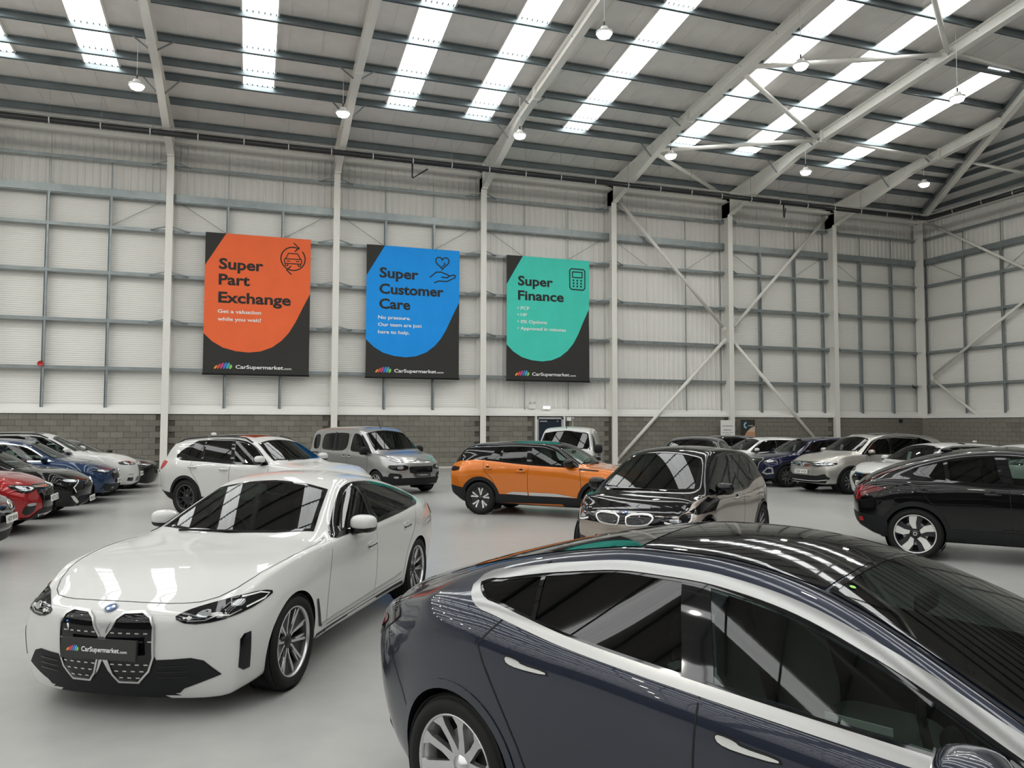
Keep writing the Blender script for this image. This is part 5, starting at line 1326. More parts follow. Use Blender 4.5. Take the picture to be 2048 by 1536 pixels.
def build_2008():
    c = CarB('crossover_car', 'orange crossover with black roof and black wheel arches in front of the white van', (-29.11, -17.71), -42.2, HAT, 'paint_orange', 2)
    c.dlo(.80, -1.20, -.98, .045, .03, [(-.20, -.26, .10), (-.86, -.86, .045)], mats=['glass', 'glass_dark', 'glass_dark'], trimw=.035)
    c.patch('windscreen', WS_HAT, 0, 45, 'glass', .0035, sym=True, cut=.03); c.patch('windscreen_frit', WS_HAT, 0, 45, 'gloss_black', .005, sym=True, ring=.035)
    c.patch('rear_quarter_panel', [(-1.24, 1.14), (-1.0, 1.40), (-1.2, 1.43), (-1.65, 1.38), (-1.86, 1.29), (-2.02, 1.13), (-1.75, 1.12), (-1.45, 1.15)], 90, 0, 'gloss_black', .004, 'xz', mirror=True)
    c.patch('rear_window', [(-2.08, 0, 1.16), (-2.06, .60, 1.14), (-1.86, .54, 1.34), (-1.84, 0, 1.38)], 180, 30, 'glass_dark', .003, sym=True)
    c.patch('tail_light', [(-2.14, .40, .98), (-2.10, .66, .99), (-1.98, .78, 1.0), (-1.82, .81, .985), (-1.82, .815, .93), (-1.98, .80, .90), (-2.10, .68, .90), (-2.14, .40, .92)], 140, 5, 'lamp_dark', .007, mirror=True, thick=.01)
    for k in range(3): c.ribbon('tail_claw', [(-2.06+.07*k, .735+.03*k, .975), (-2.08+.07*k, .735+.03*k, .925)], .022, 140, 5, 'tail_red', .010, mirror=True)
    c.patch('rear_bumper_trim', [(-2.15, 0, .62), (-2.12, .5, .62), (-2.0, .76, .60), (-1.75, .86, .56), (-1.68, .87, .50), (-1.7, .87, .27), (-1.95, .80, .28), (-2.1, .5, .36), (-2.1, 0, .38)], 150, 0, 'trim_black', .008, mirror=True, thick=.014)
    c.patch('sill_trim', [(.98, .42), (-.93, .45), (-.96, .25), (1.0, .23)], 90, 0, 'trim_black', .010, 'xz', mirror=True, thick=.014)
    c.patch('sill_strip', [(.86, .435), (.40, .50), (-.18, .505), (-.18, .44)], 90, 0, 'satin', .014, 'xz', mirror=True); c.patch('sill_strip', [(-.21, .44), (-.21, .505), (-.55, .505), (-.72, .46)], 90, 0, 'satin', .014, 'xz', mirror=True)
    generic_gaps(c, ([(.90, 1.0), (.93, .8), (.95, .5), (.92, .3)], [(-.2, 1.04), (-.22, .7), (-.2, .3)], [(-1.22, 1.12), (-1.22, .95), (-.98, .72), (-.90, .45)]))
    c.patch('wing_trim', [(.90, 1.015), (1.30, .985), (1.28, .965), (.88, .985)], 90, 0, 'gloss_black', .006, 'xz', mirror=True)
    for k in range(3): pass
    zbf = c.F['zb']; c.finish(.385, depth=.35, upper=lambda V: (V[:, 2] > zbf(V[:, 0])+.02) & (V[:, 0] < .90)); c.arch_trim(.38, .455, 'trim_black')
    add_wheels(c, .345, .235, .215, 'ten_blade', 'alloy_dark', .875, (-1,), ang=15)
    mirrors(c, .70, 1.06, 'gloss_black', None, (.19, .22, .16))
    handles(c, (-.36, -1.12), lambda x: .93 if x > -.8 else .97, 'paint_orange', (-1,), .21, .032, .035, 'seam')
    interior(c, .36, -.1, 'interior', 1, .78, 1.0, xr_=-.95); wipers(c, 1.01, 1.08)
    c.patch('headlight', [(2.05, .50, .80), (1.95, .66, .79), (1.75, .78, .83), (1.7, .79, .88), (1.9, .70, .875), (2.02, .55, .86)], 35, 8, 'lamp_dark', .006, mirror=True)
    c.patch('grille', [(2.1, 0, .74), (2.1, .45, .72), (2.08, .38, .48), (2.1, 0, .46)], 0, 0, 'gloss_black', .006, sym=True)
    return c
build_2008()
# ------------------------------------------------------------------ upright electric hatch, beige with black bonnet and roof
I3S = dict(axle=1.285, rw=.35,
 zt=[(-1.98, 1.02), (-1.93, 1.2), (-1.78, 1.42), (-1.6, 1.50), (-1.1, 1.555), (-.4, 1.59), (.1, 1.58), (.42, 1.52), (.7, 1.385), (1.05, 1.175), (1.32, 1.03), (1.45, .995), (1.68, .935), (1.85, .855), (1.93, .79)],
 zb=[(-1.98, 1.0), (-1.6, 1.08), (-1.1, 1.06), (-.85, 1.02), (-.6, .955), (-.2, .94), (.5, .96), (1.0, .975), (1.3, .955), (1.6, .89), (1.93, .75)],
 zr=[(-1.98, 1.02), (-1.92, 1.17), (-1.76, 1.37), (-1.55, 1.44), (-1.0, 1.495), (-.3, 1.52), (.1, 1.51), (.42, 1.445), (.7, 1.30), (1.0, 1.11), (1.16, 1.01), (1.3, .97), (1.6, .905), (1.93, .765)],
 wb=[(-1.98, .70), (-1.6, .80), (-1.1, .83), (0, .845), (.8, .84), (1.3, .815), (1.65, .76), (1.93, .66)],
 wr=[(-1.98, .62), (-1.6, .575), (-1.0, .575), (0, .575), (.42, .59), (.75, .655), (1.16, .745), (1.4, .74), (1.7, .68), (1.93, .57)],
 wm=[(-1.98, .76), (-1.7, .85), (-1.28, .885), (-.4, .865), (.5, .865), (1.28, .885), (1.65, .84), (1.93, .72)],
 zs=[(-1.98, .42), (-1.8, .30), (-1.6, .24), (1.6, .22), (1.93, .22)],
 xf=[(.2, 1.86), (.4, 1.95), (.6, 1.99), (.74, 1.97), (.85, 1.90)], xr=[(.3, -1.88), (.6, -1.97), (.9, -1.99), (1.05, -1.95)], kf=(.34, 2.3), kr=(.20, 3.0), xmir=.55, zmir=1.36)
def build_i3():
    c = CarB('hatchback_car', 'small beige and black hatchback with slim twin grilles behind the blue grey saloon', (-29.30, -23.20), -141.5, I3S, 'paint_beige', 2)
    c.dlo(1.08, -1.25, -1.20, .045, .03, [(-.30, -.36, .05), (-.92, -.98, .06)], trimw=.03, curve=[(-1.34, 1.16), (-1.33, 1.30), (-1.28, 1.36)])
    ws = [(1.33, 0, 1.04), (1.26, .42, 1.03), (1.13, .685, 1.01), (.82, .625, 1.20), (.45, .545, 1.415), (.42, .3, 1.475), (.41, 0, 1.495)]
    c.patch('windscreen', ws, 0, 45, 'glass', .004, sym=True, cut=.03); c.patch('windscreen_frit', ws, 0, 45, 'gloss_black', .006, sym=True, ring=.045)
    c.patch('bonnet_panel', [(1.36, 0, 1.03), (1.28, .42, 1.02), (1.14, .72, .99), (1.14, .80, .97), (1.35, .79, .95), (1.62, .72, .88), (1.80, .60, .82), (1.90, .36, .80), (1.925, .1, .80), (1.93, 0, .80)], 0, 75, 'gloss_black', .004, sym=True)
    c.patch('wing_panel', [(1.16, .995), (1.10, .965), (.86, .955), (.80, .925), (1.02, .80), (1.32, .80), (1.58, .80), (1.66, .855), (1.45, .93), (1.3, .965)], 70, 10, 'gloss_black', .0035, 'xz', mirror=True)
    c.patch('front_panel', [(1.9, 0, .79), (1.88, .36, .79), (1.80, .60, .80), (1.66, .72, .80), (1.70, .74, .70), (1.82, .60, .665), (1.9, .44, .66), (1.95, .25, .655), (1.97, 0, .66)], 0, 10, 'gloss_black', .0035, sym=True)
    for s_ in (1, -1):
        P = [(2.0, s_*a, b2) for a, b2 in ((.045, .775), (.30, .79), (.385, .765), (.37, .715), (.31, .66), (.09, .645), (.05, .665))]
        g = c.patch('grille', P, 0, 0, 'lamp_dark', .006, round=1); c.patch('grille_surround', P, 0, 0, 'satin', .014, ring=.018, grow=.008, round=1, parent=g, thick=.012)
    hl = [(1.88, .46, .775), (1.80, .63, .785), (1.66, .75, .815), (1.60, .78, .81), (1.63, .79, .72), (1.72, .74, .655), (1.82, .62, .655), (1.88, .48, .70)]
    c.patch('headlight', hl, 35, 8, 'lamp_dark', .007, round=1, mirror=True, thick=.01)
    c.ribbon('headlight_trim', [(1.86, .50, .70), (1.80, .63, .668), (1.71, .735, .675), (1.64, .775, .73), (1.62, .775, .80)], .022, 35, 8, 'emblem_white', .011, mirror=True, round=1)
    c.patch('headlight_lens', [(1.84, .54, .74), (1.76, .66, .74), (1.74, .68, .70), (1.82, .57, .69)], 35, 8, 'lamp_clear', .010, round=1, mirror=True)
    c.patch('fog_intake', [(1.88, .56, .44), (1.74, .74, .47), (1.70, .77, .40), (1.72, .76, .33), (1.86, .58, .35)], 35, 0, 'gloss_black', .006, round=1, mirror=True)
    c.patch('lower_intake', [(1.95, 0, .50), (1.93, .40, .50), (1.90, .46, .42), (1.90, .40, .30), (1.90, 0, .28)], 0, 0, 'gloss_black', .006, sym=True)
    generic_gaps(c, ([(1.02, .95), (1.0, .7), (.98, .45), (.92, .3)], [(-.32, .93), (-.35, .6), (-.30, .3)], [(-1.0, 1.03), (-1.08, .9), (-.95, .62), (-.88, .3)]))
    c.patch('sill_trim', [(.98, .30), (-.98, .30), (-1.0, .23), (1.0, .22)], 90, 0, 'trim_black', .008, 'xz', mirror=True, thick=.012)
    c.patch('tail_light', [(-1.97, .45, .96), (-1.93, .66, .97), (-1.80, .78, .95), (-1.78, .79, .80), (-1.92, .68, .78), (-1.97, .46, .80)], 145, 5, 'tail_red', .006, mirror=True)
    zbf = c.F['zb']; c.finish(.385, depth=.33, upper=lambda V: (V[:, 2] > zbf(V[:, 0])+.015) & (V[:, 0] < 1.32)); c.arch_trim(.38, .42, 'gloss_black', thick=.01)
    add_wheels(c, .35, .255, .185, 'double_spoke', 'alloy_dark', .875, (1,), ang=0)
    mirrors(c, .80, 1.0, 'gloss_black', None, (.19, .24, .15)); handles(c, (.0,), .88, 'paint_beige', (1,), .2, .035, .03, 'seam')
    interior(c, .40, .05, 'interior', 1, 1.0, .98, xr_=-.95); wipers(c, 1.31, 1.04)
    roundel(c, 1.93, .83, .045, el=50)
    return c
build_i3()
# ------------------------------------------------------------------ black coupe crossover on the right
C40 = dict(axle=1.351, rw=.36,
 zt=[(-2.22, 1.0), (-2.12, 1.09), (-1.95, 1.185), (-1.6, 1.325), (-1.1, 1.475), (-.6, 1.565), (-.2, 1.59), (.1, 1.575), (.4, 1.50), (.75, 1.32), (1.1, 1.12), (1.25, 1.075), (1.7, 1.02), (2.0, .95), (2.15, .86), (2.22, .80)],
 zb=[(-2.22, .97), (-2.0, 1.06), (-1.6, 1.10), (-1.1, 1.085), (-.5, 1.055), (.3, 1.03), (.9, 1.02), (1.4, .995), (1.9, .91), (2.22, .77)],
 zr=[(-2.22, .985), (-2.08, 1.075), (-1.9, 1.15), (-1.6, 1.26), (-1.1, 1.405), (-.6, 1.50), (-.2, 1.525), (.1, 1.51), (.4, 1.43), (.7, 1.255), (.95, 1.09), (1.1, 1.04), (1.4, 1.01), (1.9, .92), (2.22, .785)],
 wb=[(-2.22, .74), (-1.9, .83), (-1.3, .88), (0, .89), (.9, .88), (1.4, .865), (1.9, .82), (2.22, .74)],
 wr=[(-2.22, .66), (-1.9, .66), (-1.3, .625), (-.3, .605), (.3, .625), (.7, .71), (.95, .78), (1.4, .785), (1.9, .73), (2.22, .65)],
 wm=[(-2.22, .81), (-1.95, .905), (-1.35, .936), (-.5, .92), (.5, .92), (1.35, .936), (1.9, .89), (2.22, .80)],
 zs=[(-2.22, .42), (-2.05, .32), (-1.8, .26), (1.8, .25), (2.22, .25)],
 xf=[(.2, 2.14), (.4, 2.2), (.65, 2.22), (.8, 2.2), (.88, 2.15)], xr=[(.3, -2.1), (.55, -2.2), (.8, -2.22), (1.02, -2.16)], kf=(.3, 2.6), kr=(.20, 3.0), xmir=.5, zmir=1.36)
def build_c40():
    c = CarB('crossover_car', 'glossy black coupe crossover with white bladed wheels, at the right edge of the picture', (-24.74, -24.98), -49.0, C40, 'paint_black', 2)
    c.dlo(.90, -1.10, -1.40, .05, .03, [(-.22, -.30, .13), (-.93, -.96, .05)], mats=['glass', 'glass_dark', 'glass_dark'], trimw=.03)
    c.patch('windscreen', [(1.12, 0, 1.12), (1.05, .42, 1.11), (.93, .70, 1.08), (.65, .645, 1.26), (.38, .575, 1.42), (.36, .3, 1.47), (.35, 0, 1.49)], 0, 45, 'glass', .0035, sym=True, cut=.03)
    c.patch('rear_window', [(-1.98, 0, 1.16), (-1.94, .56, 1.13), (-1.3, .53, 1.35), (-1.0, .50, 1.42), (-.98, 0, 1.47)], 180, 60, 'gloss_black', .0035, sym=True)
    tl = [(-2.20, .50, .98), (-2.15, .68, 1.0), (-2.02, .80, 1.02), (-1.90, .85, 1.02), (-1.72, .885, .985), (-1.80, .885, .945), (-1.98, .85, .90), (-2.08, .80, .80), (-2.12, .77, .80), (-2.17, .66, .90), (-2.2, .52, .92)]
    c.patch('tail_light', tl, 140, 5, 'tail_red', .008, mirror=True, thick=.012)
    c.ribbon('tail_lens', [(-2.10, .75, .80), (-2.08, .76, .92), (-2.05, .78, .985)], .03, 140, 5, 'tail_bright', .011, mirror=True)
    c.ribbon('rear_light_strip', [(-2.13, .70, 1.03), (-1.96, .71, 1.13), (-1.75, .69, 1.22), (-1.55, .675, 1.29)], .035, 140, 35, 'tail_red', .007, mirror=True)
    c.patch('spoiler_trim', [(-2.2, 0, 1.04), (-2.16, .6, 1.03), (-2.05, .62, 1.10), (-2.05, 0, 1.12)], 180, 30, 'gloss_black', .012, sym=True, thick=.02)
    c.patch('rear_bumper_trim', [(-2.2, 0, .62), (-2.16, .5, .62), (-2.05, .78, .61), (-1.80, .92, .58), (-1.74, .92, .50), (-1.78, .92, .30), (-2.0, .85, .33), (-2.15, .5, .40), (-2.15, 0, .42)], 150, 0, 'trim_black', .008, mirror=True, thick=.014)
    c.patch('rear_reflector', [(-2.08, .77, .56), (-2.03, .81, .56), (-2.03, .81, .50), (-2.08, .77, .50)], 140, 0, 'tail_bright', .012, mirror=True)
    c.patch('sill_trim', [(1.0, .44), (-.95, .46), (-.98, .27), (1.02, .26)], 90, 0, 'trim_black', .010, 'xz', mirror=True, thick=.014)
    c.ribbon('sill_strip', [(-.30, .475), (.9, .47)], .02, 90, 0, 'gloss_black', .014, 'xz', True)
    generic_gaps(c, ([(.90, 1.0), (.93, .8), (.95, .5), (.92, .3)], [(-.21, 1.05), (-.19, .7), (-.16, .3)], [(-1.30, 1.09), (-1.26, .95), (-1.06, .72), (-.95, .46)]))
    c.finish(.395, depth=.36); c.arch_trim(.39, .46, 'trim_black')
    add_wheels(c, .36, .270, .235, 'five_blade', 'alloy_white', .925, (-1,), ang=-18)
    for xa in (1.351, -1.351):
        t = empty('wheel_emblem', c.root, (xa, -.885, .36)); MB().lathe([(.018, 0), (.026, 0), (.026, .004), (.018, .004)], 20, None, True).build('ring', 'alloy_white', t)
    mirrors(c, .75, 1.08, 'paint_black', None, (.20, .23, .16)); handles(c, (-.40, -1.22), .95, 'paint_black', (-1,), .22, .032, .035, 'seam')
    blob('roof_aerial', (.16, .05, .06), 'gloss_black', c.root, (-.95, 0, 1.525), None, 2.2, 8)
    interior(c, .40, -.1, 'interior', 1, .85, 1.02, xr_=-1.0)
    return c
build_c40()
# ------------------------------------------------------------------ people carrier and panel van
VAN = dict(axle=1.3925, rw=.325,
 zt=[(-2.12, 1.15), (-2.10, 1.45), (-2.05, 1.68), (-1.9, 1.78), (-1.4, 1.82), (-.3, 1.835), (.3, 1.80), (.55, 1.72), (.9, 1.47), (1.33, 1.19), (1.47, 1.14), (1.8, 1.09), (2.05, 1.01), (2.2, .92), (2.25, .86)],
 zb=[(-2.12, 1.10), (-1.2, 1.12), (0, 1.10), (.9, 1.06), (1.3, 1.05), (1.8, .99), (2.25, .83)],
 zr=[(-2.12, 1.13), (-2.09, 1.42), (-2.02, 1.62), (-1.85, 1.70), (-1.3, 1.75), (-.3, 1.76), (.25, 1.735), (.52, 1.65), (.85, 1.40), (1.2, 1.12), (1.36, 1.07), (1.8, 1.0), (2.25, .845)],
 wb=[(-2.12, .84), (-1.8, .88), (0, .895), (1.0, .89), (1.5, .87), (1.9, .83), (2.25, .72)],
 wr=[(-2.12, .74), (-1.8, .72), (-.3, .715), (.25, .70), (.55, .70), (.85, .74), (1.2, .80), (1.5, .79), (1.9, .74), (2.25, .62)],
 wm=[(-2.12, .86), (-1.8, .915), (-.6, .915), (.6, .915), (1.39, .925), (1.9, .89), (2.25, .77)],
 zs=[(-2.12, .36), (-1.9, .25), (1.9, .22), (2.25, .24)],
 xf=[(.2, 2.17), (.4, 2.25), (.65, 2.27), (.85, 2.24), (.95, 2.18)], xr=[(.3, -2.05), (.6, -2.12), (1.15, -2.12)], kf=(.34, 2.4), kr=(.08, 4.0), shoulder=.4, xmir=.75, zmir=1.52)
WS_VAN = [(1.34, 0, 1.20), (1.28, .42, 1.185), (1.15, .755, 1.15), (.84, .70, 1.405), (.56, .645, 1.62), (.54, .3, 1.675), (.53, 0, 1.695)]
def van_front(c, w_, chrome=True):
    c.patch('windscreen', WS_VAN, 0, 40, 'glass', .004, sym=True, cut=.03); c.patch('windscreen_frit', WS_VAN, 0, 40, 'gloss_black', .006, sym=True, ring=.04)
    P = []
    for x in (.40, .36, .32):
        co, no = c.hit((x, -.02, 2), (0, 0, 1)); P.append(Vector(co))
    MB().tube([P[0], P[0]+Vector((-.03, 0, .03)), P[0]+Vector((-.16, 0, .26))], [.012, .010, .005], 6).build('roof_aerial', 'trim_black', c.root, True)
    wipers(c, 1.33, 1.20)
def build_berlingo():
    c = CarB('people_carrier', 'silver grey people carrier with large front windscreen, parked before the back wall', (-31.86, -10.56), -63.1, VAN, 'paint_silver', 2)
    W1 = [(1.02, 1.115), (.78, 1.27), (.50, 1.55), (.34, 1.62), (.20, 1.63), (.14, 1.60), (.10, 1.25), (.14, 1.16), (.24, 1.12)]
    c.patch('side_window', W1, 90, 0, 'glass', .003, 'xz', round=1, mirror=True, cut=.012); c.patch('window_seal', W1, 90, 0, 'gloss_black', .005, 'xz', round=1, mirror=True, ring=.028)
    W2 = [(-.06, 1.60), (-.05, 1.30), (-.12, 1.18), (-.30, 1.13), (-1.25, 1.14), (-1.35, 1.19), (-1.40, 1.32), (-1.36, 1.54), (-1.26, 1.63), (-.20, 1.65)]
    c.patch('side_window', W2, 90, 0, 'glass', .003, 'xz', round=1, mirror=True, cut=.012); c.patch('window_seal', W2, 90, 0, 'gloss_black', .005, 'xz', round=1, mirror=True, ring=.03)
    c.ribbon('window_pillar', [(-.72, 1.12), (-.74, 1.66)], .06, 90, 0, 'gloss_black', .006, 'xz', True)
    W3 = [(-1.52, 1.20), (-1.54, 1.54), (-1.64, 1.60), (-1.82, 1.58), (-1.88, 1.42), (-1.86, 1.22), (-1.76, 1.16), (-1.60, 1.16)]
    c.patch('side_window', W3, 90, 0, 'glass_dark', .003, 'xz', round=1, mirror=True)
    c.patch('pillar_cover', [(1.16, 1.10), (1.03, 1.10), (.80, 1.27), (.52, 1.56), (.55, 1.64), (.86, 1.385)], 75, 8, 'trim_black', .004, 'xz', mirror=True)
    van_front(c, .7)
    c.patch('rear_window', [(-2.1, 0, 1.2), (-2.1, .62, 1.2), (-2.08, .58, 1.56), (-2.06, 0, 1.6)], 180, 0, 'glass_dark', .003, sym=True)
    generic_gaps(c, ([(1.0, 1.06), (1.02, .8), (.98, .5), (.92, .3)], [(.02, 1.66), (.0, 1.2), (.0, .7), (.02, .3)], [(-1.45, 1.68), (-1.46, 1.2), (-1.2, .7), (-.98, .4)]))
    c.ribbon('door_rail', [(-1.46, 1.06), (-2.0, 1.06)], .03, 90, 0, 'trim_black', .004, 'xz', True)
    # split lamps, chrome chevron bars
    c.patch('headlight', [(2.17, .42, .80), (2.02, .70, .80), (1.86, .82, .80), (1.85, .83, .72), (2.0, .74, .66), (2.15, .50, .66), (2.2, .40, .70)], 35, 0, 'lamp_dark', .008, round=1, mirror=True, thick=.012)
    c.patch('headlight_lens', [(2.1, .50, .78), (2.0, .64, .78), (2.0, .65, .70), (2.1, .52, .69)], 35, 0, 'lamp_clear', .011, round=1, mirror=True)
    c.patch('day_lamp', [(2.14, .42, .925), (2.0, .68, .945), (1.84, .80, .97), (1.84, .80, .935), (2.0, .70, .90), (2.15, .44, .885)], 35, 5, 'lamp_clear', .008, mirror=True, thick=.01)
    for z0, z1 in ((.905, .935), (.865, .89)):
        c.ribbon('chrome_bar', [(2.0, .66, z1), (2.14, .42, z0), (2.2, .14, z0-.005), (2.2, .09, z0+.01), (2.2, 0, z0+.055)], .022, 0, 0, 'chrome', .014, mirror=True, thick=.012)
    c.patch('grille', [(2.2, .0, .76), (2.2, .36, .76), (2.2, .40, .73), (2.2, .38, .60), (2.2, .32, .58), (2.2, 0, .575)], 0, 0, 'gloss_black', .008, sym=True, thick=.01)
    for k in range(6): c.ribbon('grille_slat', [(2.2, -.36, .605+.025*k), (2.2, .36, .605+.025*k)], .006, 0, 0, 'trim_black', .012)
    c.patch('bumper_trim', [(2.2, 0, .46), (2.18, .50, .46), (2.05, .68, .44), (1.92, .86, .50), (1.80, .885, .50), (1.80, .885, .27), (2.0, .80, .27), (2.15, .5, .27), (2.2, 0, .27)], 0, 0, 'trim_black', .010, sym=True, thick=.014)
    c.patch('fog_surround', [(2.12, .56, .56), (2.0, .72, .59), (1.88, .82, .59), (1.86, .83, .44), (2.0, .75, .40), (2.12, .58, .42)], 35, 0, 'trim_black', .012, round=1, mirror=True, thick=.012)
    c.patch('fog_light', [(2.06, .63, .51), (1.98, .73, .51), (1.98, .73, .46), (2.06, .64, .45)], 35, 0, 'lamp_clear', .016, round=1, mirror=True)
    plate(c, 2.30, .535, '', kind='dealer')
    c.finish(.365, depth=.34); c.arch_trim(.36, .395, 'paint_silver', off=.004, thick=.012)
    add_wheels(c, .325, .21, .205, 'double_spoke', 'alloy', .91, (-1,))
    mirrors(c, .92, 1.10, 'trim_black', None, (.18, .22, .22), 'trim_black', 'trim_black', )
    handles(c, (.12, -.14), .98, 'paint_silver', (-1,), .17, .03, .035, 'seam')
    interior(c, .42, .0, 'interior', 1, 1.1, 1.06, xr_=-.95)
    return c
build_berlingo()
def build_van():
    c = CarB('panel_van', 'white panel van facing the viewer in front of the fire door', (-26.05, -11.4), -119, VAN, 'paint_white', 1)
    W1 = [(1.02, 1.115), (.78, 1.27), (.50, 1.55), (.34, 1.62), (.20, 1.63), (.14, 1.60), (.10, 1.25), (.14, 1.16), (.24, 1.12)]
    c.patch('side_window', W1, 90, 0, 'glass', .003, 'xz', round=1, mirror=True, cut=.012); c.patch('window_seal', W1, 90, 0, 'gloss_black', .005, 'xz', round=1, mirror=True, ring=.028)
    van_front(c, .7)
    P = [(-.1, 1.60), (-.08, 1.2), (-.14, 1.14), (-1.7, 1.14), (-1.82, 1.22), (-1.80, 1.56), (-1.70, 1.64), (-.2, 1.66)]
    c.ribbon('side_panel_crease', P, .02, 90, 0, 'light_grey', .004, 'xz', True, True, round=1)
    generic_gaps(c, ([(1.0, 1.06), (1.02, .8), (.98, .5), (.92, .3)], [(.02, 1.66), (.0, 1.2), (.0, .7), (.02, .3)], [(-1.2, 1.0), (-1.2, .5)]))
    c.ribbon('door_rail', [(-1.2, 1.02), (-2.0, 1.02)], .04, 90, 0, 'trim_black', .004, 'xz', True)
    c.patch('headlight', [(2.17, .42, .80), (2.02, .70, .88), (1.80, .84, .98), (1.85, .83, .80), (2.0, .74, .70), (2.15, .50, .70)], 35, 0, 'lamp_dark', .008, round=1, mirror=True)
    c.patch('grille', [(2.2, .0, .86), (2.2, .36, .84), (2.2, .38, .62), (2.2, 0, .60)], 0, 0, 'trim_black', .008, sym=True)
    c.patch('bumper_trim', [(2.2, 0, .50), (2.18, .50, .50), (1.92, .86, .50), (1.80, .885, .27), (2.15, .5, .27), (2.2, 0, .27)], 0, 0, 'trim_black', .010, sym=True)
    plate(c, 2.31, .55, '', kind='dealer')
    c.finish(.365, depth=.34); add_wheels(c, .325, .20, .205, 'plain', 'alloy', .91, (1,))
    mirrors(c, .92, 1.12, 'trim_black', None, (.18, .24, .26), 'trim_black', 'trim_black'); handles(c, (.14, -.16), .98, 'trim_black', (1,), .18, .03, .035, 'seam')
    interior(c, .42, .0, 'interior', 1, 1.1, 1.06, rear=False)
    MB().box((-.35, 0, 1.0), (.03, 1.5, 1.2)).build('bulkhead', 'interior', c.root)
build_van()
# ------------------------------------------------------------------ the rows of parked cars
def far_car(name, label, pos, h, sp, pm, ws, dlo, hl, grille, plate_=None, lower=None, sides=(1, -1), wheel=('double_spoke', 'alloy'), rim=.225, mir=None, rails=None, extra=None, chrome=None, arch=None, roofp=None, glass='glass', gaps=True, hlmat='lamp_clear', arch_mat=None, gm='gloss_black', fog=None, detail=1):
    c = CarB(name, label, pos, h, sp, pm, detail)
    c.dlo(*dlo[0], **dlo[1])
    c.patch('windscreen', ws, 0, 42, glass, .004, sym=True, cut=.03); c.patch('windscreen_frit', ws, 0, 42, 'gloss_black', .007, sym=True, ring=.04)
    if hl:
        c.patch('headlight', hl, 35, 6, 'lamp_dark', .009, round=1, mirror=True, thick=.01)
        q = np.array(hl); m_ = q.mean(0); c.patch('headlight_lens', [tuple(m_+(p-m_)*.62) for p in q], 35, 6, hlmat, .013, round=1, mirror=True)
    if grille: c.patch('grille', [(2.2, a, b2) for a, b2 in grille], 0, 0, gm, .008, sym=True, thick=.01)
    if lower: c.patch('lower_intake', [(2.2, a, b2) for a, b2 in lower], 0, 0, 'trim_black', .009, sym=True, thick=.01)
    if fog: c.patch('side_intake', fog, 30, 0, 'trim_black', .008, mirror=True)
    W = c.W; ax = sp['axle']
    if gaps: generic_gaps(c, ([(ax-.55, float(c.F['zb'](ax-.55))), (ax-.48, .7), (ax-.46, .35)], [(-.2, float(c.F['zb'](-.2))), (-.22, .35)]))
    c.patch('sill_trim', [(ax-.36, .34), (-ax+.36, .34), (-ax+.36, .25), (ax-.36, .24)], 90, 0, 'trim_black', .008, 'xz', mirror=True)
    if extra: extra(c)
    ar = arch or sp['rw']+.035
    c.finish(ar, depth=.35)
    if arch_mat: c.arch_trim(ar-.005, ar+.055, arch_mat)
    add_wheels(c, sp['rw'], rim, .22, wheel[0], wheel[1], W-.012, sides, ang=12)
    mx = mir or (ax-.65); mirrors(c, mx, float(c.F['zb'](mx))+.03, pm if pm != 'paint_black' else 'gloss_black', None, (.15, .20, .13))
    handles(c, (-.36, -1.12), lambda x: float(c.F['zb'](x))-.11, pm, sides, .21, .032, .035, 'seam')
    interior(c, .38, -.05, 'interior', 1, ws[0][0]-.22, ws[0][2]-.08, xr_=-.95)
    if plate_: plate(c, *plate_)
    if rails:
        for s_ in (1, -1):
            P = []
            for x in np.linspace(rails[0], rails[1], 10):
                co, no = c.hit((x, s_*float(c.F['wr'](x))*.98, 2), (0, 0, 1)); P.append(co+np.array([0, 0, .03 if rails[1]+.1 < x < rails[0]-.1 else 0]))
            MB().tube(P, .016, 6).build('roof_rail', rails[2], c.root, True)
    return c
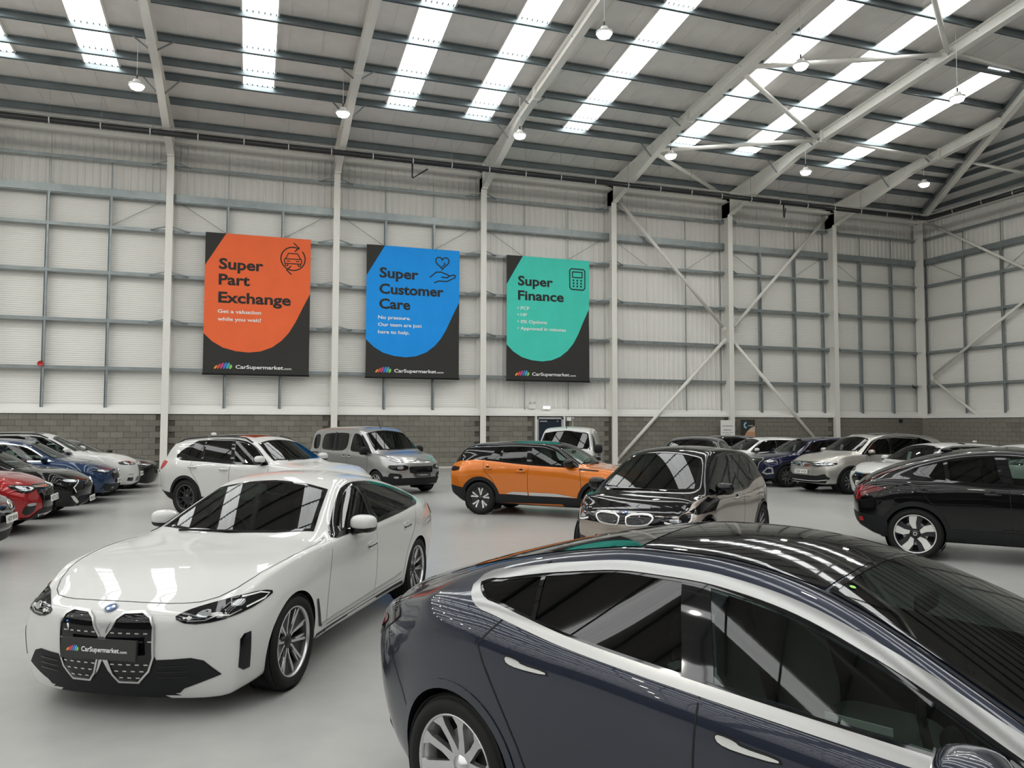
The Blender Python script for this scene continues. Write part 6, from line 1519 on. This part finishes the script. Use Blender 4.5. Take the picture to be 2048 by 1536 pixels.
# right row, facing left
TIG = scale_spec(SUV, .975, .995, .985, rw=.35); TIG['axle'] = 1.34
def shift_ws(ws, kx, kz, dx=0): return [(a*kx+dx, b2, z*kz) for a, b2, z in ws]
def move_cabin(sp, dx, x0=-.3, x1=1.55):
    """slide the front of the cabin forward (front-wheel-drive proportions)"""
    f = lambda x: x + dx*max(0, min(1, (x-x0)/(.45)))*(1 if x < x1-.5 else max(0, (x1-x)/.5)) if x < x1 else x
    for k in ('zt', 'zr', 'zb', 'wr', 'wb'): sp[k] = [(f(a), b2) for a, b2 in sp[k]]
    return sp
FWD = move_cabin(scale_spec(SUV), .18); FWD.update(xmir=.5)
WS_F = [(a+.18, b2, z) for a, b2, z in WS_SUV]
def tig_extra(c):
    for z in (.845, .80, .755): c.ribbon('grille_slat', [(2.2, -.60, z), (2.2, .60, z)], .014, 0, 0, 'chrome', .016)
    b_, P = badge_frame(c, (2.2, 0, .80), 0, 0); strokes([circle_pts(0, 0, .068)], .010, P, 'chrome', b_, h=.012)
    MB().lathe([(0, 0), (.066, 0)], 20, Matrix.Translation((.008, 0, 0)) @ Matrix.Rotation(R(-90), 4, 'Z')).build('disc', 'ink', b_)
    strokes([[(-.036, .052), (0, -.005), (.036, .052)], [(-.06, .025), (-.03, -.055), (0, .0), (.03, -.055), (.06, .025)]], .010, P, 'chrome', b_, h=.014)
    c.ribbon('chrome_strip', [(2.1, .76, .40), (2.2, .5, .36), (2.2, 0, .355)], .02, 0, 0, 'chrome', .016, mirror=True)
    c.patch('sun_roof', [(.05, 0, 1.62), (.05, .42, 1.60), (-1.1, .44, 1.6), (-1.1, 0, 1.64)], 0, 90, 'gloss_black', .004, sym=True)
    red_sign(c, .25, .50, 1.32, -20); price_card(c, .62, -.30, 1.22); 
    c.ribbon('window_chrome', [(.84, 1.10), (.40, 1.42), (.18, 1.525), (-.4, 1.57), (-1.2, 1.53)], .018, 90, 5, 'chrome', .009, 'xz', True)
TS = scale_spec(FWD, .985, .995, .975, rw=.35); TS['axle'] = 1.34
far_car('sport_utility_car', 'silver sport utility car with dark roof rails carrying the plate VE69 WSX', (-18.31, -15.23), -181.2, TS, 'paint_warm_silver',
        [(a*.985, b2*.975, z*.995) for a, b2, z in WS_F], ((.90, -1.55, -1.30), dict(pillars=[(-.12, -.24, .09), (-1.0, -1.05, .05)], curve=[(-1.85, 1.28), (-1.55, 1.44)], mats=['glass', 'glass_dark', 'glass_dark'])),
        [(2.16, .50, .76), (2.0, .70, .76), (1.80, .85, .80), (1.74, .87, .86), (1.95, .76, .865), (2.14, .54, .86)], [(0, .875), (.56, .875), (.62, .80), (.56, .735), (0, .735)],
        (2.27, .60, 'VE69 WSX'), [(0, .50), (.5, .50), (.72, .56), (.80, .44), (.70, .30), (0, .30)], (1,), ('tri_dark', 'alloy_dark'), .24, rails=(.15, -1.95, 'satin'), extra=tig_extra, arch_mat='trim_black', detail=2)
def q2_extra(c):
    b_, P = badge_frame(c, (2.1, 0, .79), 0, 0); strokes([circle_pts(-.09+.06*k, 0, .042, 18) for k in range(4)], .012, P, 'chrome', b_, h=.016)
    c.patch('grille_surround', [(2.2, a, b2) for a, b2 in ((0, .86), (.36, .86), (.46, .80), (.40, .48), (.34, .44), (0, .44))], 0, 0, 'satin', .016, sym=True, ring=.026, grow=.02, thick=.012)
    for s_ in (1, -1): c.patch('fog_surround', [(2.0, s_*.56, .44), (1.88, s_*.70, .60), (1.78, s_*.80, .60), (1.76, s_*.81, .42), (1.9, s_*.68, .39)], 30*s_, 0, 'satin', .012, ring=.035, thick=.012)
    red_sign(c, .25, .45, 1.22, -20); price_card(c, .55, .05, 1.16)
Q2S = move_cabin(scale_spec(SUV, .925, .905, .935, rw=.335), .18); Q2S['axle'] = 1.30
far_car('crossover_car', 'navy blue crossover with silver framed grille, left of the silver sport utility car', (-18.39, -12.89), -186, Q2S, 'paint_navy',
        [(a*.925+.18, b2*.935, z*.905) for a, b2, z in WS_SUV], ((.84, -1.35, -1.15), dict(pillars=[(-.12, -.22, .09), (-.95, -1.0, .05)], mats=['glass', 'glass_dark', 'glass_dark'])),
        [(2.0, .48, .75), (1.85, .70, .72), (1.68, .81, .76), (1.64, .83, .83), (1.8, .74, .84), (1.98, .53, .81)], [(0, .86), (.36, .86), (.46, .80), (.40, .48), (.34, .44), (0, .44)],
        (2.12, .53, 'KM23 YMK'), [(0, .38), (.6, .38), (.7, .32), (.6, .25), (0, .25)], (1,), ('double_spoke', 'alloy_dark'), .235, extra=q2_extra, arch_mat='trim_black', detail=2)
HB = scale_spec(HAT, 1.0, .955, 1.0, rw=.32)
WS_HB = [(a, b2, z*.955) for a, b2, z in WS_HAT]
DL_HB = ((.80, -1.30, -1.10), dict(pillars=[(-.20, -.28, .09), (-.95, -1.0, .05)], mats=['glass', 'glass_dark', 'glass_dark']))
HL_HB = [(2.03, .48, .74), (1.88, .68, .72), (1.70, .79, .76), (1.66, .80, .83), (1.82, .72, .83), (2.0, .52, .79)]
def wh_extra(c): red_sign(c, .35, .45, 1.18, -20); price_card(c, .6, -.2, 1.12)
far_car('hatchback_car', 'white hatchback partly hidden behind the navy blue crossover', (-18.65, -10.75), -186, HB, 'paint_white', WS_HB, DL_HB, HL_HB, [(0, .66), (.4, .66), (.45, .5), (0, .48)], (2.14, .45, 'HN21 OAB'), None, (1,), extra=wh_extra)
def wr_extra(c):
    wh_extra(c); c.patch('grille_surround', [(2.2, a, b2) for a, b2 in ((0, .70), (.34, .72), (.52, .58), (.36, .36), (0, .34))], 0, 0, 'chrome', .015, sym=True, ring=.02, grow=.015)
    blob('roof_aerial', (.14, .05, .05), 'paint_white', c.root, (-1.3, 0, 1.475), None, 2.2, 8)
    c.ribbon('window_chrome', [(.84, 1.03), (.55, 1.22), (.30, 1.35), (0, 1.40), (-.5, 1.41), (-1.2, 1.38)], .018, 90, 5, 'chrome', .008, 'xz', True)
far_car('hatchback_car', 'white hatchback with chrome edged windows, half hidden by the black coupe crossover', (-18.79, -18.02), -182.4, scale_spec(HAT, 1.02, .94, 1.0, rw=.325), 'paint_white', [(a*1.02, b2, z*.94) for a, b2, z in WS_HAT], DL_HB, HL_HB, [(0, .70), (.34, .72), (.52, .58), (.36, .36), (0, .34)], (2.20, .47, 'BU70 LRX'), None, (1,), extra=wr_extra)
far_car('hatchback_car', 'white car whose roof just shows above the black coupe crossover', (-18.8, -20.4), -181, HB, 'paint_white', WS_HB, DL_HB, HL_HB, [(0, .66), (.4, .66), (.45, .5), (0, .48)], (2.14, .45, 'LS19 KPD'), None, (1,))
far_car('hatchback_car', 'black car seen between the dark blue estate and a white hatchback', (-18.7, -8.2), -186, scale_spec(HAT, 1.0, .97, 1.0, rw=.33), 'paint_black', [(a, b2, z*.97) for a, b2, z in WS_HAT], DL_HB, HL_HB, [(0, .66), (.4, .66), (.45, .5), (0, .48)], (2.14, .45, 'YE18 GNU'), None, (1,))
DBS = scale_spec(HAT, 1.03, 1.025, 1.03, rw=.34)
def db_extra(c): c.ribbon('window_chrome', offset_poly(c.dlo_poly, .02), .02, 90, 0, 'satin', .008, 'xz', True, True)
far_car('estate_car', 'dark blue car with silver window edging behind the beige and black hatchback', (-24.2, -15.5), -130, DBS, 'paint_darkblue', [(a*1.03, b2*1.03, z*1.025) for a, b2, z in WS_HAT], ((.82, -1.35, -1.15), dict(pillars=[(-.20, -.28, .09), (-.95, -1.0, .05)])), HL_HB, [(0, .72), (.4, .72), (.45, .5), (0, .48)], (2.20, .47, 'GJ20 TVF'), None, (1,), extra=db_extra)
# left row, facing right
FB = scale_spec(FAST, .98, .99, .97, rw=.335); FB['axle'] = 1.40
far_car('saloon_car', 'black saloon nearest the blockwork wall in the left row', (-40.1, -7.45), 0, FB, 'paint_black', [(.85, 0, 1.0), (.78, .40, .985), (.65, .67, .955), (.40, .60, 1.09), (.07, .52, 1.26), (.04, 0, 1.345)],
        ((.64, -1.50, -1.40), dict(pillars=[(-.26, -.40, .085)], trim='chrome', trimw=.02)), [(2.12, .46, .65), (1.98, .66, .63), (1.78, .82, .68), (1.72, .84, .73), (1.9, .72, .72), (2.08, .52, .69)], [(0, .68), (.34, .68), (.42, .56), (.34, .42), (0, .40)], (2.24, .46, 'KU19 RZD'), None, (-1,))
def bl_extra(c):
    b_, P = badge_frame(c, (2.2, 0, .70), 0, 0); strokes([circle_pts(0, 0, .085)], .014, P, 'chrome', b_, h=.02); strokes([[(0, 0), (.08*math.sin(a), .08*math.cos(a))] for a in (0, 2.094, 4.189)], .014, P, 'chrome', b_, h=.02)
    for s_ in (1, -1): c.ribbon('chrome_bar', [(2.2, s_*.10, .70), (2.2, s_*.42, .71)], .03, 0, 0, 'chrome', .018)
    c.patch('paper_sheet', [(.05, 1.12), (-.12, 1.12), (-.12, 1.28), (.05, 1.28)], 90, 0, 'paper', -.02, 'xz', mirror=True)
BLS = move_cabin(scale_spec(SUV, .94, .925, .965, rw=.345), .12); BLS['axle'] = 1.365
far_car('crossover_car', 'deep blue crossover with star badge in the left row, beside the white sport utility car', (-40.45, -11.85), 0, BLS, 'paint_blue', [(a*.94+.12, b2*.965, z*.925) for a, b2, z in WS_SUV],
        ((.82, -1.45, -1.25), dict(pillars=[(-.14, -.28, .09), (-.98, -1.04, .05)], trim='chrome', trimw=.025)), [(2.08, .48, .735), (1.92, .70, .70), (1.74, .84, .76), (1.70, .86, .82), (1.88, .74, .81), (2.06, .53, .775)], [(0, .78), (.42, .78), (.50, .66), (.42, .54), (0, .53)], (2.15, .50, 'LN70 VFC'), [(0, .44), (.5, .44), (.75, .48), (.78, .34), (.6, .27), (0, .27)], (-1,), extra=bl_extra)
def re_extra(c):
    b_, P = badge_frame(c, (2.1, 0, .69), 0, 0); strokes([[(0, .09), (.055, 0), (0, -.09), (-.055, 0), (0, .09)]], .02, P, 'chrome', b_, h=.02)
    c.ribbon('headlight_trim', [(2.0, .52, .74), (1.9, .66, .60), (1.96, .62, .50)], .02, 35, 0, 'emblem_white', .014, mirror=True)
    c.patch('bumper_blade', [(2.0, .50, .30), (1.88, .64, .44), (1.84, .69, .44), (1.9, .64, .34), (1.98, .55, .27)], 30, 0, 'alloy_white', .012, mirror=True)
RES = scale_spec(HAT, 1.02, .93, 1.0, rw=.325)
far_car('hatchback_car', 'black hatchback with a pale bumper blade in the left row, beside the red crossover', (-40.6, -14.75), 0, RES, 'paint_black', [(a*1.02, b2, z*.93) for a, b2, z in WS_HAT], DL_HB, [(2.05, .46, .70), (1.9, .68, .67), (1.72, .79, .71), (1.68, .80, .78), (1.84, .72, .78), (2.02, .50, .75)], [(0, .70), (.42, .70), (.40, .56), (0, .54)], (2.21, .335, 'WF19 LXA'), [(0, .42), (.5, .42), (.6, .32), (.5, .22), (0, .22)], (-1,), extra=re_extra)
def su_extra(c):
    b_, P = badge_frame(c, (2.15, 0, .80), 0, 0); strokes([[(.05, .045), (0, .08), (-.055, .04), (.055, -.04), (0, -.08), (-.05, -.045)]], .02, P, 'chrome', b_, h=.022)
    c.ribbon('chrome_bar', [(2.1, .58, .80), (2.2, .12, .79)], .035, 0, 0, 'chrome', .018, mirror=True)
    c.patch('skid_plate', [(2.2, 0, .33), (2.15, .50, .33), (2.12, .42, .25), (2.15, 0, .245)], 0, 0, 'satin', .018, sym=True, thick=.012)
    c.patch('fog_surround', [(2.06, .60, .52), (1.90, .78, .52), (1.88, .80, .34), (2.02, .64, .36)], 30, 0, 'gloss_black', .010, round=1, mirror=True)
    c.patch('fog_light', [(2.05, .61, .54), (1.92, .76, .54), (1.92, .76, .49), (2.05, .62, .49)], 30, 0, 'lamp_clear', .014, round=1, mirror=True)
    c.patch('bumper_trim', [(2.2, .30, .44), (2.12, .52, .40), (2.0, .68, .30), (1.85, .86, .29), (1.7, .90, .29), (1.7, .90, .25), (2.0, .70, .25), (2.2, .30, .26)], 25, 0, 'trim_black', .012, mirror=True)
SUS = move_cabin(scale_spec(SUV, .93, .945, .945, rw=.345), .15); SUS['axle'] = 1.30
far_car('crossover_car', 'red crossover with chrome bar across its black grille in the left row', (-40.72, -17.3), 0, SUS, 'paint_red', [(a*.93+.15, b2*.945, z*.945) for a, b2, z in WS_SUV], ((.82, -1.40, -1.2), dict(pillars=[(-.12, -.24, .09), (-.95, -1.0, .05)])),
        [(2.08, .54, .79), (1.92, .72, .71), (1.86, .78, .71), (1.70, .84, .80), (1.66, .85, .87), (1.88, .72, .85), (2.06, .56, .83)], [(0, .84), (.50, .84), (.54, .72), (.42, .56), (.36, .42), (0, .42)], (2.16, .58, 'KU72 LZE'), [(0, .42), (.36, .42), (.46, .34), (0, .32)], (-1,), extra=su_extra, arch_mat='trim_black', detail=2)
def da_extra(c):
    b_, P = badge_frame(c, (2.1, 0, .73), 0, 0); strokes([circle_pts(0, 0, .06)], .014, P, 'chrome', b_, h=.02); strokes([[(-.05, .01), (-.02, .03), (0, -.02), (.02, .03), (.05, .01)]], .012, P, 'chrome', b_, h=.02)
    c.ribbon('chrome_bar', [(2.1, .52, .72), (2.2, .3, .66), (2.2, 0, .64)], .03, 0, 0, 'satin', .016, mirror=True)
far_car('hatchback_car', 'dark grey blue hatchback carrying the plate HJ70 WVA at the left edge', (-40.62, -20.3), 0, scale_spec(HAT, 1.0, .96, 1.0, rw=.33), 'paint_grey', [(a, b2, z*.96) for a, b2, z in WS_HAT], DL_HB, HL_HB, [(0, .72), (.46, .74), (.50, .60), (.36, .44), (0, .42)], (2.16, .55, 'HJ70 WVA'), [(0, .38), (.5, .38), (.62, .30), (.5, .24), (0, .24)], (-1,), extra=da_extra)
# ------------------------------------------------------------------ the three hanging banners
mk('ban_black', (.028, .027, .025), .75); mk('ban_orange', (.93, .155, .045), .75); mk('ban_blue', (.002, .32, .93), .75); mk('ban_green', (.062, .68, .55), .75); mk('ban_ink', (.022, .021, .020), .75); mk('ban_white', (.86, .87, .86), .75)
for k_, cc_ in (('ban_black', (.028, .027, .025)), ('ban_orange', (.93, .155, .045)), ('ban_blue', (.002, .32, .93)), ('ban_green', (.062, .68, .55))): noise_tint(MAT[k_], cc_, .04, 1.2)
BW, BH = 4.07, 5.68
def banner(xc, label, colmat, lines, small, icon, ripple, seed):
    t = thing('banner', label, 'banner', (xc, -.47, 3.86), 0, None)
    rr = random.Random(seed); ph = [rr.uniform(0, 6) for _ in range(4)]
    def depth(u, v):    # u across 0..1, v down 0..1
        e = ripple*(.012*math.sin(9*u+2.2*v+ph[0])+.010*math.sin(17*u-5*v+ph[1])+.012*math.sin(5*u+9*v+ph[2]))*min(1, 4*v+.15)*min(1, 6*(1-v)+.1)
        return -e
    def fn(h):
        return lambda u, v: Vector(((u-.5)*BW, depth(u, v)-h, (1-v)*BH))
    n, m_ = 36, 48; mb = MB(); f0 = fn(0)
    for j in range(m_+1):
        for i in range(n+1): mb.v.append(tuple(f0(i/n, j/m_)))
    for j in range(m_):
        for i in range(n): a = j*(n+1)+i; mb.f.append((a, a+n+1, a+n+2, a+1))
    mb.build('cloth', 'ban_black', t, True)
    def printed(name, poly, mat, h, step=.05, holes=()):
        vo, fo = cdt(poly, step, holes); f = fn(h); mb = MB(); mb.v = [tuple(f(*v)) for v in vo]; mb.f = []
        for q in fo:
            a, b2, c_ = [np.array(vo[i]) for i in q]; cr = (b2[0]-a[0])*(c_[1]-a[1])-(b2[1]-a[1])*(c_[0]-a[0]); mb.f.append(q if cr < 0 else q[::-1])
        return mb.build(name, mat, t, True)
    shield = [(.19, .0), (1, .0), (1, .40), (.93, .505), (.86, .615), (.80, .69), (.73, .75), (.64, .80), (.53, .832), (.42, .842), (.30, .835), (.18, .812), (.08, .77), (0, .715), (0, .235)]
    printed('colour_field', shield, colmat, .006, .04)
    f2 = fn(.014)
    for (txt, u, v, cap, wd) in lines: text_on('lettering', txt, lambda a, b2: f2(a, v-b2), u, 0, cap, wd, 'ban_ink', t, .028)
    for (txt, u, v, cap, wd) in small: text_on('lettering', txt, lambda a, b2: f2(a, v-b2), u, 0, cap, wd, 'ban_white', t, .022)
    text_on('lettering', 'CarSupermarket', lambda a, b2: f2(a, .958-b2), .30, 0, .0265, .45, 'ban_white', t, .022)
    text_on('lettering', '.com', lambda a, b2: f2(a, .958-b2), .752, 0, .015, .078, 'ban_white', t, .022)
    rainbow(lambda u, v: f2(u, .962-v), .105, 0, .165, .046, t)
    def line(pts, w_=.011, closed=False, name='icon_line'):
        P = [np.array(p, float) for p in pts]; P = P+[P[0]] if closed else P
        asp = BW/BH
        for a, b2 in zip(P[:-1], P[1:]):
            d = (b2-a)*np.array([BW, BH]); L_ = np.linalg.norm(d)
            if L_ < 1e-6: continue
            d /= L_; nn = np.array([-d[1]/BW, d[0]/BH])*w_*BW/2; ex = np.array([d[0]/BW, d[1]/BH])*w_*BW*.3
            q = [a-ex+nn, b2+ex+nn, b2+ex-nn, a-ex-nn]; mb.v += [tuple(f2(*z)) for z in q[::-1]]; i = len(mb.v)-4; mb.f.append((i, i+1, i+2, i+3))
    mb = MB(); icon(line); mb.build('icon', 'ban_ink', t)
    # hem bars and top ties
    bar = MB(); bar.tube([(-BW/2-.02, .0, .0), (BW/2+.02, 0, .0)], .03, 8); bar.build('bottom_bar', 'trim_black', t, True)
    MB().box((0, .0, .09), (BW, .035, .11)).build('hem', 'ban_black', t)
    MB().tube([(-BW/2, .05, BH-.02), (BW/2, .05, BH-.02)], .02, 6).build('top_bar', 'galv', t, True)
    for u in (-.46, -.2, .1, .46): MB().tube([(u*BW, .05, BH-.02), (u*BW, .18, BH+.03)], .008, 4).build('cable_tie', 'plain_white', t)
    return t
K = BH/BW
def circ(cx, cy, r, a0=0, a1=360, n=28): return [(cx+r*math.cos(R(a0+(a1-a0)*k/n)), cy-r/K*math.sin(R(a0+(a1-a0)*k/n))) for k in range(n+1)]
def icon_car(line):
    cx, cy, r = .828, .15, .118
    line(circ(cx, cy, r, 60, 262)); line(circ(cx, cy, r, -118, 40))
    line([(cx+.05, cy-.085), (cx+.005, cy-.115)]); line([(cx+.055, cy-.085), (cx+.02, cy-.055)])
    line([(cx-.06, cy+.085), (cx-.015, cy+.115)]); line([(cx-.06, cy+.085), (cx-.02, cy+.055)])
    line([(cx-.072, cy+.0), (cx-.045, cy-.038), (cx+.045, cy-.038), (cx+.072, cy+.0)], .009); line([(cx-.08, cy+.002), (cx+.08, cy+.002), (cx+.085, cy+.015), (cx+.08, cy+.036), (cx-.08, cy+.036), (cx-.085, cy+.015)], .009, True)
    for s_ in (-1, 1):
        line([(cx+s_*.075, cy+.038), (cx+s_*.075, cy+.052), (cx+s_*.05, cy+.052), (cx+s_*.05, cy+.038)], .009); line([(cx+s_*.06, cy+.018), (cx+s_*.03, cy+.018)], .009)
def icon_heart(line):
    cx, cy = .81, .10
    H = []
    for k in range(41):
        a = 2*math.pi*k/40; x = 16*math.sin(a)**3; y = 13*math.cos(a)-5*math.cos(2*a)-2*math.cos(3*a)-math.cos(4*a); H.append((cx+x*.0046, cy-y*.0033))
    line(H, .012); line([(cx-.01, cy+.036), (cx+.03, cy+.012), (cx+.018, cy+.0)], .010)
    y = .20
    line([(.675, y+.02), (.74, y-.022), (.79, y-.026), (.86, y-.010), (.885, y+.0), (.865, y+.016), (.80, y+.013)], .012)
    line([(.885, y+.004), (.93, y-.008), (.955, y-.004), (.95, y+.012), (.86, y+.045), (.77, y+.045), (.725, y+.060)], .012)
def icon_calc(line):
    x0, x1, y0, y1 = .755, .945, .075, .245
    line([(x0+.02, y0), (x1-.02, y0), (x1, y0+.014), (x1, y1-.014), (x1-.02, y1), (x0+.02, y1), (x0, y1-.014), (x0, y0+.014)], .013, True)
    line([(x0+.035, y0+.025), (x1-.035, y0+.025), (x1-.035, y0+.07), (x0+.035, y0+.07)], .012, True)
    for r_ in range(3):
        for q in range(3): line([(x0+.047+.048*q-.004, y0+.095+.024*r_), (x0+.047+.048*q+.004, y0+.095+.024*r_)], .020)
banner(-35.05, 'orange banner reading Super Part Exchange, leftmost of the three', 'ban_orange', [('Super', .128, .254, .077, .415), ('Part', .128, .365, .077, .29), ('Exchange', .128, .492, .077, .685)],
       [('Get a valuation', .125, .567, .026, .405), ('while you wait!', .125, .622, .026, .405)], icon_car, .55, 1)
banner(-28.67, 'blue banner reading Super Customer Care, middle of the three', 'ban_blue', [('Super', .135, .243, .077, .415), ('Customer', .135, .365, .077, .69), ('Care', .135, .478, .077, .33)],
       [('No pressure.', .125, .558, .026, .345), ('Our team are just', .125, .612, .026, .465), ('here to help.', .125, .668, .026, .335)], icon_heart, .8, 2)
banner(-22.40, 'green banner reading Super Finance, rightmost of the three', 'ban_green', [('Super', .135, .235, .077, .415), ('Finance', .135, .352, .077, .545)],
       [('• PCP', .125, .432, .026, .145), ('• HP', .125, .485, .026, .115), ('• 0% Options', .125, .540, .026, .352), ('• Approved in minutes', .125, .594, .026, .585)], icon_calc, 1.25, 3)
# ------------------------------------------------------------------ poster boards by the column
def board(x, y, z0, wd, ht, label, dark):
    t = thing('poster_board', label, 'poster', (x, y, 0), 0)
    MB().box((0, .02, z0+ht/2), (wd, .03, ht)).build('panel', 'ban_black' if dark else 'plain_white', t)
    for s_ in (-1, 1): MB().beam((s_*wd*.42, .08, .0), (s_*wd*.42, .05, z0+ht*.5), .03, .03).build('stand_leg', 'galv', t)
    MB().box((0, .1, .015), (wd, .35, .03)).build('base', 'galv', t)
    fn = lambda u, v: (u, .0, z0+v)
    if dark:
        mk('poster_sand', (.50, .27, .15), .7); mk('poster_skin', (.60, .46, .36), .7); mk('poster_blue', (.25, .50, .70), .6)
        mb = MB(); P = [(-wd*.42, 0), (-wd*.36, ht*.22), (-wd*.1, ht*.5), (wd*.2, ht*.66), (wd*.5, ht*.74), (wd*.5, 0)]; mb.v = [(u, .003, z0+v) for u, v in P]; mb.f = [tuple(range(len(P)))]; mb.build('picture', 'poster_sand', t)
        mb = MB(); P = [(-wd*.1, ht*.5), (wd*.2, ht*.66), (wd*.5, ht*.74), (wd*.5, ht*.48), (wd*.2, ht*.50)]; mb.v = [(u, .002, z0+v) for u, v in P]; mb.f = [tuple(range(len(P)))]; mb.build('picture', 'poster_skin', t)
        mb = MB(); c_ = [(-.16*wd+.16*wd*math.cos(a), ht*.77+.16*wd*1.2*math.sin(a)) for a in np.linspace(R(75), R(285), 14)] + [(-.10*wd+.11*wd*math.cos(a), ht*.77+.12*wd*math.sin(a)) for a in np.linspace(R(285), R(75), 14)]
        mb.v = [(u, .001, z0+v) for u, v in c_]; mb.f = [(k, k+1, 26-k, 27-k) for k in range(13)]; mb.build('emblem', 'poster_blue', t)
        text_on('lettering', 'careplan', lambda u, v: (u, .0, z0+v), wd*-.02, ht*.74, .045, wd*.40, 'emblem_white', t)
        mb = MB(); mb.box((wd*.18, -.004, z0+ht*.16), (wd*.22, .006, ht*.26)); mb.build('picture', 'poster_skin', t)
        mb = MB(); mb.box((wd*.2, -.006, z0+ht*.06), (wd*.30, .006, ht*.13)); mb.build('picture', 'poster_blue', t)
    else:
        rainbow(fn, -wd*.40, ht*.74, wd*.14, .05, t)
        text_on('lettering', 'CarSupermarket', fn, -wd*.24, ht*.745, .05, wd*.62, 'ban_ink', t)
        text_on('lettering', 'IMPORTANT', fn, 0, ht*.57, .05, wd*.56, 'ban_ink', t, center=True)
        text_on('lettering', 'Sales   Service   Finance', fn, 0, ht*.47, .04, wd*.78, 'ban_ink', t, .01, center=True)
        text_on('lettering', 'of staff', fn, 0, ht*.40, .04, wd*.36, 'ban_ink', t, .01, center=True)
board(-13.22, -.95, .95, .78, 1.16, 'white printed notice board left of the column behind the parked cars', False)
board(-12.05, -.95, .95, .80, 1.19, 'dark poster with a sandy picture right of the column behind the parked cars', True)
